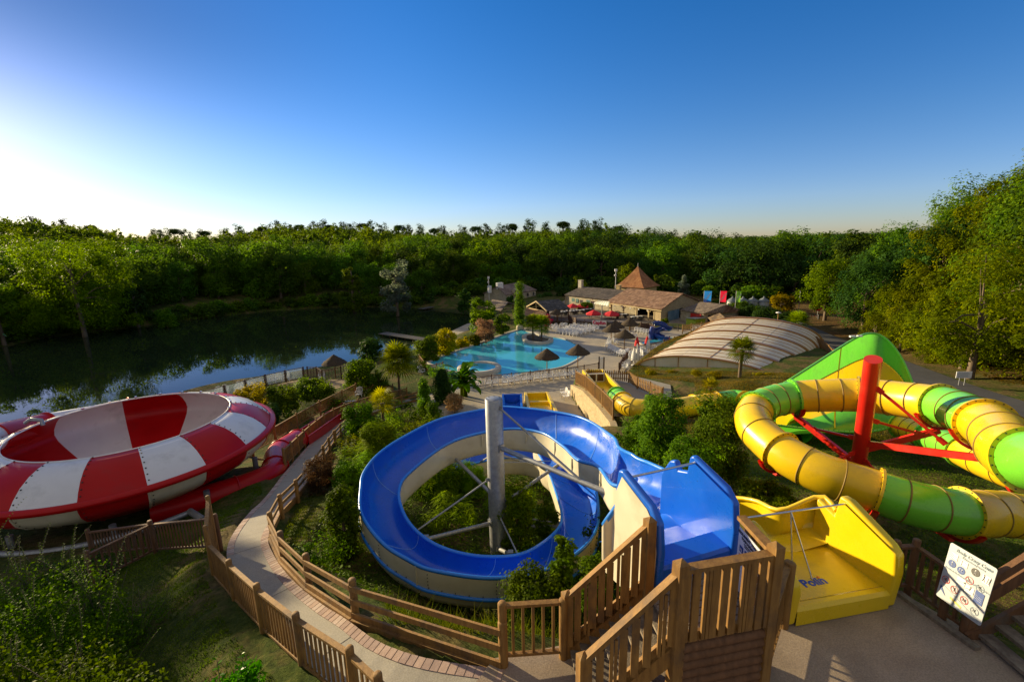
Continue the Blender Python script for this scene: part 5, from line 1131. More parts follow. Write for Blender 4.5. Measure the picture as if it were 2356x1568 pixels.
def mast(label, x, y0, y1, Y, r=.07, head=True):
    a, c = PY(x, y0, Y), PY(x, y1, Y); a.x = c.x; b = MB(); b.tube([V3(c, c.z), V3(a, a.z)], r, 8)
    o = thing('lamp_mast', label, 'light mast', V3(c, c.z))
    b.build('pole', M['plastic'], o)
    if head:
        b = MB(); b.box((a.x, a.y, a.z+.15), (.5, .4, .5)); b.build('floodlight', M['plastic'], o); b = MB(); b.box((a.x-.1, a.y, a.z-.9), (.4, .3, .3)); b.build('floodlight', M['plastic'], o)
mast('tall white floodlight mast beside the tower', 1416, 623, 664, 97); mast('thin floodlight mast beside the farmhouse chimney', 1125.5, 640, 690, 110, .06)
# --- farmhouse
fh = thing('farmhouse', 'stone farmhouse with hipped brown roof, dormer and white chimneys behind the cypress', 'building', (-1, 113, 0))
F0, F1 = PY(1110.5,677,112), PY(1164,674,107.5); F0.z = F1.z = 1.9; Fm = PY(1142.7,658.2,110); Fr = PY(1195,654.5,121); F2 = PY(1236,666,118); F2.z = 1.9; Fr.z = Fm.z
F3 = F0+(F2-F1)
RFm = roof_mat('farmhouse_roof_tiles', (.19, .13, .10), (.28, .20, .155), (.36, .27, .21), math.atan2((F2-F1).y, (F2-F1).x))
r_f = quad_roof(fh, 'roof', [F1, F2, Fr, Fm], RFm); quad_roof(fh, 'roof', [F3, F0, Fm, Fr], RFm); quad_roof(fh, 'roof', [F2, F3, Fr], RFm)
ii = lambda a, c: a.lerp(c, .03)
wall(fh, [V3(ii(F0, F2), 0), V3(Fm.lerp(F2, .03), 0), V3(ii(F1, F3), 0)], -1.2, [1.85, Fm.z-.12, 1.85], M['stone_pale']); w_f = wall(fh, [V3(ii(F1, F3), 0), V3(ii(F2, F0), 0)], -1.2, [1.85, 1.85], M['stone_pale']); wall(fh, [V3(ii(F2, F0), 0), V3(ii(F3, F1), 0)], -1.2, [1.85, 1.85], M['stone_pale'])
for p, w_, h_ in ((PY(1149.5,660,110.6), 1.6, 1.5), (PY(1126.5,668,110.3), .7, 1.7)):
    b = MB(); b.box((p.x, p.y, p.z+.3), (w_, .8, h_), .6); b.build('chimney', M['plastic'], r_f)
dq = F1.lerp(F2, .30); b = MB(); b.box((dq.x-.1, dq.y+.2, 2.2), (1.3, 1.2, 1.4), math.atan2((F2-F1).y, (F2-F1).x)); d_f = b.build('dormer', M['stone_pale'], r_f)
opening(fh, F1.lerp(F2, .27)-Vector((0, .45, 0)), F1.lerp(F2, .34)-Vector((0, .45, 0)), 1.5, 2.7, M['dark'], 'window', .05); opening(w_f, F1.lerp(F2, .65), F1.lerp(F2, .70), .7, 1.5, M['dark'], 'window', .05); opening(w_f, F1.lerp(F2, .86), F1.lerp(F2, .89), .7, 1.5, M['dark'], 'window', .05)
# --- open shelters and the bar hut
def shelter(name, label, quad, zr_, hE, mat, post=True, cat='shelter', ridge=None):
    r_ = thing(name, label, cat, V3(sum((p for p in quad), Vector())/4, 0))
    q = [V3(p, hE) for p in quad]; m0, m1 = (q[0]+q[3])/2, (q[1]+q[2])/2; m0.z = m1.z = zr_
    if ridge: m0, m1 = ridge
    quad_roof(r_, 'roof', [q[0], q[1], m1, m0], mat); quad_roof(r_, 'roof', [q[2], q[3], m0, m1], mat)
    if post:
        c = sum(q, Vector())/4
        for p in q:
            w = p.lerp(c, .12); b = MB(); b.box((w.x, w.y, hE/2-.05), (.18, .18, hE)); b.build('post', M['wood_dark'], r_)
    return r_, q, m0, m1
shelter('open_shelter', 'small open tiled roof shelter on posts left of the cypress', [P(1117,706.6,2.2), P(1153,714,2.2), P(1184,698.5,2.2), P(1148,692.5,2.2)], 3.15, 2.2, RT)
H1, H2 = P(1258,715,2.1), P(1312,709.5,2.1); H0 = P(1211,705,2.1); H3 = H0+(H2-H1); 
hr0, hr1 = (H1+H0)/2, (H2+H3)/2; hz_ = PY(1233.5,692.2,hr0.y).z; hr0.z = hr1.z = hz_
bh = thing('bar_hut', 'timber bar hut with dark tiled gable roof and orange lean to roof', 'hut', V3((H0+H2)/2, 0))
RDh = roof_mat('bar_hut_roof_tiles', (.055, .05, .045), (.10, .09, .08), (.16, .14, .12), math.atan2((H2-H1).y, (H2-H1).x)); ROh = roof_mat('lean_to_roof_tiles', (.25, .13, .06), (.38, .21, .11), (.46, .28, .16), math.atan2((H1-H0).y, (H1-H0).x))
quad_roof(bh, 'roof', [H1, H2, hr1, hr0], RDh); quad_roof(bh, 'roof', [H3, H0, hr0, hr1], RDh)
b = MB()
for s_ in (0, 1):
    a, c = (H0, hr0) if s_ == 0 else (H1, hr0); b.beam(a+Vector((0, 0, -.05)), c+Vector((0, 0, -.05)), .12, .22)
b.beam(H0.lerp(H1, .15)-Vector((0, 0, .15)), H0.lerp(H1, .85)-Vector((0, 0, .15)), .1, .14); b.beam((H0+H1)/2-Vector((0, 0, .1)), hr0-Vector((0, 0, .1)), .1, .1); b.build('gable_truss', M['cream_wood'], bh)
Lq = [P(1205,727,1.3), P(1253,731,1.3)]
quad_roof(bh, 'lean_to_roof', [Lq[0], Lq[1], H1-Vector((0, 0, .2)), H0-Vector((0, 0, .2))], ROh)
for p in (H1, H2, H3, H1.lerp(H2, .5)):
    w = p.lerp((H0+H2)/2, .08); b = MB(); b.box((w.x, w.y, 1.0), (.2, .2, 2.1)); b.build('post', M['wood_dark'], bh)
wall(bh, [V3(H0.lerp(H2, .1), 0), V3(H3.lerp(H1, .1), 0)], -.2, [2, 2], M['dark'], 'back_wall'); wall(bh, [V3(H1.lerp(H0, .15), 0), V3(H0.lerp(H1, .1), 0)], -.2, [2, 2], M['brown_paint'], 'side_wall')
# --- low building right of the barn, tile hut, kiosk
G1, G2, G3, G4 = P(1564,712.4,2.0), P(1620.5,720.4,2.0), P(1663.5,719.4,2.0), P(1712,714.6,2.0)
Ga, Gb = P(1613,694,3.3), P(1671,700,3.3)
rbld = thing('reception_building', 'low stone building with hipped brown tile roofs and a red door', 'building', V3((G1+G4)/2+Vector((0, 5, 0)), 0))
quad_roof(rbld, 'roof', [G1, G2, Ga], RT); quad_roof(rbld, 'roof', [G2, G3, Gb, Ga], RT); quad_roof(rbld, 'roof', [G3, G4, Gb], roof_mat('reddish_roof_tiles', (.15, .075, .05), (.23, .12, .08), (.30, .17, .12), rang))
bk = V3(Gb+(Gb-G3)*.8, 2.0); quad_roof(rbld, 'roof', [G4, bk, Gb], RT)
w_r = wall(rbld, [V3(p.lerp((G1+G4)/2+Vector((0, 6, 0)), .06), 0) for p in (G1, G2, G3, G4)], -.3, [2, 2, 2, 2], M['stone_pale'])
opening(w_r, G1.lerp(G2, .45)+Vector((.2, .35, 0)), G1.lerp(G2, .92)+Vector((0, .35, 0)), 0, 1.7, M['redsteel'], 'door', .02); opening(w_r, G2.lerp(G3, .2)+Vector((.2, .4, 0)), G2.lerp(G3, .75)+Vector((0, .4, 0)), .5, 1.6, M['dark'], 'window', .02)
rd = P(1668,690,0)
K0, K1, K2 = P(1578,748,0), P(1600,750,0), P(1622,748,0); ks = thing('kiosk', 'lime green kiosk with flat grey roof in front of the low building', 'kiosk', K1)
K3 = K0+(K2-K1); b = MB(); b.prism([V2(K0), V2(K1), V2(K2), V2(K3)], 0, 1.15); b.build('wall', pm('lime_paint', (.14, .22, .005), (.20, .30, .01), 2, .6, .1), ks)
cK = (K0+K2)/2; b = MB(); b.prism([V2(cK+(p-cK)*1.12) for p in (K0, K1, K2, K3)], 1.16, 1.28); b.build('roof', pm('grey_sheet', (.10, .13, .14), (.16, .19, .2), 3, .6, .1), ks)
RH = roof_mat('mossy_roof_tiles', (.10, .065, .04), (.19, .12, .06), (.30, .20, .09), .3, .55)
th_ = thing('tile_hut', 'small hut with mossy striped canal tile roofs beyond the pool enclosure', 'hut', P(1680,747,0.2))
t0, t1, t2, t3 = P(1628,730,1.9), P(1640,744,1.5), P(1668,730,2.6), P(1656,719.5,2.7); quad_roof(th_, 'roof', [t1, t2, t3, t0], RH)
t4, t5, t6 = P(1641,745,1.5), P(1727,748,1.4), P(1702,729.5,2.6); quad_roof(th_, 'roof', [t4, t5, t6, P(1669,728,2.6)], RH)
b = MB(); wpt = [P(1642,752,.2), P(1722,754,.2)]; b.prism([V2(wpt[0]), V2(wpt[1]), V2(wpt[1]+Vector((1.5, 4, 0))), V2(wpt[0]+Vector((1, 4, 0)))], 0, 1.4); b.build('wall', pm('orange_render', (.35, .17, .06), (.44, .23, .09), 2, .9, .1), th_)
# --- telescopic pool enclosure
En_A, En_D, En_C = P(1450,862,0), P(1605,775,0), P(1895,800,.2); En_C.z = 0; En_B = En_A+(En_C-En_D)
enc = thing('pool_enclosure', 'long arched telescopic pool enclosure of milky panels and brown ribs', 'pool enclosure', (En_A+En_C)/2)
milk = pm('milky_polycarbonate', (.64, .58, .46), (.74, .69, .58), .8, .6, .03, spec=.1, dirt=((.50, .44, .33), .5, .5, .8))
rib = pm('bronze_rib', (.30, .14, .035), (.40, .20, .055), 4, .4, .05); rib_d = pm('dark_joint', (.06, .045, .03), (.09, .07, .05), 4, .5, 0)
axd = (En_D-En_A); axl = axd.length; axn = axd.normalized(); acr = (En_B-En_A); wd = acr.length; acn = acr.normalized()
def arch(v, hgt, shr=0.0, n=24):
    out = []
    for i in range(n+1):
        a = math.pi*i/n; u = .5-.5*math.cos(a)*1.0; uu = shr+(wd-2*shr)*u; z = hgt*max(0, math.sin(a))**.72; out.append(En_A+axn*v+acn*uu+Vector((0, 0, z+.02)))
    return out
nmod = 5; mh = 3.0
for k in range(nmod):
    v0, v1 = axl*k/nmod, axl*(k+1)/nmod; h_ = mh+.0+.10*(k if k < 3 else 4-k)+.15*k*.3; sh = .08*(2-abs(k-2))
    h_ = 2.75+.13*k; sh = .5-.1*k
    b = MB(); b.loft([arch(v0, h_, sh), arch(v1, h_, sh)], 0, True)
    b.v = b.v
    for f in (.33, .66): b.tube(arch(v0+(v1-v0)*f, h_+.015, sh), .04, 5, mi=1)
    for j in (5, 9, 15, 19): b.tube([arch(v0, h_-.005, sh)[j], arch(v1, h_-.005, sh)[j]], .014, 5, mi=2)
    b.tube([arch(v0, h_, sh)[12], arch(v1, h_, sh)[12]], .035, 5, mi=1)
    b.build('module', [milk, rib, pm('pale_glazing_bar', (.46, .45, .44), (.55, .54, .52), 3, .5, 0) if k == 0 else bpy.data.materials['pale_glazing_bar']], enc)
    b = MB(); b.loft([arch(v1-.28, h_+.02, sh), arch(v1-.28, h_+.16, sh-.12), arch(v1+.28, h_+.16, sh-.12), arch(v1+.28, h_+.02, sh)], 0, False); b.build('rib', rib, enc)
b = MB(); b.loft([arch(-.12, 2.77, .48), arch(-.12, 2.9, .38), arch(.16, 2.9, .38), arch(.16, 2.77, .48)], 0, False); b.build('rib', rib, enc)
b = MB(); fa = arch(.02, 2.75, .5); b.add([V3(fa[0], 0.02)]+fa, [tuple(range(len(fa)+1))]); 
for j in range(3, 22, 3): b.tube([V3(fa[j], .03)-axn*.03, fa[j]-axn*.03], .04, 5, mi=1)
b.build('end_wall', [milk, rib], enc)
# --- flags, tents, lamp post, road signs
for x, w0, colr, lab in ((1619, 16, (.03, .24, .68), 'blue'), (1656, 13.5, (.78, .02, .06), 'red'), (1692.5, 9.5, (.32, .66, .05), 'lime green')):
    Y = 80; tp_, bt = PY(x+1.5, 669.4, Y), PY(x-1.5, 710, Y); tp_.x = bt.x
    fl_ = thing('banner_flag', f'upright {lab} banner flag with white slanted lettering on a pole behind the low building', 'flag', V3(bt, .3))
    b = MB(); b.tube([V3(bt, .0), V3(bt, tp_.z+.05)], .035, 6); b.build('pole', M['plastic'], fl_)
    k = 80/1047*1.03; w = w0*k; hh = 24.5*k; b = MB(); fwd = Vector((1, -.15 if lab != 'lime green' else -.5, 0)).normalized()
    rowsf = [[V3(bt, tp_.z-hh*t)+fwd*(w*s-(.35*t*w if False else 0))+Vector((0, .05*math.sin(s*5+t*3), 0)) for s in (0, .25, .5, .75, 1)] for t in (0, .33, .66, 1)]
    b.loft(rowsf, 0, True); b.build('cloth', thin(text_mat('flag_'+lab.replace(' ', '_'), colr), .5, (1.4, 1.4, 1.4)), fl_)
    if lab != 'lime green' or True: text3d('lettering', 'Capfun', .58 if w0 > 10 else .46, T_white, fl_, V3(bt, tp_.z-hh*.52)+fwd*w*.5-Vector((0, .1, 0)), fwd*.55+Vector((0, 0, .83)), Vector((-.83*fwd.x, 0, .55)), depth=.002, bold=.012)
for i, x in enumerate((965, 1090, 1205, 1335)):
    p = P(1495.5+.1953*x, 704, 0); tn = thing('storage_tent', ('grey roofed round cabin behind the blue and green flags', 'round grey tent cabin right of the green flag', 'third round grey tent cabin behind the flower bushes', 'rightmost round grey tent cabin near the bushy tree')[i], 'cabin', p, 'round grey tent cabins')
    b = MB(); b.lathe(p, [(1.0, -.2), (1.0, 1.1)], 16); b.build('wall', pm('tent_wall', (.40, .44, .45), (.5, .53, .54), 2, .6, 0) if i == 0 else bpy.data.materials['tent_wall'], tn); b = MB(); b.lathe(p, [(1.12, 1.05), (.75, 1.45), (.2, 1.75), (.12, 2.05), (0, 2.08)], 16); b.build('roof', pm('tent_roof', (.12, .15, .17), (.2, .23, .25), 2, .6, 0) if i == 0 else bpy.data.materials['tent_roof'], tn)
lp = P(1787,760,.2); lpo = thing('lamp_post', 'wooden lamp post with flat round head at the enclosure corner by the road', 'lamp post', lp)
b = MB(); b.tube([lp-Vector((0, 0, .5)), lp+Vector((0, 0, 2.6))], .08, 8); b.build('pole', M['wood'], lpo); b = MB(); b.lathe(lp+Vector((0, 0, 2.6)), [(.08, 0), (.35, .06), (.38, .14), (.1, .24), (0, .25)], 12); b.build('lamp_head', M['plastic'], lpo)
sp_ = P(1879.5,733.5,.1); sg = thing('stop_sign', 'red octagonal stop sign on a post at the road junction', 'road sign', sp_)
b = MB(); b.tube([sp_, sp_+Vector((0, 0, 1.7))], .04, 6); b.build('pole', M['galv'], sg); b = MB(); cq = sp_+Vector((0, -.06, 1.95)); hx = [cq+Vector((.62*math.cos(R(22.5+45*i)), 0, .62*math.sin(R(22.5+45*i)))) for i in range(8)]; b.add(hx, [tuple(range(8))[::-1]]); b.build('sign_plate', M['redsteel'], sg); text3d('lettering', 'STOP', .42, T_white, sg, cq-Vector((0, .012, 0)), (1, 0, 0), (0, 0, 1), depth=.003, bold=.01)
p0, p1 = P(1806,737,.1), P(1880,737,.1); br_ = thing('road_barrier', 'low red and white striped barrier pole across the road', 'barrier', p1); b = MB()
b.box(p1+Vector((.2, 0, .5)), (.2, .2, 1.0)); b.build('post', M['black'], br_)
b = MB()
for i in range(24):
    a, c = p0.lerp(p1, i/24), p0.lerp(p1, (i+1)/24); b.beam(a+Vector((0, 0, .75)), c+Vector((0, 0, .75)), .06, .10, mi=i % 2)
b.build('boom', [M['plastic'], M['redsteel']], br_)
lp2 = P(1836,722,.1); l2 = thing('metal_pole', 'bare thin metal pole on the grass island beside the junction', 'pole', lp2); b = MB(); b.tube([lp2, lp2+Vector((0, 0, 4.2))], .06, 6); b.build('pole', M['galv'], l2)
ws = P(2212,884,1.9); ws.z = gz(ws.x, ws.y); wsn = thing('notice_board', 'small white notice board on two legs beside the road under the trees', 'sign', ws)
b = MB(); b.beam(ws+Vector((-.58, 0, .95)), ws+Vector((.58, -.1, .95)), .04, .55); b.build('board', M['white'], wsn)
for s_ in (-.2, .25):
    b = MB(); b.tube([ws+Vector((s_, .03, -.1)), ws+Vector((s_, .03, .8))], .035, 6); b.build('leg', M['galv'], wsn)
b = MB()
for i in range(5): b.beam(ws+Vector((-.45, -.03, 1.13-.09*i)), ws+Vector((.3+.1*(i % 2), -.10, 1.13-.09*i)), .01, .028)
b.build('lettering', T_grey, wsn)
isl = sheet_with_hole('grass_island', [V2(P(x, y, .08)) for x, y in [(1745,727),(1760,718),(1880,721),(1884,731),(1820,731)]], None, .08, pm('island_grass', (.06, .09, .015), (.13, .15, .04), 3, .95, .4))
sheet_with_hole('side_road', [V2(P(x, y, .1)) for x, y in [(1720,735),(1760,712),(1900,712),(1905,722),(1884,738),(1800,742)]], None, .075, ROADM)
sheet_with_hole('car_park', [V2(P(x, y, .1)) for x, y in [(1755,708),(1890,708),(1900,716),(1748,716)]], None, .12, pm('sandy_gravel', (.36, .29, .19), (.48, .40, .28), 2, .95, .3))
# --- jetties and benches on the water
def jetty(label, a, c, w, posts):
    r_ = thing('jetty', label, 'jetty', a); d = (c-a).normalized(); s_ = Vector((-d.y, d.x, 0))*w/2; b = MB(); b.slab([a-s_, c-s_, c+s_, a+s_], .12); b.build('boards', pm('wet_boards', (.045, .04, .035), (.08, .07, .06), 2, .7, .3, stretch=(4, 4, 1)) if 'wet_boards' not in bpy.data.materials else bpy.data.materials['wet_boards'], r_)
    for i in range(posts):
        p = a.lerp(c, (i+.5)/posts); b = MB()
        for q in (-1, 1): b.tube([p+s_*q*.8-Vector((0, 0, 1.4)), p+s_*q*.8-Vector((0, 0, .1))], .07, 6)
        b.build('pile_pair', M['wood_dark'], r_)
jetty('long dark wooden jetty lying flat over the lake', P(880,765,-1.15), P(985,781,-1.15), 1.8, 6)
jetty('small far wooden jetty on the opposite shore', P(968,710,-1.2), P(994,705,-1.2), 1.8, 3)
# ================================================================ FURNITURE
def chair_mesh(high):
    b = MB(); sh, bt = (.42, .98) if high else (.38, .78); w = .27
    b.slab([Vector((-w, -.25, sh)), Vector((w, -.25, sh)), Vector((w*.92, .22, sh-.05)), Vector((-w*.92, .22, sh-.05))], .03)
    for x in (-1, 1):
        b.beam((x*w, -.26, sh), (x*(w+.05), -.32, 0), .045, .05); b.beam((x*w*.9, .2, sh), (x*(w+.03), .34, 0), .05, .05)
        b.beam((x*(w+.03), -.24, sh+.2), (x*(w+.01), .24, sh+.22), .06, .03); b.beam((x*(w+.02), -.22, sh), (x*(w+.03), -.24, sh+.2), .04, .05)
    n = 7; top = []; 
    for i in range(n):
        u = -1+2*i/(n-1); zt = sh+(bt-sh)*(1-.22*u*u); a = Vector((u*w*.55, .21, sh-.02)); c = Vector((u*w*.98, .21+.30*(zt-sh)*.9, zt)); b.beam(a, c, .042, .02, up=(0, -1, 0)); top.append(c)
    b.tube([Vector((-w*1.0, .24, sh))]+top+[Vector((w*1.0, .24, sh))], .028, 5)
    return b
def first_chair(name, lab, high, group):
    o = chair_mesh(high).build(name, M['plastic']); tag(o, lab, 'chair', group); return o
ch_hi = first_chair('plastic_chair', 'tall', True, 'x'); ch_lo = first_chair('low_plastic_chair', 'low', False, 'x')
_used = {}
def chair(p, rz, lab, group, high=False, z=None):
    src = ch_hi if high else ch_lo
    if src.name not in _used: o = src; _used[src.name] = 1
    else: o = src.copy(); COL.objects.link(o)
    o.location = (p.x, p.y, p.z if z is None else z); o.rotation_euler = (0, 0, rz); tag(o, lab, 'chair', group); return o
ORD = 'first second third fourth fifth sixth seventh eighth ninth tenth eleventh twelfth thirteenth fourteenth fifteenth sixteenth seventeenth eighteenth'.split()
cq = lambda x, y: (1092.9+.1953*x, 690.2+.1953*y)
for i, (x, y) in enumerate([(60,1025),(160,1020),(240,1010),(355,1005),(425,995),(497,985),(580,972),(645,966),(735,956),(820,946),(885,940),(955,930),(1030,924),(1085,918),(1140,911),(1190,902)]):
    chair(P(*cq(x, y), 0), .10+rnd.uniform(-.12, .12)+(.5 if i == 0 else 0), f'white high backed plastic chair, {ORD[i]} from the left along the pool fence', 'high white chairs along the pool fence', True)
chair(P(*cq(1045, 1128), 0), -1.3, 'white low plastic chair facing left, farther of two beside the stone wall', 'chairs by the stone wall'); chair(P(*cq(1072, 1168), 0), -1.2, 'white low plastic chair facing left, nearer of two beside the stone wall', 'chairs by the stone wall')
for r_ in range(6):
    n = 6 if r_ < 2 else (7 if r_ < 4 else 6)
    for k in range(n):
        x0, y0 = 985+44*r_, 392-17*r_; x1, y1 = 1185+50*r_, 428-13*r_; t = k/(n-1)
        p = P(*cq(x0+(x1-x0)*t, y0+(y1-y0)*t), 0); chair(p, -.62+rnd.uniform(-.1, .1), f'white low plastic chair, {ORD[k]} from the left in {["the front row", "the second row", "the third row", "the fourth row", "the fifth row", "the back row"][r_]} before the banner', 'white chairs in rows before the banner')
for i, (x, y) in enumerate([(905,330),(945,318),(925,352),(968,350)]): chair(P(*cq(x, y+12), 0), -.5, f'white low plastic chair, {ORD[i]} of the loose cluster beside the palm island', 'chairs beside the palm island')
for i, (x, y) in enumerate([(1022,322),(1062,322)]): chair(P(*cq(x, y), 0), -.5, f'white low plastic chair, {["left", "right"][i]} of a pair below the dark umbrella', 'pair below the dark umbrella')
crv = [(1572,582),(1598,596),(1624,611),(1650,626),(1676,641),(1704,655),(1735,662),(1765,652),(1795,640)]
for i, (x, y) in enumerate(crv): chair(P(*cq(x, y), 0), -.95+.02*i, f'white low plastic chair, {ORD[i]} from the top in the curved line near the enclosure', 'curved line of white chairs', i < 0)
for i, (x, y) in enumerate([(1568,545),(1580,515),(1600,490),(1640,500),(1665,520)]): chair(P(*cq(x, y), 0), -.7+.4*i, f'white low plastic chair, {ORD[i]} of the loose group between the middle straw umbrellas', 'chairs between the straw umbrellas')
for i, (x, y) in enumerate([(1900,376),(1935,385),(1968,391),(2000,398),(2033,403),(2068,404)]): chair(P(*cq(x, y), 0), -.35, f'white low plastic chair, {ORD[i]} from the left beside the small blue slide', 'chairs beside the small blue slide')
for i, (x, y) in enumerate([(1808,432),(1850,445),(1882,440)]): chair(P(*cq(x, y), 0), .6*i, f'white low plastic chair, {ORD[i]} from the left behind the nearest round straw umbrella', 'chairs behind the straw umbrella')
for i, (x, y) in enumerate([(2080,602),(2112,595),(2146,588),(2182,580),(2218,572),(2258,562),(2312,552)]): chair(P(*cq(x, y), 0), -.15, f'white low plastic chair, {ORD[i]} from the left below the paddling pool fence', 'chairs below the paddling pool fence')
for s_, (x, y, n) in enumerate([(1838,735,6),(1985,680,6),(1942,640,5),(1890,720,5)]):
    for k in range(n):
        p = P(*cq(x, y), 0); chair(p, -.3+.7*s_, f'white plastic chair, {ORD[k]} from the bottom in {["the left", "the tall right", "the back", "the middle"][s_]} stack by the closed parasols', 'stacked white chairs', True, z=.085*k)
for i, (x, y) in enumerate([(1738,800),(1765,825),(1790,785)]): chair(P(*cq(x, y), 0), -2.2+.8*i, f'white low plastic chair, {ORD[i]} of three tipped together beside the deck fence', 'chairs beside the deck fence')
for i, (x, y) in enumerate([(520,1092),(560,1090),(600,1087),(640,1081),(680,1072),(722,1064),(775,1056),(822,1046)]): chair(P(1495.5+.1953*x, 546.4+.1953*y, .15), -.2, f'white low plastic chair, {ORD[i]} from the left above the far end of the enclosure', 'chairs above the enclosure')
lk = lambda x, y: (402.6+.1831*x, 776.5+.1831*y)
for i, (x, y) in enumerate([(555,745),(635,722),(805,680),(890,660),(975,635),(1060,620),(1160,598),(1235,580),(1310,560),(1405,545),(1850,535)]): chair(P(*lk(x, y), .13), .35+rnd.uniform(-.1, .1), f'white high backed plastic chair, {ORD[i]} from the left along the glass windbreak', 'chairs along the glass windbreak', True)
chair(P(827,915,.15), .1, 'single white high backed plastic chair standing alone by the red slide end', 'single chair', True)
for i, (x, y) in enumerate([(1065,605),(935,618),(1140,735)]): chair(P(747.8+.1953*x, 719+.1953*y, .05), 1.2, f'white plastic chair, {ORD[i]} of three partly hidden behind the fan palm', 'chairs behind the fan palm', True)
# pale lower boards where those chairs stand
# straw umbrellas
def straw():
    m, nt, bs = newmat('dark_thatch'); v = coord(nt); f = noise(nt, 22, 4, vscale(nt, v, (1, 1, .18)), .7); w = noise(nt, 1.6, 4, v)
    c = ramp(nt, f, [(.3, (.030, .022, .016)), (.55, (.10, .075, .052)), (.8, (.17, .13, .09))]); nt.links.new(mix(nt, ramp(nt, w, [(.45, (0, 0, 0)), (.7, (.6, .6, .6))]), c, (.045, .04, .038)), bs.inputs['Base Color']); bs.inputs['Roughness'].default_value = .95; bs.inputs['Specular IOR Level'].default_value = .15
    bump(nt, bs, f, 1.0, .05); return m
M['thatch'] = straw()
def umbrella(label, first=[None]):
    r_ = thing('straw_umbrella', label, 'umbrella', (0, 0, 0), 'thatched umbrellas round the pool')
    b = MB(); b.tube([(0, 0, 0), (0, 0, 2.6)], .05, 8); b.build('pole', M['wood'], r_)
    b = MB(); n = 48; rr = random.Random(3); prof = []
    tiers = [(0.03, 2.78), (.42, 2.50), (.46, 2.44), (.80, 2.24), (.84, 2.17), (1.14, 1.98), (1.18, 1.90), (1.36, 1.74)]
    rows = [[Vector((r__*(1+rr.uniform(-.03, .03))*math.cos(2*math.pi*j/n), r__*(1+rr.uniform(-.03, .03))*math.sin(2*math.pi*j/n), z+rr.uniform(-.03, .02)*(1 if i else 0))) for j in range(n)] for i, (r__, z) in enumerate(tiers)]
    b.loft(rows, 0, True, closed=True)
    for j in range(150):                # ragged fringe of straw
        a = rr.uniform(0, 6.283); z = 1.76; r0 = 1.33; b.add([(r0*math.cos(a-.02), r0*math.sin(a-.02), z+.06), (r0*math.cos(a+.02), r0*math.sin(a+.02), z+.06), ((r0+.10)*math.cos(a), (r0+.10)*math.sin(a), z-rr.uniform(.06, .16))], [(0, 1, 2)])
    b.lathe((0, 0, 0), [(1.33, 1.76), (.3, 2.3), (.06, 2.5)], 24, 0, True)
    b.build('canopy', M['thatch'], r_); return r_
ul = [((848,858), 1.0, 'dark thatched umbrella at the near pool edge, left of two'), ((1210,800), 1.0, 'dark thatched umbrella at the near pool edge, right of two'), ((1603,503), .97, 'dark thatched umbrella left of three overlapping ones on the deck'), ((1648,452), .98, 'dark thatched umbrella half hidden behind another, before the banner end'), ((1757,586), 1.0, 'dark thatched umbrella standing over the curved chair line'), ((1818,420), .98, 'dark thatched umbrella nearest the restaurant gable'), ((960,268), .9, 'bluish thatched umbrella beside the palm island and bar hut')]
u0 = None
for (x, y), s_, lab in ul:
    p = P(*cq(x, y), 0)
    if u0 is None: u0 = umbrella(lab); u0.location = p; u0.rotation_euler = (0, 0, .3)
    else: dup(u0, p, rnd.uniform(0, 6), lab, s_)
p = P(773,870,.15); dup(u0, p, 1.0, 'dark thatched umbrella on the lakeside terrace behind the bushes', .95)
# closed parasols
def closed_parasol(x, y, hgt, colr, lab):
    p = P(*cq(x, y), 0); r_ = thing('closed_parasol', lab, 'parasol', p, 'closed parasols'); b = MB(); b.tube([p, p+Vector((0, 0, hgt))], .025, 6); b.lathe(p, [(.25, 0), (.25, .05), (.03, .06)], 10); b.build('pole', M['plastic'], r_)
    b = MB(); rows = []
    for t, rad_ in ((0, .26), (.15, .27), (.5, .20), (.85, .09), (1, .01)):
        rows.append([p+Vector(((rad_*(1+.25*math.cos(j*4)))*math.cos(j*math.pi/8), (rad_*(1+.25*math.cos(j*4)))*math.sin(j*math.pi/8), hgt*(.28+.72*t))) for j in range(16)])
    b.loft(rows, 0, True, closed=True); b.build('folded_cloth', colr, r_)
canvas = pm('white_canvas', (.76, .75, .72), (.84, .83, .80), 3, .8, .1)
closed_parasol(1905, 580, 1.75, M['redsoft'], 'closed red parasol, left of two red ones'); closed_parasol(2022, 570, 1.75, M['redsoft'], 'closed red parasol, right of two red ones'); closed_parasol(1868, 765, 2.1, canvas, 'closed white parasol, leftmost of three white ones'); closed_parasol(1905, 760, 2.0, canvas, 'closed white parasol in the middle of three white ones'); closed_parasol(2037, 615, 1.75, canvas, 'closed white parasol, rightmost of three white ones')
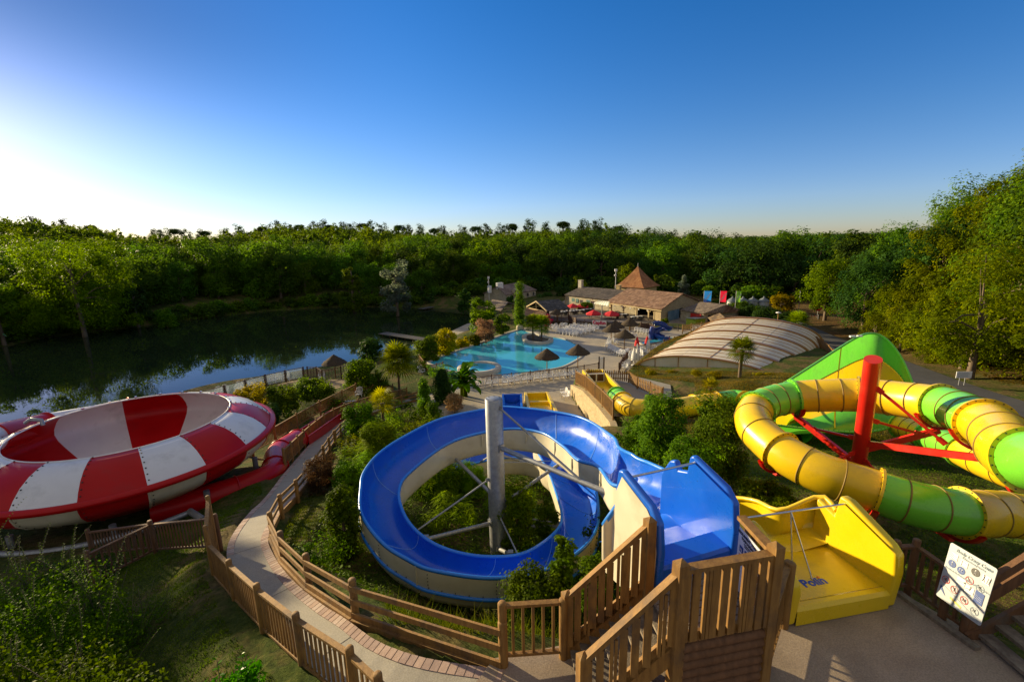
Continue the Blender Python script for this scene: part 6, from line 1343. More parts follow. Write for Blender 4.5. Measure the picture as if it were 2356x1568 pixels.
# red terrace parasols, tables, chairs
bq = lambda x, y: (1092.9+.1953*x, 546.4+.1953*y)
for (x, y, w, h_), lab in zip([(1152,775,150,46),(1280,768,185,50),(1400,850,180,58),(1612,858,200,58)], ('open red parasol, leftmost by the bar hut', 'open red parasol in front of the long house', 'open red parasol left of the grey post on the terrace', 'open red parasol beside the open barn front')):
    Yp = P(*bq(x, y+95), 0).y; tp_ = PY(*bq(x, y), Yp); pt = V3(tp_, 0.02); rr_ = w*.1953/1047*Yp/2*1.05; hz2 = h_*.1953/1047*Yp*.8
    r_ = thing('red_parasol', lab, 'parasol', pt, 'open red parasols on the terrace'); b = MB(); b.tube([pt, V3(tp_, tp_.z)], .03, 6); b.build('pole', M['galv'], r_)
    b = MB(); n = 8; rim = [V3(tp_, tp_.z-hz2)+Vector((rr_*1.0*math.cos(R(45*j+20)), rr_*1.0*math.sin(R(45*j+20)), 0)) for j in range(n)]; mid = [V3(tp_, tp_.z-hz2*.45)+(q-V3(tp_, tp_.z-hz2))*.52 for q in rim]
    b.add([tp_]+mid+rim, [(0, 1+j, 1+(j+1) % n) for j in range(n)]+[(1+j, 9+j, 9+(j+1) % n, 1+(j+1) % n) for j in range(n)]); dr_ = [q-Vector((0, 0, .16)) for q in rim]; b.add(rim+dr_, [(j, n+j, n+(j+1) % n, (j+1) % n) for j in range(n)]); b.build('canopy', M['redsoft'], r_)
tm = pm('table_top', (.62, .62, .60), (.72, .72, .70), 3, .5, 0)
tabs = [((1015,915), 'by the bar hut'), ((1120,905), 'left under the red parasols'), ((1238,896), 'in the middle of the terrace back row'), ((1322,882), 'right of the terrace back row'), ((1725,948), 'in front of the barn posts'), ((1905,975), 'at the barn corner near the fence')]
ct_ = None
def dark_chair():
    b = MB(); b.box((0, 0, .45), (.42, .42, .04)); b.beam((-.18, .2, .45), (-.18, .26, .88), .03, .03); b.beam((.18, .2, .45), (.18, .26, .88), .03, .03); b.box((0, .25, .72), (.40, .03, .3))
    for x in (-.18, .18):
        for y in (-.18, .18): b.beam((x, y, .44), (x, y, 0), .03, .03)
    return b.build('terrace_chair', M['black'])
for i, ((x, y), lab) in enumerate(tabs):
    p = P(*bq(x, y), .02); r_ = thing('terrace_table', f'long white topped table {lab}', 'table', p, 'terrace tables'); b = MB(); L = 1.15; ang = .25
    b.box((p.x, p.y, .74), (L*2, .75, .05), ang); b.build('table_top', tm, r_)
    for s_ in (-.8, .8):
        b = MB(); b.beam(V3(p, .72)+Vector((s_*math.cos(ang), s_*math.sin(ang), 0)), V3(p, .02)+Vector((s_*math.cos(ang), s_*math.sin(ang), 0)), .5, .06); b.build('leg', M['black'], r_)
    for k, (dx, dy) in enumerate(((-.8, -.6), (0, -.6), (.8, -.6), (-.8, .6), (0, .6), (.8, .6))):
        if ct_ is None: ct_ = dark_chair(); o = ct_
        else: o = ct_.copy(); COL.objects.link(o)
        o.location = (p.x+dx*math.cos(ang)-dy*math.sin(ang), p.y+dx*math.sin(ang)+dy*math.cos(ang), .02); o.rotation_euler = (0, 0, ang+(math.pi if dy < 0 else 0)); tag(o, f'dark terrace chair at the table {lab}', 'chair', f'dark chairs at the table {lab}')
for j, (x, y) in enumerate([(1360,945),(1410,940),(1450,945),(1540,950),(1590,945),(1640,945),(1330,930),(1680,940)]):
    o = ct_.copy(); COL.objects.link(o); o.location = P(*bq(x, y), .02); o.rotation_euler = (0, 0, j*1.3); tag(o, 'dark terrace chair under the two near red parasols', 'chair', 'dark chairs under the near parasols')
gp = P(*bq(1492, 975), .02); gpo = thing('terrace_post', 'grey square post with bracket between two red parasols behind the banner', 'post', gp); b = MB(); b.box((gp.x, gp.y, 1.35), (.16, .16, 2.7)); b.beam((gp.x-.7, gp.y, 2.6), (gp.x+.7, gp.y, 2.6), .05, .05); b.build('post', M['galv'], gpo)
# banner
bq2 = lambda x, y: (1265.4+.11005*x, 603.96+.11005*y)
tl, tr, brr, bl_ = bq2(885,1205), bq2(1178,1215), bq2(1178,1335), bq2(885,1312)
ban = thing('fun_banner', 'white banner with red lettering tied to the dark terrace fence', 'banner', P(*bl_, .2)); Yb = P(1366,755,0).y-.25
qb = [PY(*bl_, Yb), PY(*brr, P(1396,757,0).y-.25), PY(*tr, P(1396,757,0).y-.25), PY(*tl, Yb)]; b = MB(); b.slab(qb, .02); b.build('sheet', canvas, ban)
bd_ = (qb[1]-qb[0]); bd_.z = 0; bd_.normalize(); text3d('lettering', 'Capfun', .74, text_mat('banner_red', (.58, .012, .08)), ban, sum(qb, Vector())/4+Vector((-.03, -.06, .08)), bd_, (0, 0, 1), depth=.003, bold=.03)
# awning
aw = thing('awning', 'white and pale green striped awning on thin posts beside the barn', 'awning', P(*bq(1480,860), 0)); aq = [P(*bq(1402,768), 2.0), P(*bq(1570,800), 2.0), P(*bq(1585,752), 2.7), P(*bq(1455,738), 2.7)]; b = MB()
for i in range(12):
    t0_, t1_ = i/12, (i+1)/12; b.slab([aq[0].lerp(aq[1], t0_), aq[0].lerp(aq[1], t1_), aq[3].lerp(aq[2], t1_), aq[3].lerp(aq[2], t0_)], .03, i % 2); a, c = aq[0].lerp(aq[1], t0_), aq[0].lerp(aq[1], t1_); b.add([a, c, (a+c)/2-Vector((0, 0, .25))], [(0, 1, 2)], i % 2)
b.build('canopy', [canvas, pm('pale_green_canvas', (.42, .52, .42), (.5, .6, .5), 3, .8, 0)], aw)
for p in aq[:2]:
    b = MB(); b.tube([V3(p, 0), V3(p, 2.0)], .04, 6); b.build('post', M['galv'], aw)
# hot tub, palm island, pool rims
def rimline(name, pts, w, h, closed, mat, label, cat, z=0.0):
    b = MB(); n = len(pts); rows = []
    for i, p in enumerate(pts):
        t = (pts[(i+1) % n]-pts[i-1]) if closed or 0 < i < n-1 else (pts[min(i+1, n-1)]-pts[max(i-1, 0)]); t.z = 0; t.normalize(); s_ = Vector((t.y, -t.x, 0))*w/2
        rows.append([p-s_+Vector((0, 0, -.1)), p-s_+Vector((0, 0, h*.7)), p-s_*.6+Vector((0, 0, h)), p+s_*.6+Vector((0, 0, h)), p+s_+Vector((0, 0, h*.7)), p+s_+Vector((0, 0, -.1))])
    if closed: rows.append(rows[0])
    b.loft(rows, 0, True); o = b.build(name, mat); return tag(o, label, cat)
M['coping'] = concrete('pool_coping', (.50, .48, .42), (.60, .57, .50), (.40, .37, .31), 1.5)
PV = [Vector((x, y, 0)) for x, y in POOLS]
rimline('pool_coping', PV, .36, .06, True, M['coping'], 'pale rounded stone coping round the lagoon pool', 'pool edge')
hc, rx = P(1103,851,.0), 2.25
hp = [hc+Vector((rx*math.cos(R(9*i)), rx*math.sin(R(9*i)), 0)) for i in range(40)]
ht = thing('hot_tub', 'round raised white hot tub at the near corner of the lagoon pool', 'hot tub', hc); b = MB(); b.lathe(hc, [(2.45, -.1), (2.5, .34), (2.4, .44), (1.95, .44), (1.85, .36), (1.85, .1)], 48); b.build('shell', M['coping'], ht); b = MB(); b.lathe(hc, [(1.86, .32), (0, .32)], 32); b.build('tub_water', M['poolwater'], ht)
isp = catmull([P(*cq(x, y), 0) for x, y in [(578,440),(600,418),(660,408),(700,400),(760,420),(835,455),(890,458),(885,490),(800,512),(700,512),(620,495),(585,470)]], 4, True)
isl2 = rimline('palm_island', isp, .7, .28, True, M['coping'], 'low rounded white wall ringing the palm island in the pool', 'planter')
sheet_with_hole('island_soil', [V2(p) for p in isp], None, .1, pm('dark_soil', (.05, .035, .022), (.09, .065, .04), 3, .95, .4))
# paddling pool and little blue slide
pp = [P(*cq(x, y), 0) for x, y in [(1955,500),(2040,475),(2160,445),(2300,440),(2380,455),(2380,480),(2280,495),(2150,505),(2040,520),(1970,520)]]
sheet_with_hole('paddling_pool', [V2(p) for p in catmull(pp, 4, True)], None, .03, M['poolwater'])
rimline('paddling_pool_edge', catmull(pp, 4, True), .35, .1, True, M['coping'], 'pale rim of the paddling pool below the small blue slide', 'pool edge')
ds = thing('small_blue_slide', 'small curly dark blue children slide with a red and white snout at the paddling pool', 'slide', P(*cq(2180, 460), 0))
dbl = fibre('dark_blue_fibreglass', (.01, .03, .22), (.015, .05, .30)); sc_ = 72*.1953/1047
sp0 = P(*cq(2190, 465), 0); kx = .1953*70/1047
def dpt(x, y, dy=0): return Vector((sp0.x+(x-2190)*kx, sp0.y+dy, (465-y)*kx*1.03))
b = MB(); path_ = catmull([dpt(2120,320,.6), dpt(2180,318,.2), dpt(2260,360,-.2), dpt(2285,390,.8), dpt(2240,400,1.6), dpt(2160,420,1.2), dpt(2150,445,.2), dpt(2200,455,-.6), dpt(2255,462,-1.0)], 6)
rws = []
for i in range(len(path_)):
    t, a, c = frame(path_, i); rws.append([path_[i]+(a*math.cos(w_)+c*math.sin(w_))*.48+Vector((0, 0, .45)) for w_ in [math.pi*(.95+1.1*q/10) for q in range(11)]])
b.loft(rws, 0, True); b.tube([r__[0] for r__ in rws], .09, 6); b.tube([r__[-1] for r__ in rws], .09, 6); b.build('channel', dbl, ds)
b = MB(); b.tube([dpt(2105,330,.4), dpt(2095,400,.4), dpt(2100,465,.4)], [.35, .45, .4], 10); b.tube([dpt(2150,420,.9), dpt(2150,470,.9)], .4, 10); b.build('support', dbl, ds)
b = MB(); b.tube([dpt(2215,440,-1.1), dpt(2240,432,-1.1), dpt(2262,440,-1.1)], .12, 8); b.tube([dpt(2240,478,-1.3), dpt(2252,445,-1.3), dpt(2275,438,-1.3)], .09, 8); b.build('snout', M['redsteel'], ds); b = MB(); b.tube([dpt(2205,420,-1.1), dpt(2225,412,-1.1), dpt(2245,418,-1.1)], .13, 8); b.build('snout_crest', M['white'], ds)
for q in (-.5, .5):
    b = MB(); b.tube([dpt(2120,330,q+.6), dpt(2110,285,q+.6), dpt(2180,285,q+.6), dpt(2200,330,q+.4)], .04, 6); b.build('handrail', M['steel'], ds)
b = MB(); b.tube([P(*cq(530,330),.45)-Vector((.0, 0, .05)), P(*cq(530,330),.45)+Vector((0, 0, .05))], .1, 6)
b = MB(); rs = P(*cq(527, 345), .0); b.lathe(rs, [(.5, 0), (.62, .3), (.5, .65), (.25, .85), (0, .9)], 12); o = b.build('boulder', M['stone_pale']); tag(o, 'rounded boulder at the far tip of the lagoon pool', 'rock')
# ================================================================ VEGETATION
def leaf_mat(name, dark, light, tr, twig=None, trw=.48, sc=1.2, rough=.55, hue=.5):
    m, nt, bs = newmat(name); v = coord(nt)
    f = noise(nt, sc, 3, v, .6); oi = nt.nodes.new('ShaderNodeObjectInfo')
    g = nt.nodes.new('ShaderNodeNewGeometry')
    c = ramp(nt, f, [(.32, dark), (.68, light)])
    hs_ = nn(nt, 'ShaderNodeHueSaturation'); nt.links.new(c, hs_.inputs['Color']); hs_.inputs['Saturation'].default_value = 1.15
    mr = nn(nt, 'ShaderNodeMapRange'); nt.links.new(oi.outputs['Random'], mr.inputs[0]); mr.inputs[3].default_value = .48; mr.inputs[4].default_value = .515; nt.links.new(mr.outputs[0], hs_.inputs['Hue'])
    mr2 = nn(nt, 'ShaderNodeMapRange'); nt.links.new(g.outputs['Random Per Island'], mr2.inputs[0]); mr2.inputs[3].default_value = .62; mr2.inputs[4].default_value = 1.45
    mr3 = nn(nt, 'ShaderNodeMapRange'); nt.links.new(oi.outputs['Random'], mr3.inputs[0]); mr3.inputs[3].default_value = .75; mr3.inputs[4].default_value = 1.3
    mu = nt.nodes.new('ShaderNodeMath'); mu.operation = 'MULTIPLY'; nt.links.new(mr2.outputs[0], mu.inputs[0]); nt.links.new(mr3.outputs[0], mu.inputs[1]); nt.links.new(mu.outputs[0], hs_.inputs['Value'])
    nt.links.new(hs_.outputs[0], bs.inputs['Base Color']); bs.inputs['Roughness'].default_value = rough; bs.inputs['Specular IOR Level'].default_value = .03
    tb = nt.nodes.new('ShaderNodeBsdfTranslucent'); nt.links.new(mix(nt, 1.0, hs_.outputs[0], tr, 'MULTIPLY'), tb.inputs[0])
    ms = nn(nt, 'ShaderNodeMixShader', Fac=trw); nt.links.new(bs.outputs[0], ms.inputs[1]); nt.links.new(tb.outputs[0], ms.inputs[2])
    nt.links.new(ms.outputs[0], nt.nodes['Material Output'].inputs['Surface']); return m
YT = (2.35, 2.1, .45)
L = {}
L['forest'] = leaf_mat('forest_leaves', (0.040, 0.081, 0.018), (0.100, 0.173, 0.033), YT, sc=.35)
L['bright'] = leaf_mat('bright_leaves', (0.060, 0.110, 0.012), (0.120, 0.180, 0.020), YT, sc=.5)
L['mid'] = leaf_mat('mid_green_leaves', (0.059, 0.117, 0.020), (0.125, 0.192, 0.033), YT, sc=.6)
L['deep'] = leaf_mat('deep_green_leaves', (0.020, 0.046, 0.014), (0.051, 0.094, 0.023), YT, sc=.6, trw=.3)
L['pine'] = leaf_mat('pine_needles', (0.023, 0.043, 0.014), (0.058, 0.090, 0.023), YT, sc=.5, trw=.22)
L['silver'] = leaf_mat('silver_leaves', (.10, .13, .10), (.19, .22, .18), (1.6, 1.6, 1.2), sc=.6)
L['gold'] = leaf_mat('golden_leaves', (0.174, 0.174, 0.022), (0.319, 0.275, 0.043), (2.0, 1.7, .7), sc=.8)
L['autumn'] = leaf_mat('olive_autumn_leaves', (0.066, 0.098, 0.012), (0.140, 0.165, 0.020), (2.3, 2.0, .6), sc=.35)
L['rust'] = leaf_mat('rusty_leaves', (.12, .085, .018), (.2, .145, .028), (2, 1.5, .7), sc=.5)
L['pink'] = leaf_mat('pink_blossom', (.40, .06, .12), (.60, .16, .24), (1.4, 1.2, 1.2), sc=2)
L['plume'] = leaf_mat('pink_grey_plumes', (.26, .17, .10), (.38, .26, .17), (1.5, 1.4, 1.2), sc=1)
L['palm'] = leaf_mat('palm_fronds', (0.072, 0.123, 0.014), (0.160, 0.217, 0.026), (2.4, 2.0, .7), sc=1.5, trw=.35, rough=.4)
L['palm_y'] = leaf_mat('yellow_palm_fronds', (.14, .14, .010), (.22, .21, .02), (2.0, 1.8, .7), sc=1.5, trw=.45, rough=.4)
L['broom'] = leaf_mat('broom_stems', (0.102, 0.189, 0.022), (0.203, 0.290, 0.043), (2, 1.9, .7), sc=1.2, trw=.4)
L['laurel'] = leaf_mat('glossy_laurel_leaves', (.04, .12, .012), (.09, .20, .022), (1.5, 1.45, .5), sc=4, rough=.3, trw=.4)
L['fore'] = leaf_mat('small_round_leaves', (0.042, 0.096, 0.007), (0.102, 0.162, 0.012), (1.5, 1.45, .35), sc=1.5, rough=.55, trw=.38)
L['brown'] = leaf_mat('brown_twigs', (.07, .045, .025), (.12, .085, .045), (1.5, 1.3, .9), sc=2)
def rng_(s): return np.random.default_rng(s)
def unit(n, r):
    v = r.normal(size=(n, 3)); return v/np.linalg.norm(v, axis=1, keepdims=True)
def leaf_geo(P_, N_, S_, r, asp=.55, T=None):
    n = len(P_)
    if T is None:
        T = unit(n, r); T -= N_*np.sum(T*N_, 1, keepdims=True)
    T /= np.linalg.norm(T, axis=1, keepdims=True)+1e-9
    B = np.cross(N_, T); s = S_.reshape(-1, 1)
    V = np.stack([P_-T*s*.5, P_+B*s*asp*.5+N_*s*.06, P_+T*s*.5, P_-B*s*asp*.5+N_*s*.06], 1).reshape(-1, 3)
    F = np.arange(n*4).reshape(-1, 4); return V, F
def np_mesh(name, V, F, mat, loops=4):
    me = bpy.data.meshes.new(name); nv, nf = len(V), len(F)
    me.vertices.add(nv); me.vertices.foreach_set('co', np.ascontiguousarray(V, dtype=np.float32).ravel())
    me.loops.add(nf*loops); me.loops.foreach_set('vertex_index', np.ascontiguousarray(F, dtype=np.int32).ravel())
    me.polygons.add(nf); me.polygons.foreach_set('loop_start', np.arange(nf, dtype=np.int32)*loops)
    try: me.polygons.foreach_set('loop_total', np.full(nf, loops, dtype=np.int32))
    except Exception: pass
    me.materials.append(mat); me.update(calc_edges=True); return me
def link(name, me, parent=None, loc=None):
    o = bpy.data.objects.new(name, me); COL.objects.link(o)
    if parent: o.parent = parent
    if loc is not None: o.location = loc
    return o
def clump_crown(seed, Rx, H, z0, nc, cr, n, ls, shape='round', up=.45, shell=.55, asp=.55, flat=.85):
    r = rng_(seed); cs = []
    while len(cs) < nc:
        d = unit(1, r)[0]; q = r.uniform(shell, 1.0)*r.uniform(.86, 1.14)
        x, y, z = d*q
        if shape in ('dome', 'column'): z = r.uniform(-1, 1)
        elif shape == 'cone': z = 1-2*math.sqrt(r.random())
        elif shape == 'round': z = max(-1, min(1, z*1.15))
        if shape == 'round': s = 1
        elif shape == 'dome':
            h_ = math.hypot(x, y)+1e-6; want = q*(math.sqrt(max(0, 1-z*z)) if z > 0 else .82+.18*(1+z)); s = max(1.0, want/h_)
        elif shape == 'cone': s = (1-(z+1)/2)**.75*1.15
        elif shape == 'column': h_ = math.hypot(x, y)+1e-6; s = r.uniform(.3, 1)**.5*(1-max(0, z+.25)/1.25)**.55*(1 if z > -.9 else .8)/h_*.9
        elif shape == 'umbrella': z = abs(z)*.9 if r.random() < .85 else z; s = 1.0
        elif shape == 'spread': s = .7+.5*(1-abs(z)); 
        cs.append((x*Rx*s, y*Rx*s, z0+H*(z+1)/2, cr*r.uniform(.42, 1.35)*(1.0 if shape != 'cone' else .55+.6*s)))
    cs = np.array(cs); k = r.integers(0, nc, n); d = unit(n, r)
    rad = r.uniform(.35, 1, n)**.4; rad = np.where(r.random(n) < .14, r.uniform(1.0, 1.5, n), rad)
    P_ = cs[k, :3]+d*np.array([1, 1, flat])*(cs[k, 3]*rad)[:, None]
    cen = np.array([0, 0, z0+H*.4]); out = P_-cen; out /= np.linalg.norm(out, axis=1, keepdims=True)+1e-6
    N_ = d*.55+out*.35+np.array([0, 0, up])+unit(n, r)*.55; N_ /= np.linalg.norm(N_, axis=1, keepdims=True)
    S_ = ls*r.uniform(.6, 1.35, n)
    return (*leaf_geo(P_, N_, S_, r, asp), cs)
def trunk_mb(h, r0, cs=None, limbs=6, seed=1, lean=0):
    b = MB(); rr = random.Random(seed); top = Vector((lean, rr.uniform(-.1, .1)*h*.1, h)); pts = [Vector((0, 0, -.4)), Vector((lean*.2, 0, h*.35)), Vector((lean*.6, .04*h*rr.uniform(-1, 1), h*.7)), top]
    b.tube(catmull(pts, 3), [r0*(1.25-.95*i/9) for i in range(10)], 7)
    if cs is not None:
        for q in rr.sample(range(len(cs)), min(limbs, len(cs))):
            c = Vector(cs[q][:3]); s_ = pts[1].lerp(top, rr.uniform(.1, .8)); b.tube([s_, s_.lerp(c, .5)+Vector((0, 0, .08*h)), c], [r0*.4, r0*.25, r0*.08], 5)
    return b
def proto_tree(name, label, cat, group, leafmat, seed, Rx, H, z0, nc, cr, n, ls, shape='round', trunk_r=.2, limbs=6, **k):
    root = thing(name, label, cat, (0, 0, 0), group)
    V, F, cs = clump_crown(seed, Rx, H, z0, nc, cr, n, ls, shape, **k)
    if trunk_r:
        tb_ = trunk_mb(z0+H*.6, trunk_r, cs, limbs, seed).build('trunk', M['trunk'], root)
    link('crown', np_mesh('crown', V, F, leafmat), root); return root
class Pool:                            # first use moves the prototype itself, later uses copy it
    def __init__(s, protos): s.p = protos; s.used = set()
    def put(s, i, loc, rz, sc, label, group=None):
        o = s.p[i % len(s.p)]
        if o.name not in s.used:
            s.used.add(o.name); o.location = loc; o.rotation_euler = (0, 0, rz); o.scale = sc if hasattr(sc, '__len__') else (sc,)*3
            o['label'] = label
            if group: o['group'] = group
            return o
        return dup(o, loc, rz, label, sc, group)
FG = 'trees of the wooded hillside'
forest = Pool([proto_tree('broadleaf_tree', 'x', 'tree', FG, m_, 10+i, rx, h, z0, nc+8, cr*1.05, 5000, .46, sh, .22) for i, (m_, rx, h, z0, nc, cr, sh) in enumerate([
    (L['forest'], 4.0, 9.6, .3, 26, 1.7, 'dome'), (L['forest'], 3.4, 10.5, .3, 26, 1.6, 'dome'), (L['mid'], 4.2, 9.0, .3, 30, 1.5, 'dome'), (L['deep'], 3.8, 10.0, .2, 24, 1.8, 'dome'), (L['mid'], 3.2, 10.5, .2, 28, 1.3, 'cone'), (L['bright'], 3.6, 9.6, .4, 30, 1.35, 'dome'), (L['forest'], 4.4, 8.5, .3, 30, 1.5, 'dome')])])
rr = random.Random(21); nput = 0; cand = []
for row in range(40):
    rad_ = 118+row*6.2; nrow = int(math.radians(98)*rad_/6.4)
    for k in range(nrow):
        th_a = math.radians(-58+98*(k+rr.uniform(.1, .9))/nrow); r_ = rad_+rr.uniform(-2.6, 2.6); x, y = r_*math.sin(th_a), r_*math.cos(th_a); cand.append((r_, th_a, x, y))
cx_, cy_ = np.array([c[2] for c in cand]), np.array([c[3] for c in cand]); cz_ = ground(cx_, cy_); dl = d_poly(cx_, cy_, LAKE); inl = in_poly(cx_, cy_, LAKE)
rmax = np.interp([c[1] for c in cand], _rt[:, 0], _rt[:, 1])
r0_ = np.interp([c[1] for c in cand], np.radians([-70, -50, -28, -12, -2, 8, 20, 27, 33, 45]), [104, 116, 122, 122, 128, 132, 128, 118, 112, 112])
sel = [i for i in range(len(cand)) if not inl[i] and dl[i] > 4.5 and cand[i][0] < rmax[i]+14 and cand[i][0] > r0_[i]]
def seen(i):                           # outside the picture on either side: not needed
    x, y, z = cand[i][2], cand[i][3], cz_[i]; w = Vector((x, y, z-CAMZ)); q = w.dot(_FW); return abs(w.dot(_r)/q*_F) < 1260
sel = [i for i in sel if seen(i)]
near_, far_ = sel[:292], sel[292:]
for i in near_:
    r_, th_a, x, y = cand[i]; a = math.degrees(th_a); s_ = rr.uniform(.75, 1.2)*(1.0+.28*float(vnoise(np.array([x]), np.array([y]), 20, 4)[0]))
    typ = rr.choices(range(7), [4, 4, 3, 3, 2, 1.6, 3])[0]
    if a > 5: typ = rr.choices(range(7), [2, 2, .4, 9, .4, .15, 1.5])[0]  # mostly deep green leaves here, their colour standing in for shade on this slope
    region = 'on the lake\'s far shore slope' if a < -12 else ('on the slope behind the farmhouse' if a < 8 else 'in the shade-toned wood behind the restaurant')
    kind_ = ['rounded green', 'tall rounded green', 'broad mid green', 'dark green', 'pointed mid green', 'bright yellow green', 'low spreading green'][typ]
    forest.put(typ, (x, y, cz_[i]-.2), rr.uniform(0, 6.28), (s_*rr.uniform(.9, 1.15), s_*rr.uniform(.9, 1.15), s_), f'{kind_} broadleaf tree {region}', f'{kind_} trees {region}')
# the wood higher up the valley sides, seen as one mass
fr_ = rng_(5); proto_far = [clump_crown(50+q, rx, h, .5, 14, cr, 520, 1.15, sh) for q, (rx, h, cr, sh) in enumerate([(4.0, 7.5, 1.9, 'round'), (3.6, 8.5, 1.7, 'round'), (4.3, 7.0, 1.7, 'spread'), (3.3, 8.5, 1.5, 'cone')])]
groups = {0: [], 1: [], 2: []}
for i in far_:
    V, F, _c = proto_far[fr_.integers(0, 4)]; a = fr_.uniform(0, 6.28); s_ = fr_.uniform(.55, .95)*(1+.35*float(vnoise(cx_[i:i+1], cy_[i:i+1], 26, 5)[0])); ca, sa_ = math.cos(a), math.sin(a)
    Q = np.stack([(V[:, 0]*ca-V[:, 1]*sa_)*s_+cand[i][2], (V[:, 0]*sa_+V[:, 1]*ca)*s_+cand[i][3], V[:, 2]*s_*fr_.uniform(.85, 1.15)+cz_[i]], 1); groups[int(fr_.choice(3, p=[.55, .3, .15]))].append(Q)
Vall, mi_ = [], []
for g_ in (0, 1, 2):
    if groups[g_]: v_ = np.concatenate(groups[g_]); Vall.append(v_); mi_ += [g_]*(len(v_)//4)
Vall = np.concatenate(Vall); me = np_mesh('wooded_hillside', Vall, np.arange(len(Vall)).reshape(-1, 4), L['forest']); me.materials.append(L['mid']); me.materials.append(L['bright']); me.polygons.foreach_set('material_index', np.array(mi_, dtype=np.int32))
o = link('wooded_hillside', me); tag(o, 'upper mass of trees covering the far valley sides up to the skyline', 'wood'); o['kind'] = 'stuff'
# far ridge beyond the valley on the right
b_ = []
for k in range(260):
    x = fr_.uniform(150, 760); y = fr_.uniform(560, 760); z = float(np.interp(x, [150, 300, 420, 600, 760], [6, 9, 11.5, 12, 9]))+(y-560)*.012; V, F, _c = proto_far[k % 4]; b_.append(V*np.array([2.1, 2.1, 1.0])+np.array([x, y, z-5]))
Vall = np.concatenate(b_); o = link('distant_wood', np_mesh('distant_wood', Vall, np.arange(len(Vall)).reshape(-1, 4), L['forest'])); tag(o, 'hazy distant wooded ridge closing the valley at the right', 'wood'); o['kind'] = 'stuff'
# skyline pines
pines = Pool([proto_tree('pine_tree', 'x', 'tree', 'pines on the skyline', L['pine'], 70+i, rx, h, z0, nc, 1.45, 1700, .6, sh, .2, 9, flat=.6) for i, (rx, h, z0, nc, sh) in enumerate([(2.8, 7.0, 2.6, 30, 'dome'), (2.5, 8.0, 1.8, 30, 'round'), (3.2, 5.6, 4.0, 26, 'umbrella')])])
PX = [(70,10),(150,6),(215,2),(350,10),(380,14),(405,12),(430,13),(455,10),(478,9),(520,9),(555,12),(600,10),(632,17),(660,14),(690,10),(715,13),(735,16),(760,15),(782,10),(800,12),(835,12),(860,20),(885,13),(910,12),(935,10),(965,9),(1000,8),(1020,9),(1062,6),(1090,10),(1112,11),(1150,6),(1180,12),(1212,16),(1250,6),(1305,10),(1340,12),(1372,10),(1420,6),(1500,8),(1560,6),(1620,8),(1655,9),(1690,12),(1735,16),(1752,10),(1800,10),(1865,12),(1885,14),(1905,10),(1945,7)]
for j, (x, hpx) in enumerate(PX):
    y0 = float(np.interp(x, [q[0] for q in RIDGE], [q[1] for q in RIDGE])); Y = float(np.interp(x, [q[0] for q in RIDGE], [q[2] for q in RIDGE]))*(.99 if x < 1600 else .8); q = PY(x+rr.uniform(-9, 9), y0-hpx*rr.uniform(.2, .75), Y); zg = gz(q.x, q.y); hgt = max(7, q.z-zg); s_ = hgt/10.0
    pines.put(j, (q.x, q.y, zg-.3), j*1.7, (min(1.35, s_)*.95, min(1.35, s_)*.95, s_), f'dark umbrella crowned pine standing against the sky, {"left" if x < 800 else ("middle" if x < 1300 else "right")} part of the ridge', f'pines on the {"left" if x < 800 else ("middle" if x < 1300 else "right")} ridge')
bushes = Pool([proto_tree('shore_bush', 'x', 'bush', 'bushes along the wood edge', m_, 90+i, 2.3, 2.6, .0, 14, .9, 900, .5, 'round', 0) for i, m_ in enumerate([L['mid'], L['forest'], L['deep']])])
for k in range(130):
    th_a = math.radians(-52+82*(k+rr.random())/130); rb = float(np.interp(th_a, np.radians([-70, -50, -28, -12, -2, 8, 20, 27, 33, 45]), [104, 116, 122, 122, 128, 132, 128, 118, 112, 112]))-rr.uniform(-1, 5); x, y = rb*math.sin(th_a), rb*math.cos(th_a)
    while in_poly(np.array([x]), np.array([y]), LAKE)[0] or d_poly(np.array([x]), np.array([y]), LAKE)[0] < 1.6: x *= 1.012; y *= 1.012
    lk_ = math.degrees(th_a) < -8
    s_ = rr.uniform(.5, 1.1) if lk_ else rr.uniform(.8, 1.5); bushes.put(k, (x, y, gz(x, y)-.2), k*1.1, (s_*1.2, s_*1.2, s_), 'low green bush along the far shore under the trees' if lk_ else 'bush at the foot of the wood behind the buildings', 'bushes under the trees on the far shore' if lk_ else 'bushes at the foot of the wood')
# ---- trees one can point at
def place(root, x, y, z, ytop, rot=0, base_h=None, wpx=None, Yd=None):
    p = P(x, y, z) if Yd is None else PY(x, y, Yd); tp_ = PY(x, ytop, p.y); hh = tp_.z-p.z
    # crown geometry was authored with unit height 1
    return p, hh
def solo(name, label, x, y, z, ytop, wpx, mat, seed, n, lsk=.05, shape='dome', nc=26, crk=.36, tr=.05, cat='tree', z0f=.12, group=None, crownmat=None, up=.45, asp=.55, limbs=6, Yd=None, lpx=None, shell=.55, flat=.85, sink=.1):
    if cat == 'bush' or 'bush' in name: crk = max(crk, .31); nc = int(nc*1.9); n = int(n*1.9)
    p, hh = place(None, x, y, z, ytop, Yd=Yd); zd = (p-C0).dot(_FW); w = wpx*zd/_F/2
    if Yd is None and z is None: pass
    root = thing(name, label, cat, (p.x, p.y, p.z-sink), group); cr = w*crk
    ls = (lpx*zd/_F) if lpx else lsk*hh
    V, F, cs = clump_crown(seed, max(.05, w-cr*.75), max(.1, hh*(1-z0f)-cr*1.2), hh*z0f+cr*.6, nc, cr, n, ls, shape, up=up, asp=asp, shell=shell, flat=flat)
    if tr: trunk_mb(hh*.7, tr*hh*.5, cs, limbs, seed).build('trunk', M['trunk'], None).parent = root
    link('crown', np_mesh('crown', V, F, mat), root); return root
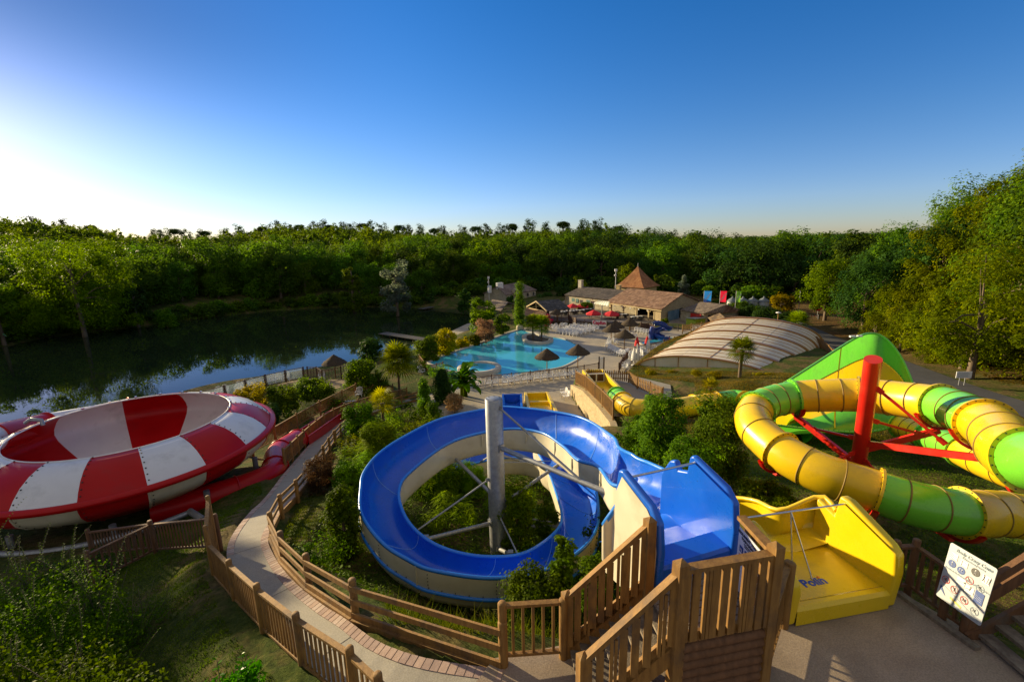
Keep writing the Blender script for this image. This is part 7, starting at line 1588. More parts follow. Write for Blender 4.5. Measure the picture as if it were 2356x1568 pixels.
solo('plane_tree', 'huge bright green plane tree on the left lake shore', 195, 770, -1.2, 545, 245, L['bright'], 101, 26000, shape='dome', nc=90, crk=.22, lpx=4.6, tr=.04, z0f=.02)
solo('broadleaf_tree', 'dark tree at the very left edge of the far shore', 10, 790, -1.2, 640, 110, L['mid'], 102, 5000, nc=30, crk=.3, lpx=6, z0f=.0)
solo('broadleaf_tree', 'dark rounded tree just right of the huge plane tree', 318, 748, -1.0, 640, 80, L['deep'], 103, 4000, nc=24, crk=.32, lpx=6, z0f=0)
solo('willow_bush', 'small pale bush at the far waterline', 386, 750, -1.3, 700, 42, L['mid'], 104, 2200, shape='cone', nc=16, crk=.3, lpx=4, z0f=0, cat='bush')
solo('silver_tree', 'silvery grey willow on the far shore', 915, 722, -1.0, 598, 80, L['silver'], 105, 5000, nc=30, crk=.26, lpx=5, z0f=.05)
solo('poplar_tree', 'pointed light green tree left of the silvery willow', 815, 712, -1.0, 580, 72, L['mid'], 106, 4500, shape='cone', nc=34, crk=.26, lpx=5, z0f=.02)
solo('round_tree', 'dark compact tree at the right end of the far shore', 1070, 716, -.9, 648, 46, L['deep'], 107, 3500, shape='cone', nc=24, crk=.34, lpx=4, z0f=0)
solo('broadleaf_tree', 'yellow green leafy tree beside the infinity pool tip', 1108, 775, -.2, 683, 68, L['bright'], 108, 5200, nc=30, crk=.28, lpx=5, z0f=.12)
solo('broadleaf_tree', 'mid green tree between plume bush and cypress', 1155, 768, -.1, 712, 48, L['mid'], 109, 3600, nc=22, crk=.3, lpx=4.5, z0f=.05)
solo('plume_bush', 'feathery pinkish smoke bush by the pool tip', 1118, 790, -.1, 732, 46, L['plume'], 110, 4200, nc=22, crk=.36, lpx=3, cat='bush', z0f=.1)
solo('cypress_tree', 'tall narrow green cypress by the bar hut', 1197, 756, 0, 645, 30, L['mid'], 111, 14000, shape='column', nc=90, crk=.55, lpx=2.3, tr=.02, z0f=.0, shell=.2)
solo('golden_bush', 'golden bush above the pool edge', 1025, 818, -.4, 752, 62, L['gold'], 112, 4800, nc=26, crk=.3, lpx=4, cat='bush', z0f=.0)
solo('green_bush', 'dark green bush left of the golden bush', 985, 832, -.4, 772, 60, L['mid'], 113, 4600, nc=26, crk=.3, lpx=4, cat='bush', z0f=0)
solo('golden_bush', 'small yellow bush right of the golden bush', 1064, 800, -.2, 774, 34, L['gold'], 114, 2200, nc=16, crk=.36, lpx=4, cat='bush', z0f=0)
solo('golden_bush', 'smallest yellow bush nearest the smoke bush', 1092, 793, -.1, 768, 30, L['autumn'], 115, 2200, nc=16, crk=.36, lpx=4, cat='bush', z0f=0)
solo('lake_bush', 'dark blue green tree on the near lake bank behind the palm', 858, 838, -.5, 778, 58, L['deep'], 116, 4600, nc=28, crk=.26, lpx=4.5, z0f=.06)
solo('garden_bush', 'light green bush left of the tall fan palm', 828, 893, .2, 826, 84, L['bright'], 117, 6000, nc=34, crk=.26, lpx=4.5, cat='bush', z0f=0)
solo('garden_bush', 'lower bush between light bush and fan palm', 872, 895, .2, 850, 48, L['mid'], 118, 3000, nc=20, crk=.3, lpx=4.5, cat='bush', z0f=0)
solo('garden_bush', 'broad hedge bush above the long fence, left part', 652, 950, 1.0, 882, 82, L['mid'], 119, 6000, nc=34, crk=.25, lpx=4.5, cat='bush', z0f=0)
solo('garden_bush', 'broad hedge bush above the long fence, right part', 724, 918, .7, 868, 92, L['mid'], 120, 6000, nc=34, crk=.25, lpx=4.5, cat='bush', z0f=0)
solo('golden_bush', 'yellow green bush touching the rim of the bowl slide', 580, 955, 1.2, 886, 78, L['gold'], 121, 5000, nc=28, crk=.28, lpx=4.5, cat='bush', z0f=0)
solo('garden_bush', 'dark bush below the yellow green bush at the bowl', 618, 975, 1.4, 925, 60, L['deep'], 122, 3600, nc=22, crk=.3, lpx=4.5, cat='bush', z0f=0)
solo('topiary_bush', 'tall dark clipped bush left of the banana plant', 1020, 925, .1, 846, 50, L['deep'], 123, 6500, shape='column', nc=34, crk=.42, lpx=4, cat='bush', z0f=0, tr=.02, shell=.3)
solo('topiary_bush', 'lighter upright bush in front of the dark clipped bush', 978, 958, .5, 870, 42, L['mid'], 124, 5200, shape='column', nc=30, crk=.42, lpx=4, cat='bush', z0f=0, tr=.02, shell=.3)
solo('topiary_bush', 'small rounded shrub at the foot of the upright bush', 998, 968, .6, 920, 34, L['mid'], 125, 3000, nc=18, crk=.4, lpx=4, cat='bush', z0f=0)
solo('flowering_shrub', 'brownish flowering shrub below the banana plant', 1046, 945, .2, 905, 42, L['plume'], 126, 2600, nc=18, crk=.36, lpx=4, cat='bush', z0f=0)
solo('garden_bush', 'rounded yellow flecked shrub by the small bright palm', 833, 1012, 1.7, 930, 74, L['fore'], 127, 8000, nc=34, crk=.3, lpx=4.5, cat='bush', z0f=0)
solo('broom_bush', 'dense broom bush between the footpath and the blue slide ring', 876, 1072, 3.2, 972, 96, L['broom'], 128, 9000, nc=34, crk=.3, lpx=9, cat='bush', z0f=0, asp=.14, up=1.4)
solo('garden_bush', 'brown dry shrub beside the footpath bend', 742, 1128, 4.0, 1042, 84, L['brown'], 129, 5000, nc=28, crk=.28, lpx=5.5, cat='bush', z0f=0, asp=.2)
solo('garden_bush', 'green shrub between dry shrub and blue ring', 800, 1130, 4.2, 1060, 74, L['fore'], 130, 5000, nc=26, crk=.3, lpx=5, cat='bush', z0f=0)
solo('garden_bush', 'leafy climber bush against the left of the blue ring', 800, 1300, 4.7, 1118, 78, L['fore'], 131, 9000, nc=40, crk=.34, lpx=6.5, cat='bush', z0f=0)
solo('broom_bush', 'feathery broom inside the blue ring, left of the mast', 1010, 1150, 3.0, 1045, 120, L['broom'], 132, 9000, nc=30, crk=.34, lpx=13, cat='bush', z0f=0, asp=.10, up=1.6)
solo('broom_bush', 'darker broom inside the blue ring, behind the mast', 1082, 1140, 2.9, 1062, 80, L['broom'], 133, 5000, nc=22, crk=.34, lpx=12, cat='bush', z0f=0, asp=.10, up=1.6)
solo('flowering_shrub', 'pink flecked shrub inside the blue ring, right of the mast', 1192, 1262, 3.4, 1118, 88, L['autumn'], 134, 7500, nc=34, crk=.28, lpx=5, cat='bush', z0f=.0)
solo('garden_bush', 'low dark shrub inside the blue ring at its right edge', 1258, 1245, 3.6, 1150, 60, L['fore'], 135, 3500, nc=22, crk=.3, lpx=5, cat='bush', z0f=.0)
solo('garden_bush', 'light green shrub in front of the blue ring by the steps', 1228, 1455, 5.2, 1308, 150, L['fore'], 136, 9000, nc=44, crk=.24, lpx=7.5, cat='bush', z0f=0)
solo('garden_bush', 'tall single stemmed shrub rising before the blue ring', 1296, 1430, 5.2, 1232, 62, L['fore'], 137, 1500, nc=26, crk=.3, lpx=11, cat='bush', z0f=.3)
solo('garden_bush', 'weedy climber under the cream start panel', 1432, 1340, 5.0, 1158, 72, L['fore'], 138, 5200, nc=36, crk=.28, lpx=6.5, cat='bush', z0f=0, shape='column')
solo('garden_bush', 'tangle of weeds between steps and blue ring', 1372, 1400, 5.2, 1270, 90, L['fore'], 139, 5000, nc=32, crk=.26, lpx=6.5, cat='bush', z0f=0)
solo('garden_bush', 'big dark bush left of the tube slide, left half', 1520, 1060, 4.2, 905, 120, L['mid'], 140, 10000, nc=46, crk=.26, lpx=5.5, cat='bush', z0f=0)
solo('garden_bush', 'big dark bush left of the tube slide, right half', 1650, 1110, 4.2, 900, 150, L['mid'], 141, 14000, nc=60, crk=.24, lpx=5.5, cat='bush', z0f=0)
solo('garden_bush', 'lower bush on the slope behind the yellow channel', 1590, 1130, 4.4, 1010, 130, L['mid'], 142, 9000, nc=44, crk=.26, lpx=5.5, cat='bush', z0f=0)
solo('garden_bush', 'small leafy bush spilling over the stone wall', 1475, 1030, 3.2, 945, 90, L['mid'], 146, 6000, nc=34, crk=.26, lpx=5, cat='bush', z0f=0)
solo('garden_bush', 'reddish green groundcover bush behind the yellow start tub', 1760, 1165, 4.9, 1105, 130, L['autumn'], 143, 5000, nc=34, crk=.24, lpx=6, cat='bush', z0f=0, flat=.6)
# foreground bushes seen from above
def fore_bush(name, label, c, rx, ry, h, n, ls, mat, seed, shoots=0, shoot_h=1.2, asp=.6, cat='bush', tilt=(0, 0)):
    r = rng_(seed); root = thing(name, label, cat, c); nc = 70; d = unit(nc, r); d[:, 2] = np.abs(d[:, 2]); cs = d*np.array([rx, ry, h])*r.uniform(.55, 1, nc)[:, None]; k = r.integers(0, nc, n); dd = unit(n, r); rad = min(rx, ry, h)*.34
    P_ = cs[k]+dd*(rad*r.uniform(.2, 1, n)**.5)[:, None]; N_ = dd*.5+np.array([0, 0, .35])+unit(n, r)*.8; N_ /= np.linalg.norm(N_, axis=1, keepdims=True); S_ = ls*r.uniform(.6, 1.3, n); V, F = leaf_geo(P_, N_, S_, r, asp); Vs = [V]; b = MB()
    for q in range(shoots):
        i = r.integers(0, nc); s0 = cs[i]; L_ = shoot_h*r.uniform(.5, 1.1); dr = np.array([r.normal()*.28+s0[0]/rx*.25, r.normal()*.28+s0[1]/ry*.25, 1.0]); dr /= np.linalg.norm(dr); m_ = int(L_/ls*3.4); t = np.linspace(0, 1, m_); bend = np.stack([t*t*r.normal()*.15*L_, t*t*r.normal()*.15*L_, 0*t], 1); pp_ = s0+dr*(t*L_)[:, None]+bend
        b.tube([Vector(pp_[j]) for j in range(0, m_, max(1, m_//5))], .006, 4)
        a = np.arange(m_)*2.4+r.uniform(0, 6); T = np.stack([np.cos(a), np.sin(a), .45+0*a], 1); T /= np.linalg.norm(T, axis=1, keepdims=True); ss = ls*(1.05-.55*t)*r.uniform(.8, 1.2, m_); nn_ = np.array([0, 0, 1.0])+T*-.3; nn_ = nn_-T*np.sum(nn_*T, 1, keepdims=True); nn_ /= np.linalg.norm(nn_, axis=1, keepdims=True)
        v_, f_ = leaf_geo(pp_+T*(ss*.5)[:, None], nn_, ss, r, asp, T.copy()); Vs.append(v_)
    for q in range(26):
        i = r.integers(0, nc); b.tube([Vector((0, 0, -.2)), Vector(cs[i]*.5)+Vector((0, 0, .15)), Vector(cs[i])], [.03, .018, .006], 5)
    b.build('stems', M['trunk'], None).parent = root; V = np.concatenate(Vs); link('leaves', np_mesh('leaves', V, np.arange(len(V)).reshape(-1, 4), mat), root); return root
fore_bush('garden_bush', 'large round leaved bush filling the lower left corner', (-7.6, 5.2, 4.9), 2.5, 2.1, 2.9, 52000, .075, L['fore'], 201, 150, 1.0)
fore_bush('garden_bush', 'tall feathery shoots bush in front of the bowl slide', (-10.4, 8.0, 4.5), 2.4, 1.9, 2.8, 40000, .066, L['fore'], 202, 150, 1.9)
fore_bush('garden_bush', 'dark bush tucked under the near side of the bowl slide', (-13.4, 12.2, 3.2), 1.9, 1.2, 1.7, 6000, .09, L['deep'], 203, 30, 1.0)
fore_bush('garden_bush', 'bush at the left frame edge behind the corner bush', (-13.5, 8.6, 3.6), 2.2, 1.8, 2.0, 20000, .075, L['fore'], 204, 40, 1.0)
fore_bush('laurel_bush', 'glossy bright green laurel at the bottom edge by the fence', (-4.75, 6.3, 5.3), .75, .55, 2.25, 2800, .16, L['laurel'], 205, 46, .5, .38)
# ---- palms
def fan_palm(label, p, h, cr, n, mat, seed, name='fan_palm', trunk_r=.11, skirt=True):
    r = rng_(seed); root = thing(name, label, 'palm', p); b = MB(); b.tube([Vector((0, 0, -.2)), Vector((0, 0, h*.5)), Vector((.03, 0, h))], [trunk_r*1.1, trunk_r, trunk_r*1.25], 9); b.build('trunk', M['trunk'], None).parent = root
    V = []; F = []
    for q in range(n):
        az = q*2.399+r.uniform(-.2, .2); el = np.interp(q/(n-1), [0, .3, .7, 1], [1.35, .75, .15, -.75])+r.uniform(-.12, .12); L_ = cr*r.uniform(.40, .56); d = np.array([math.cos(az)*math.cos(el), math.sin(az)*math.cos(el), math.sin(el)]); base = np.array([0, 0, h]); hub = base+d*L_; side = np.array([-math.sin(az), math.cos(az), 0]); up_ = np.cross(d, side); up_ = up_ if up_[2] > 0 else -up_
        o = len(V); w = .012; V += [base-side*w, base+side*w, hub+side*w, hub-side*w]; F.append((o, o+1, o+2, o+3))
        m_ = 18
        for j in range(m_):
            a = math.radians(-125+250*j/(m_-1)); fl = cr*.72*(1-.22*abs(a)/2.2)*r.uniform(.92, 1.06); dd = d*math.cos(a)+side*math.sin(a); droop = -np.array([0, 0, 1])*.20*fl; tip = hub+dd*fl+droop+up_*.05; mid = hub+dd*fl*.55+up_*.06*fl; wn = np.cross(dd, up_)*fl*.05; o = len(V); V += [hub, mid+wn, tip, mid-wn]; F.append((o, o+1, o+2, o+3))
    me = np_mesh('fronds', np.array(V), np.array(F), mat); link('fronds', me, root); return root
def palm_px(label, x, yb, z, yc, rpx, mat, seed, n=30, **k):
    p = P(x, yb, z); hh = PY(x, yc, p.y).z-p.z; zd = (p-C0).dot(_FW); return fan_palm(label, p, hh, rpx*zd/_F, n, mat, seed, **k)
palm_px('tall dark green fan palm beyond the garden, beside the long fence', 920, 912, .2, 832, 47, L['palm'], 1, 44)
palm_px('small bright yellow green palm beside the footpath', 884, 992, 1.3, 926, 36, L['palm_y'], 2, 20)
palm_px('fan palm on the grass mound in front of the pool enclosure', 1701, 874, 2.1, 806, 36, L['palm'], 3, 30, trunk_r=.14)
palm_px('tiny stubby palm low on the grass mound', 1632, 912, 3.0, 892, 27, L['palm_y'], 4, 18)
palm_px('bushy fan palm by the road beyond the enclosure', 1832, 768, .3, 742, 30, L['palm'], 5, 34)
palm_px('fan palm on the pool island, right trunk', 1246, 784, .1, 748, 26, L['palm'], 6, 40)
palm_px('fan palm on the pool island, left trunk', 1226, 781, .1, 743, 24, L['palm'], 7, 34)
# banana plant
r = rng_(8); bp = P(1068, 912, .1); root = thing('banana_plant', 'banana plant with broad torn leaves at the edge of the splash deck', 'plant', bp); V = []; F = []; b = MB()
for s_ in range(4):
    ox, oy = r.uniform(-.6, .6, 2); b.tube([Vector((ox, oy, -.1)), Vector((ox, oy, 1.5))], [.12, .07], 8)
    for q in range(11):
        az = q*2.4+s_; L_ = r.uniform(1.1, 1.9); el0 = r.uniform(.1, 1.35); m_ = 9; prevs = None; pos = np.array([ox, oy, r.uniform(.7, 1.45)]); side = np.array([-math.sin(az), math.cos(az), 0])
        for j in range(m_):
            t = j/(m_-1); el = el0-1.5*t*t; d = np.array([math.cos(az)*math.cos(el), math.sin(az)*math.cos(el), math.sin(el)]); pos = pos+d*L_/m_; w = .26*math.sin(math.pi*min(1, .12+t*.88))**.6*(1 if j < m_-1 else .1); up_ = np.array([0, 0, 1])*.10*w
            cur = [pos-side*w+up_, pos, pos+side*w+up_]
            if prevs is not None:
                o = len(V); V += prevs+cur; F += [(o, o+1, o+4, o+3), (o+1, o+2, o+5, o+4)]
            prevs = cur
b.build('stems', L['palm'], None).parent = root; link('leaves', np_mesh('leaves', np.array(V), np.array(F), L['laurel']), root); root.scale = (1.3, 1.3, 1.35)
# ---- right bank: big trees
RG = 'tall trees on the right bank'
bank = Pool([proto_tree('broadleaf_tree', 'x', 'tree', RG, m_, 300+i, rx, h, z0, nc, cr, n, ls, sh, .24, 9) for i, (m_, rx, h, z0, nc, cr, n, ls, sh) in enumerate([
    (L['autumn'], 3.6, 8.8, 1.2, 60, 1.05, 15000, .22, 'round'), (L['mid'], 3.4, 10.6, .6, 60, 1.0, 15000, .22, 'round'), (L['autumn'], 3.0, 6.4, .0, 46, .9, 11000, .20, 'round'), (L['deep'], 3.8, 9.6, .6, 60, 1.05, 15000, .24, 'spread'), (L['rust'], 2.4, 5.4, .0, 40, .7, 8000, .18, 'round')])])
BT = [(39.9, 38.0, 1.6, 1.12, 0, 'tall olive tree with visible trunk behind the notice board'), (47.4, 42, 4, 1.23, 1, 'dark green tree behind the notice board tree'), (46.9, 36, 3.5, 1.18, 0, 'olive tree at the right frame edge beside the road'), (45.9, 48, 1.5, 1.06, 2, 'rounded olive bush tree lining the road, nearest'), (47.9, 53, 1, 1.06, 2, 'rounded olive bush tree lining the road, second'), (49.4, 58, 0.7, 1.01, 2, 'rounded olive bush tree lining the road, third'), (50.4, 64, 0.3, 1.06, 3, 'dark tree overhanging the road bend'), (54, 47, 4, 1.47, 1, 'green tree on the middle of the bank'), (56, 53, 3, 1.47, 0, 'olive tree on the middle of the bank'), (58, 60, 2.5, 1.41, 3, 'dark spreading tree behind the stone pine'), (60, 46, 6, 1.66, 1, 'tall green tree high on the bank'), (61, 54, 5.5, 1.66, 3, 'tall deep green tree high on the bank'), (62, 62, 3, 1.54, 1, 'green tree at the top of the road bank'), (57, 40, 6.5, 1.73, 3, 'tall dark tree at the right skyline'), (54, 34, 7, 1.79, 1, 'tallest green tree at the right frame edge'), (66, 50, 8, 1.86, 3, 'dark skyline tree on the bank crest'), (68, 58, 6, 1.73, 1, 'green skyline tree on the bank crest'), (66, 66, 3, 1.6, 3, 'deep green skyline tree falling to the valley'), (64, 44, 9, 1.86, 1, 'skyline tree near the right frame edge'), (72, 64, 5, 1.66, 3, 'far dark tree on the bank crest'), (44.9, 44, 1, 0.84, 2, 'small olive tree among the roadside bushes'), (53, 42, 4.5, 1.15, 4, 'rusty leaved tree in the middle of the bank'), (48.4, 46.5, 2.5, 1.01, 2, 'olive bush tree above the roadside row'), (72, 74, 3, 1.54, 1, 'tree on the far end of the bank'), (60, 70, 1.5, 1.28, 3, 'dark tree beside the road junction'), (44.4, 33.5, 4.2, 0.9, 2, 'low olive tree right of the notice board'), (50.4, 38.5, 6, 1.34, 0, 'olive tree high above the notice board'), (64, 36, 10, 1.79, 3, 'dark tree behind the right frame edge'), (45.4, 40.5, 2, 0.85, 2, 'olive bush tree squeezed behind the notice board tree'), (56, 44, 5, 1.5, 3, 'broad deep green tree in the upper middle of the bank'), (58, 50, 4, 1.5, 1, 'broad green tree in the upper middle of the bank'), (48.9, 49.5, 2, 1.0, 4, 'rusty bush tree above the road bend'), (54, 57, 2.5, 1.35, 0, 'olive tree above the far roadside row'), (60, 40, 8, 1.65, 1, 'big green tree filling the right edge of the skyline'), (57, 33, 8, 1.6, 0, 'big olive tree at the right frame edge, high up'), (70, 56, 8, 1.6, 3, 'dark crown on the skyline centre of the bank'), (46.6, 57, 0.6, 0.62, 2, 'low roadside shrub tree by the kerb, far'), (44.8, 51, 0.9, 0.6, 2, 'low roadside shrub tree by the kerb, middle'), (43.199999999999996, 45.5, 1.1, 0.55, 2, 'low olive shrub by the kerb, near'), (56, 68, 1, 1.2, 3, 'dark tree filling the gap before the junction'), (55.5, 66, 0.6, 1.25, 1, 'green tree rising right of the umbrella pine'), (58, 64, 1, 1.35, 3, 'deep green tree above the road bend'), (63, 58, 4, 1.5, 0, 'broad olive tree filling the middle of the bank skyline'), (55, 50.5, 3, 1.3, 1, 'green tree in the heart of the bank'), (42.6, 41.5, 1.8, 0.8, 2, 'olive bush tree just behind the notice board trunk'), (43.5, 35.5, 2.5, 0.9, 2, 'olive bush tree at the right edge above the grass bank')]
for j, (x, y, z, s_, t_, lab) in enumerate(BT): bank.put(t_, (x, y, gz(x, y)-.2), j*1.3, s_, lab, RG)
solo('stone_pine', 'rounded sunlit umbrella pine beside the road', 1897, 738, .3, 592, 128, L['bright'], 144, 12000, shape='round', nc=60, crk=.26, lpx=4.5, tr=.05, z0f=.12)
solo('magnolia_tree', 'yellow leaved bushy tree behind the tent cabins', 1795, 722, .1, 676, 62, L['gold'], 145, 4200, nc=26, crk=.26, lpx=4.5, z0f=.15)
for j, (x, y, yt, w, m_, lab) in enumerate([(1758,752,706,70,'deep','dark hedge bush beside the mossy tile hut'),(1722,742,700,50,'deep','dark shrub right of the reception roof'),(1700,722,692,40,'mid','green shrub with blossoms by the tent cabins'),(1800,758,712,50,'deep','dark shrub below the yellow leaved tree'),(1650,706,690,30,'mid','green shrub behind the reception roof')]):
    solo('garden_bush', lab, x, y, .1, yt, w, L[m_], 150+j, 3800, nc=24, crk=.28, lpx=4, cat='bush', z0f=0)
for j, (x, y, yt, w, m_, sh, lab) in enumerate([(1714,706,594,26,'deep','cone','dark narrow conifer behind the flags'),(1765,706,606,38,'bright','cone','bright green poplar behind the cabins'),(1815,712,646,15,'gold','column','slim golden cypress by the bushy tree'),(1570,690,626,36,'silver','cone','greyish conifer behind the barn gable'),(1448,700,600,70,'bright','round','yellow green tree right behind the tower'),(1332,690,632,46,'autumn','round','olive tree behind the long house chimney'),(1510,690,612,30,'mid','cone','pointed green tree right of the tower roof'),(1300,700,655,60,'deep','round','dark tree left of the long house'),(1250,706,668,50,'deep','round','dark tree between farmhouse and long house')]):
    solo('background_tree', lab, x, y, .3, yt, w, L[m_], 160+j, 3600, shape=sh, nc=28, crk=.3, lpx=4, z0f=.02, Yd=112 if x > 1400 else 116)
solo('crape_myrtle', 'pink flowering tree beside the awning', 1374, 708, .1, 682, 28, L['pink'], 171, 2400, nc=18, crk=.3, lpx=3.5, z0f=.15)
solo('crape_myrtle', 'pink flowering shrub beside the bluish umbrella', 1262, 752, .1, 722, 20, L['pink'], 172, 1600, nc=14, crk=.3, lpx=3.5, z0f=.1)
solo('garden_bush', 'green bush in front of the long house', 1348, 714, .1, 694, 40, L['mid'], 173, 2400, nc=18, crk=.32, lpx=3.5, cat='bush', z0f=0)
solo('garden_bush', 'ivy bush on the farmhouse wall', 1172, 700, .1, 678, 20, L['deep'], 174, 1800, nc=14, crk=.36, lpx=3, cat='bush', z0f=0, Yd=106)
solo('potted_bush', 'leafy bush by the barn corner', 1528, 752, .1, 730, 20, L['bright'], 175, 1500, nc=14, crk=.34, lpx=3.5, cat='bush', z0f=0)
solo('garden_bush', 'low bush behind the pool enclosure by the road', 1850, 785, .2, 760, 46, L['deep'], 176, 2600, nc=20, crk=.32, lpx=4, cat='bush', z0f=0)
for j, (x, y) in enumerate([(1498,862),(1545,862),(1602,862),(1643,866),(1748,868),(1770,869)]):
    solo('grass_tuft', f'pale ornamental grass tuft, {ORD[j]} from the left along the enclosure', x, y, 1.2 if j < 2 else 2.2, y-13, 28, L['gold'], 180+j, 900, nc=10, crk=.5, lpx=8, asp=.12, up=1.5, cat='grass tuft', z0f=0, tr=0, group='grass tufts along the enclosure')
# low shrubs filling the beds
shr = Pool([proto_tree('garden_shrub', 'x', 'shrub', 'low shrubs in the garden beds', m_, 500+i, .75, .75, .0, 16, .34, 1500, lsz, 'dome', 0, asp=ap, up=u_) for i, (m_, lsz, ap, u_) in enumerate([(L['fore'], .10, .55, .45), (L['mid'], .11, .5, .45), (L['broom'], .26, .12, 1.5), (L['autumn'], .10, .5, .45), (L['deep'], .10, .55, .45)])])
SB = [(-9.4,24.5,3,1.0),(-8.2,26.5,0,1.1),(-7,24,2,1.2),(-6.2,26.6,3,.9),(-9.6,29,0,1.2),(-8.4,30.8,1,1.2),(-6.6,29.4,3,1.1),(-5.2,27.4,0,1.0),(-4.4,25,2,1.1),(-7.8,21.2,2,1.2),(-6.6,19.4,2,1.1),(-9.6,33.5,1,1.1),(-7.6,33.8,0,1.2),(-5.9,31.6,1,1.1),(-4.2,28.6,3,.8),(-6.3,16.4,0,1.1),(-5.4,18.2,1,1.0),(-5.9,13.8,0,.8),(-5.2,10.6,0,.75),(-2.4,15.8,2,1.1),(-3.2,13.2,0,.8),(.4,15.6,4,1.0),(.6,12.6,0,.9),(-1.8,12.4,0,.8),(-.2,17,2,1.1),(1.8,11.4,0,.9),(2.4,9.6,1,.8),(2.9,13.0,0,.9),(5.4,13,1,1.2),(6.6,15.2,1,1.3),(5.6,18,0,1.2),(7,20,1,1.2),(6.2,22.6,0,1.2),(8.8,21.8,1,1.1),(5.8,10.6,3,.8),(7.6,11.4,3,.7),(-13.2,40.5,0,1.2),(-11.8,37.6,1,1.2),(-14.6,36.4,0,1.3),(-16.6,33.4,1,1.3),(-12.6,33.6,4,1.1),(-9.9,38.2,1,1.0),(-8.0,46.5,1,1.3),(-10.4,48.5,0,1.3),(-12.0,51.0,4,1.4),(-11.6,56,3,1.5),(-9.0,62,3,1.4),(-6.4,67,0,1.3)]
for j, (x, y, t_, s_) in enumerate(SB):
    wh = 'in the garden bed beside the footpath' if x < -4 and y < 32 else ('inside or under the blue slide ring' if x < 3.5 and y < 20 else ('on the slope between blue slide and tube slide' if x > 3 else ('in the beds near the lake terrace' if y < 45 else 'along the outer edge of the infinity pool')))
    kd = ['leafy green', 'mid green', 'feathery green', 'olive', 'dark green'][t_]
    shr.put(t_, (x, y, gz(x, y)-.08), j*2.1, (s_*1.1, s_*1.1, s_), f'low {kd} shrub {wh}', f'low {kd} shrubs {wh}')
# unseen poplars added left of the view to shade the path and lawn
shade_poplars = Pool([proto_tree('poplar_tree', 'x', 'tree', 'added shade poplars', L['deep'], 400, 3.0, 15, .8, 46, 1.3, 6000, .45, 'dome', .3)])
for x, y, s_ in [(-46.5,35.0,1.15),(-53,39.5,1.25),(-60,44.5,1.3),(-39,27.2,1.0)]: shade_poplars.put(0, (x, y, -1.2), x, (s_*1.1, s_*1.1, s_), 'unseen tall poplar added left of the frame to shade the footpath and lawn', 'added shade poplars')
# ---- ground cover, grass and weeds
def scatter(poly, n, seed, keep=None):
    r = rng_(seed); xs, ys = [p[0] for p in poly], [p[1] for p in poly]; x = r.uniform(min(xs), max(xs), n*3); y = r.uniform(min(ys), max(ys), n*3); ok = in_poly(x, y, poly)
    for q in (DECK, TUBPAD, CONC): ok &= ~in_poly(x, y, q)
    px = [(p.x, p.y) for p in pathc]; ok &= d_poly(x, y, px, False) > .95
    x, y = x[ok][:n], y[ok][:n]; return x, y, ground(x, y), r
def cover(name, label, poly, n, ls, mat, seed, hh=.15, asp=.6, up=1.0):
    x, y, z, r = scatter(poly, n, seed); k = len(x); w = .5+.5*vnoise(x, y, 1.3, seed); z2 = z+r.uniform(0, 1, k)*hh*(.3+w); N_ = unit(k, r)*.6+np.array([0, 0, up]); N_ /= np.linalg.norm(N_, axis=1, keepdims=True); V, F = leaf_geo(np.stack([x, y, z2], 1), N_, ls*r.uniform(.5, 1.3, k)*(.6+.6*w), r, asp); o = link(name, np_mesh(name, V, F, mat)); tag(o, label, 'ground cover'); o['kind'] = 'stuff'
def grass(name, label, poly, n, h, mat, seed):
    x, y, z, r = scatter(poly, n, seed); k = len(x); a = r.uniform(0, 6.28, k); hh = h*r.uniform(.4, 1.3, k)*(.6+.6*np.clip(.5+.5*vnoise(x, y, 1.1, seed), 0, 1)); wd_ = .006+.0042*np.hypot(x, y)*.1; lx, ly = r.normal(size=k)*.5*hh, r.normal(size=k)*.5*hh; B_ = np.stack([x, y, z-.02], 1); s_ = np.stack([np.cos(a), np.sin(a), 0*a], 1)*wd_[:, None]; T_ = B_+np.stack([lx, ly, hh], 1); V = np.stack([B_-s_, B_+s_, T_], 1).reshape(-1, 3); o = link(name, np_mesh(name, V, np.arange(k*3).reshape(-1, 3), mat, 3)); tag(o, label, 'grass'); o['kind'] = 'stuff'
GARD = [(-6.8, 10), (-3, 7.5), (-.4, 6.6), (.7, 6.6), (2, 7), (4.5, 9), (4.5, 12), (6, 16), (6, 24), (3, 27), (-1, 28), (-6, 30), (-10, 34), (-10.5, 26), (-8.5, 18), (-7.5, 13.5)]
cover('ground_cover', 'dark leafy ground cover in the garden round the blue slide', [(-4.8, 9.5), (-.4, 6.9), (1.4, 7.2), (4.5, 10), (4.5, 16), (4, 24), (-1, 26), (-5, 20), (-4.6, 13)], 30000, .095, L['fore'], 31, .35)
cover('weeds', 'green weeds on the slope beneath the tube slide', [(4.8, 9), (9, 8.5), (18, 9), (23, 16), (22, 22), (10, 26), (7, 22), (5, 14)], 9000, .10, L['mid'], 32, .14)
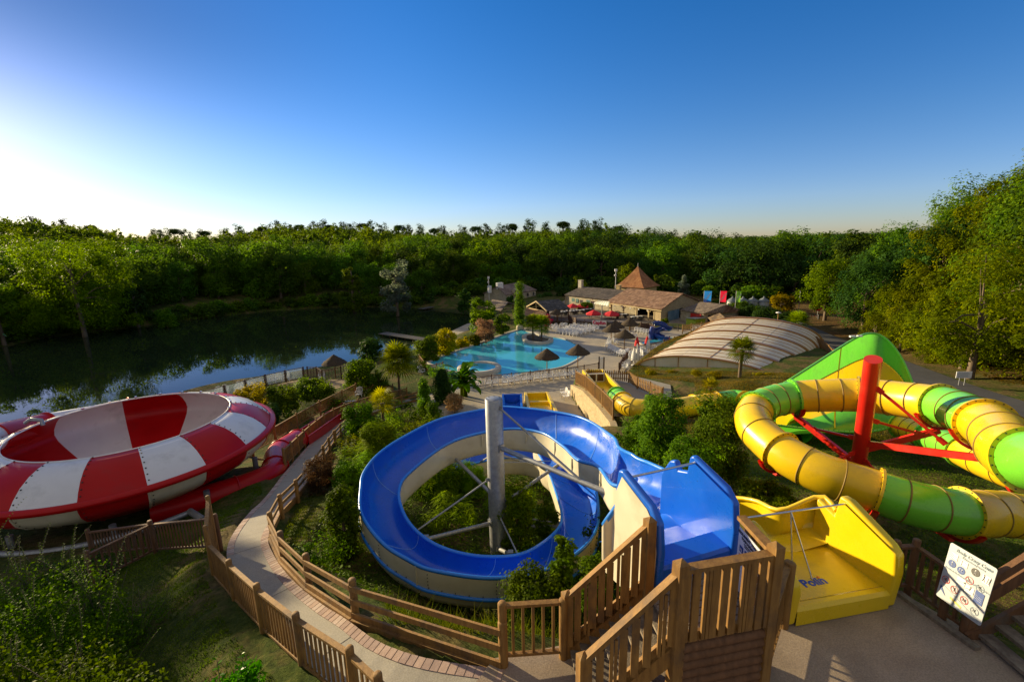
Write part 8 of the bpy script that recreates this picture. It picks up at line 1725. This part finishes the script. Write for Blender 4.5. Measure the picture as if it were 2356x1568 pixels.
cover('fallen_leaves', 'dry fallen leaves under the roadside trees', [(40.5, 36), (44, 32), (52, 34), (56, 42), (50, 52), (44.5, 48), (43, 43)], 9000, .22, L['rust'], 33, .04, .7, 3)
cover('flower_bed', 'reddish heather and weeds behind the bright palm', [(-9.5, 26), (-5.5, 24), (-3.5, 29), (-5.6, 33), (-10.5, 36)], 5000, .15, L['autumn'], 34, .35)
GM = leaf_mat('grass_blades', (.05, .085, .012), (.11, .14, .025), (1.8, 1.6, .7), sc=.6, trw=.3); GD = leaf_mat('dry_grass_blades', (.10, .085, .02), (.19, .15, .045), (1.6, 1.4, .8), sc=.6, trw=.3)
grass('lawn', 'short grass between the footpath and the blue slide', [(-8.2, 13.5), (-6.5, 11.4), (-4.6, 9.4), (-4.6, 18), (-6, 25), (-9.6, 26), (-8.6, 18)], 50000, .06, GM, 41)
grass('lawn', 'shaded grass strip left of the footpath fence', [(-1.7, 4.2), (-2.7, 5.4), (-4.0, 6.5), (-5.4, 7.7), (-6.8, 9.0), (-8.3, 10.5), (-9, 12), (-11, 18), (-13.4, 22), (-15, 17), (-13, 12), (-10, 8), (-6.5, 3)], 110000, .055, GM, 42)
grass('lawn', 'dry sunlit grass on the mound before the pool enclosure', [(9.3, 42.3), (11.8, 46.2), (26.6, 65.6), (27.4, 65.2), (13.4, 45.6), (15.5, 42), (20.5, 39), (27, 36), (30, 32), (26, 26), (22, 23), (14, 23), (10, 24), (9.4, 28), (13.4, 31), (15.4, 37)], 90000, .10, GD, 43)
grass('lawn', 'thin grass below the tube slide', [(5, 10), (9, 8), (14, 7), (20, 10), (24, 18), (22, 24), (12, 24), (7, 18)], 70000, .08, GM, 44)
grass('tall_weeds', 'tall weeds along the ranch fence in front of the blue slide', [(-2.6, 7.4), (-.4, 6.6), (.7, 6.7), (1.2, 8.2), (-1, 9.4), (-3, 9.2)], 3500, .32, GM, 45)
grass('shore_reeds', 'reeds along the far waterline', [(-86, 88), (-78, 97), (-69, 107.5), (-60, 115.5), (-43, 121), (-24, 116), (-24, 114), (-43, 119), (-61, 113.6), (-69.5, 105.6), (-77.8, 95), (-83, 87)], 7000, .9, L['mid'], 46)
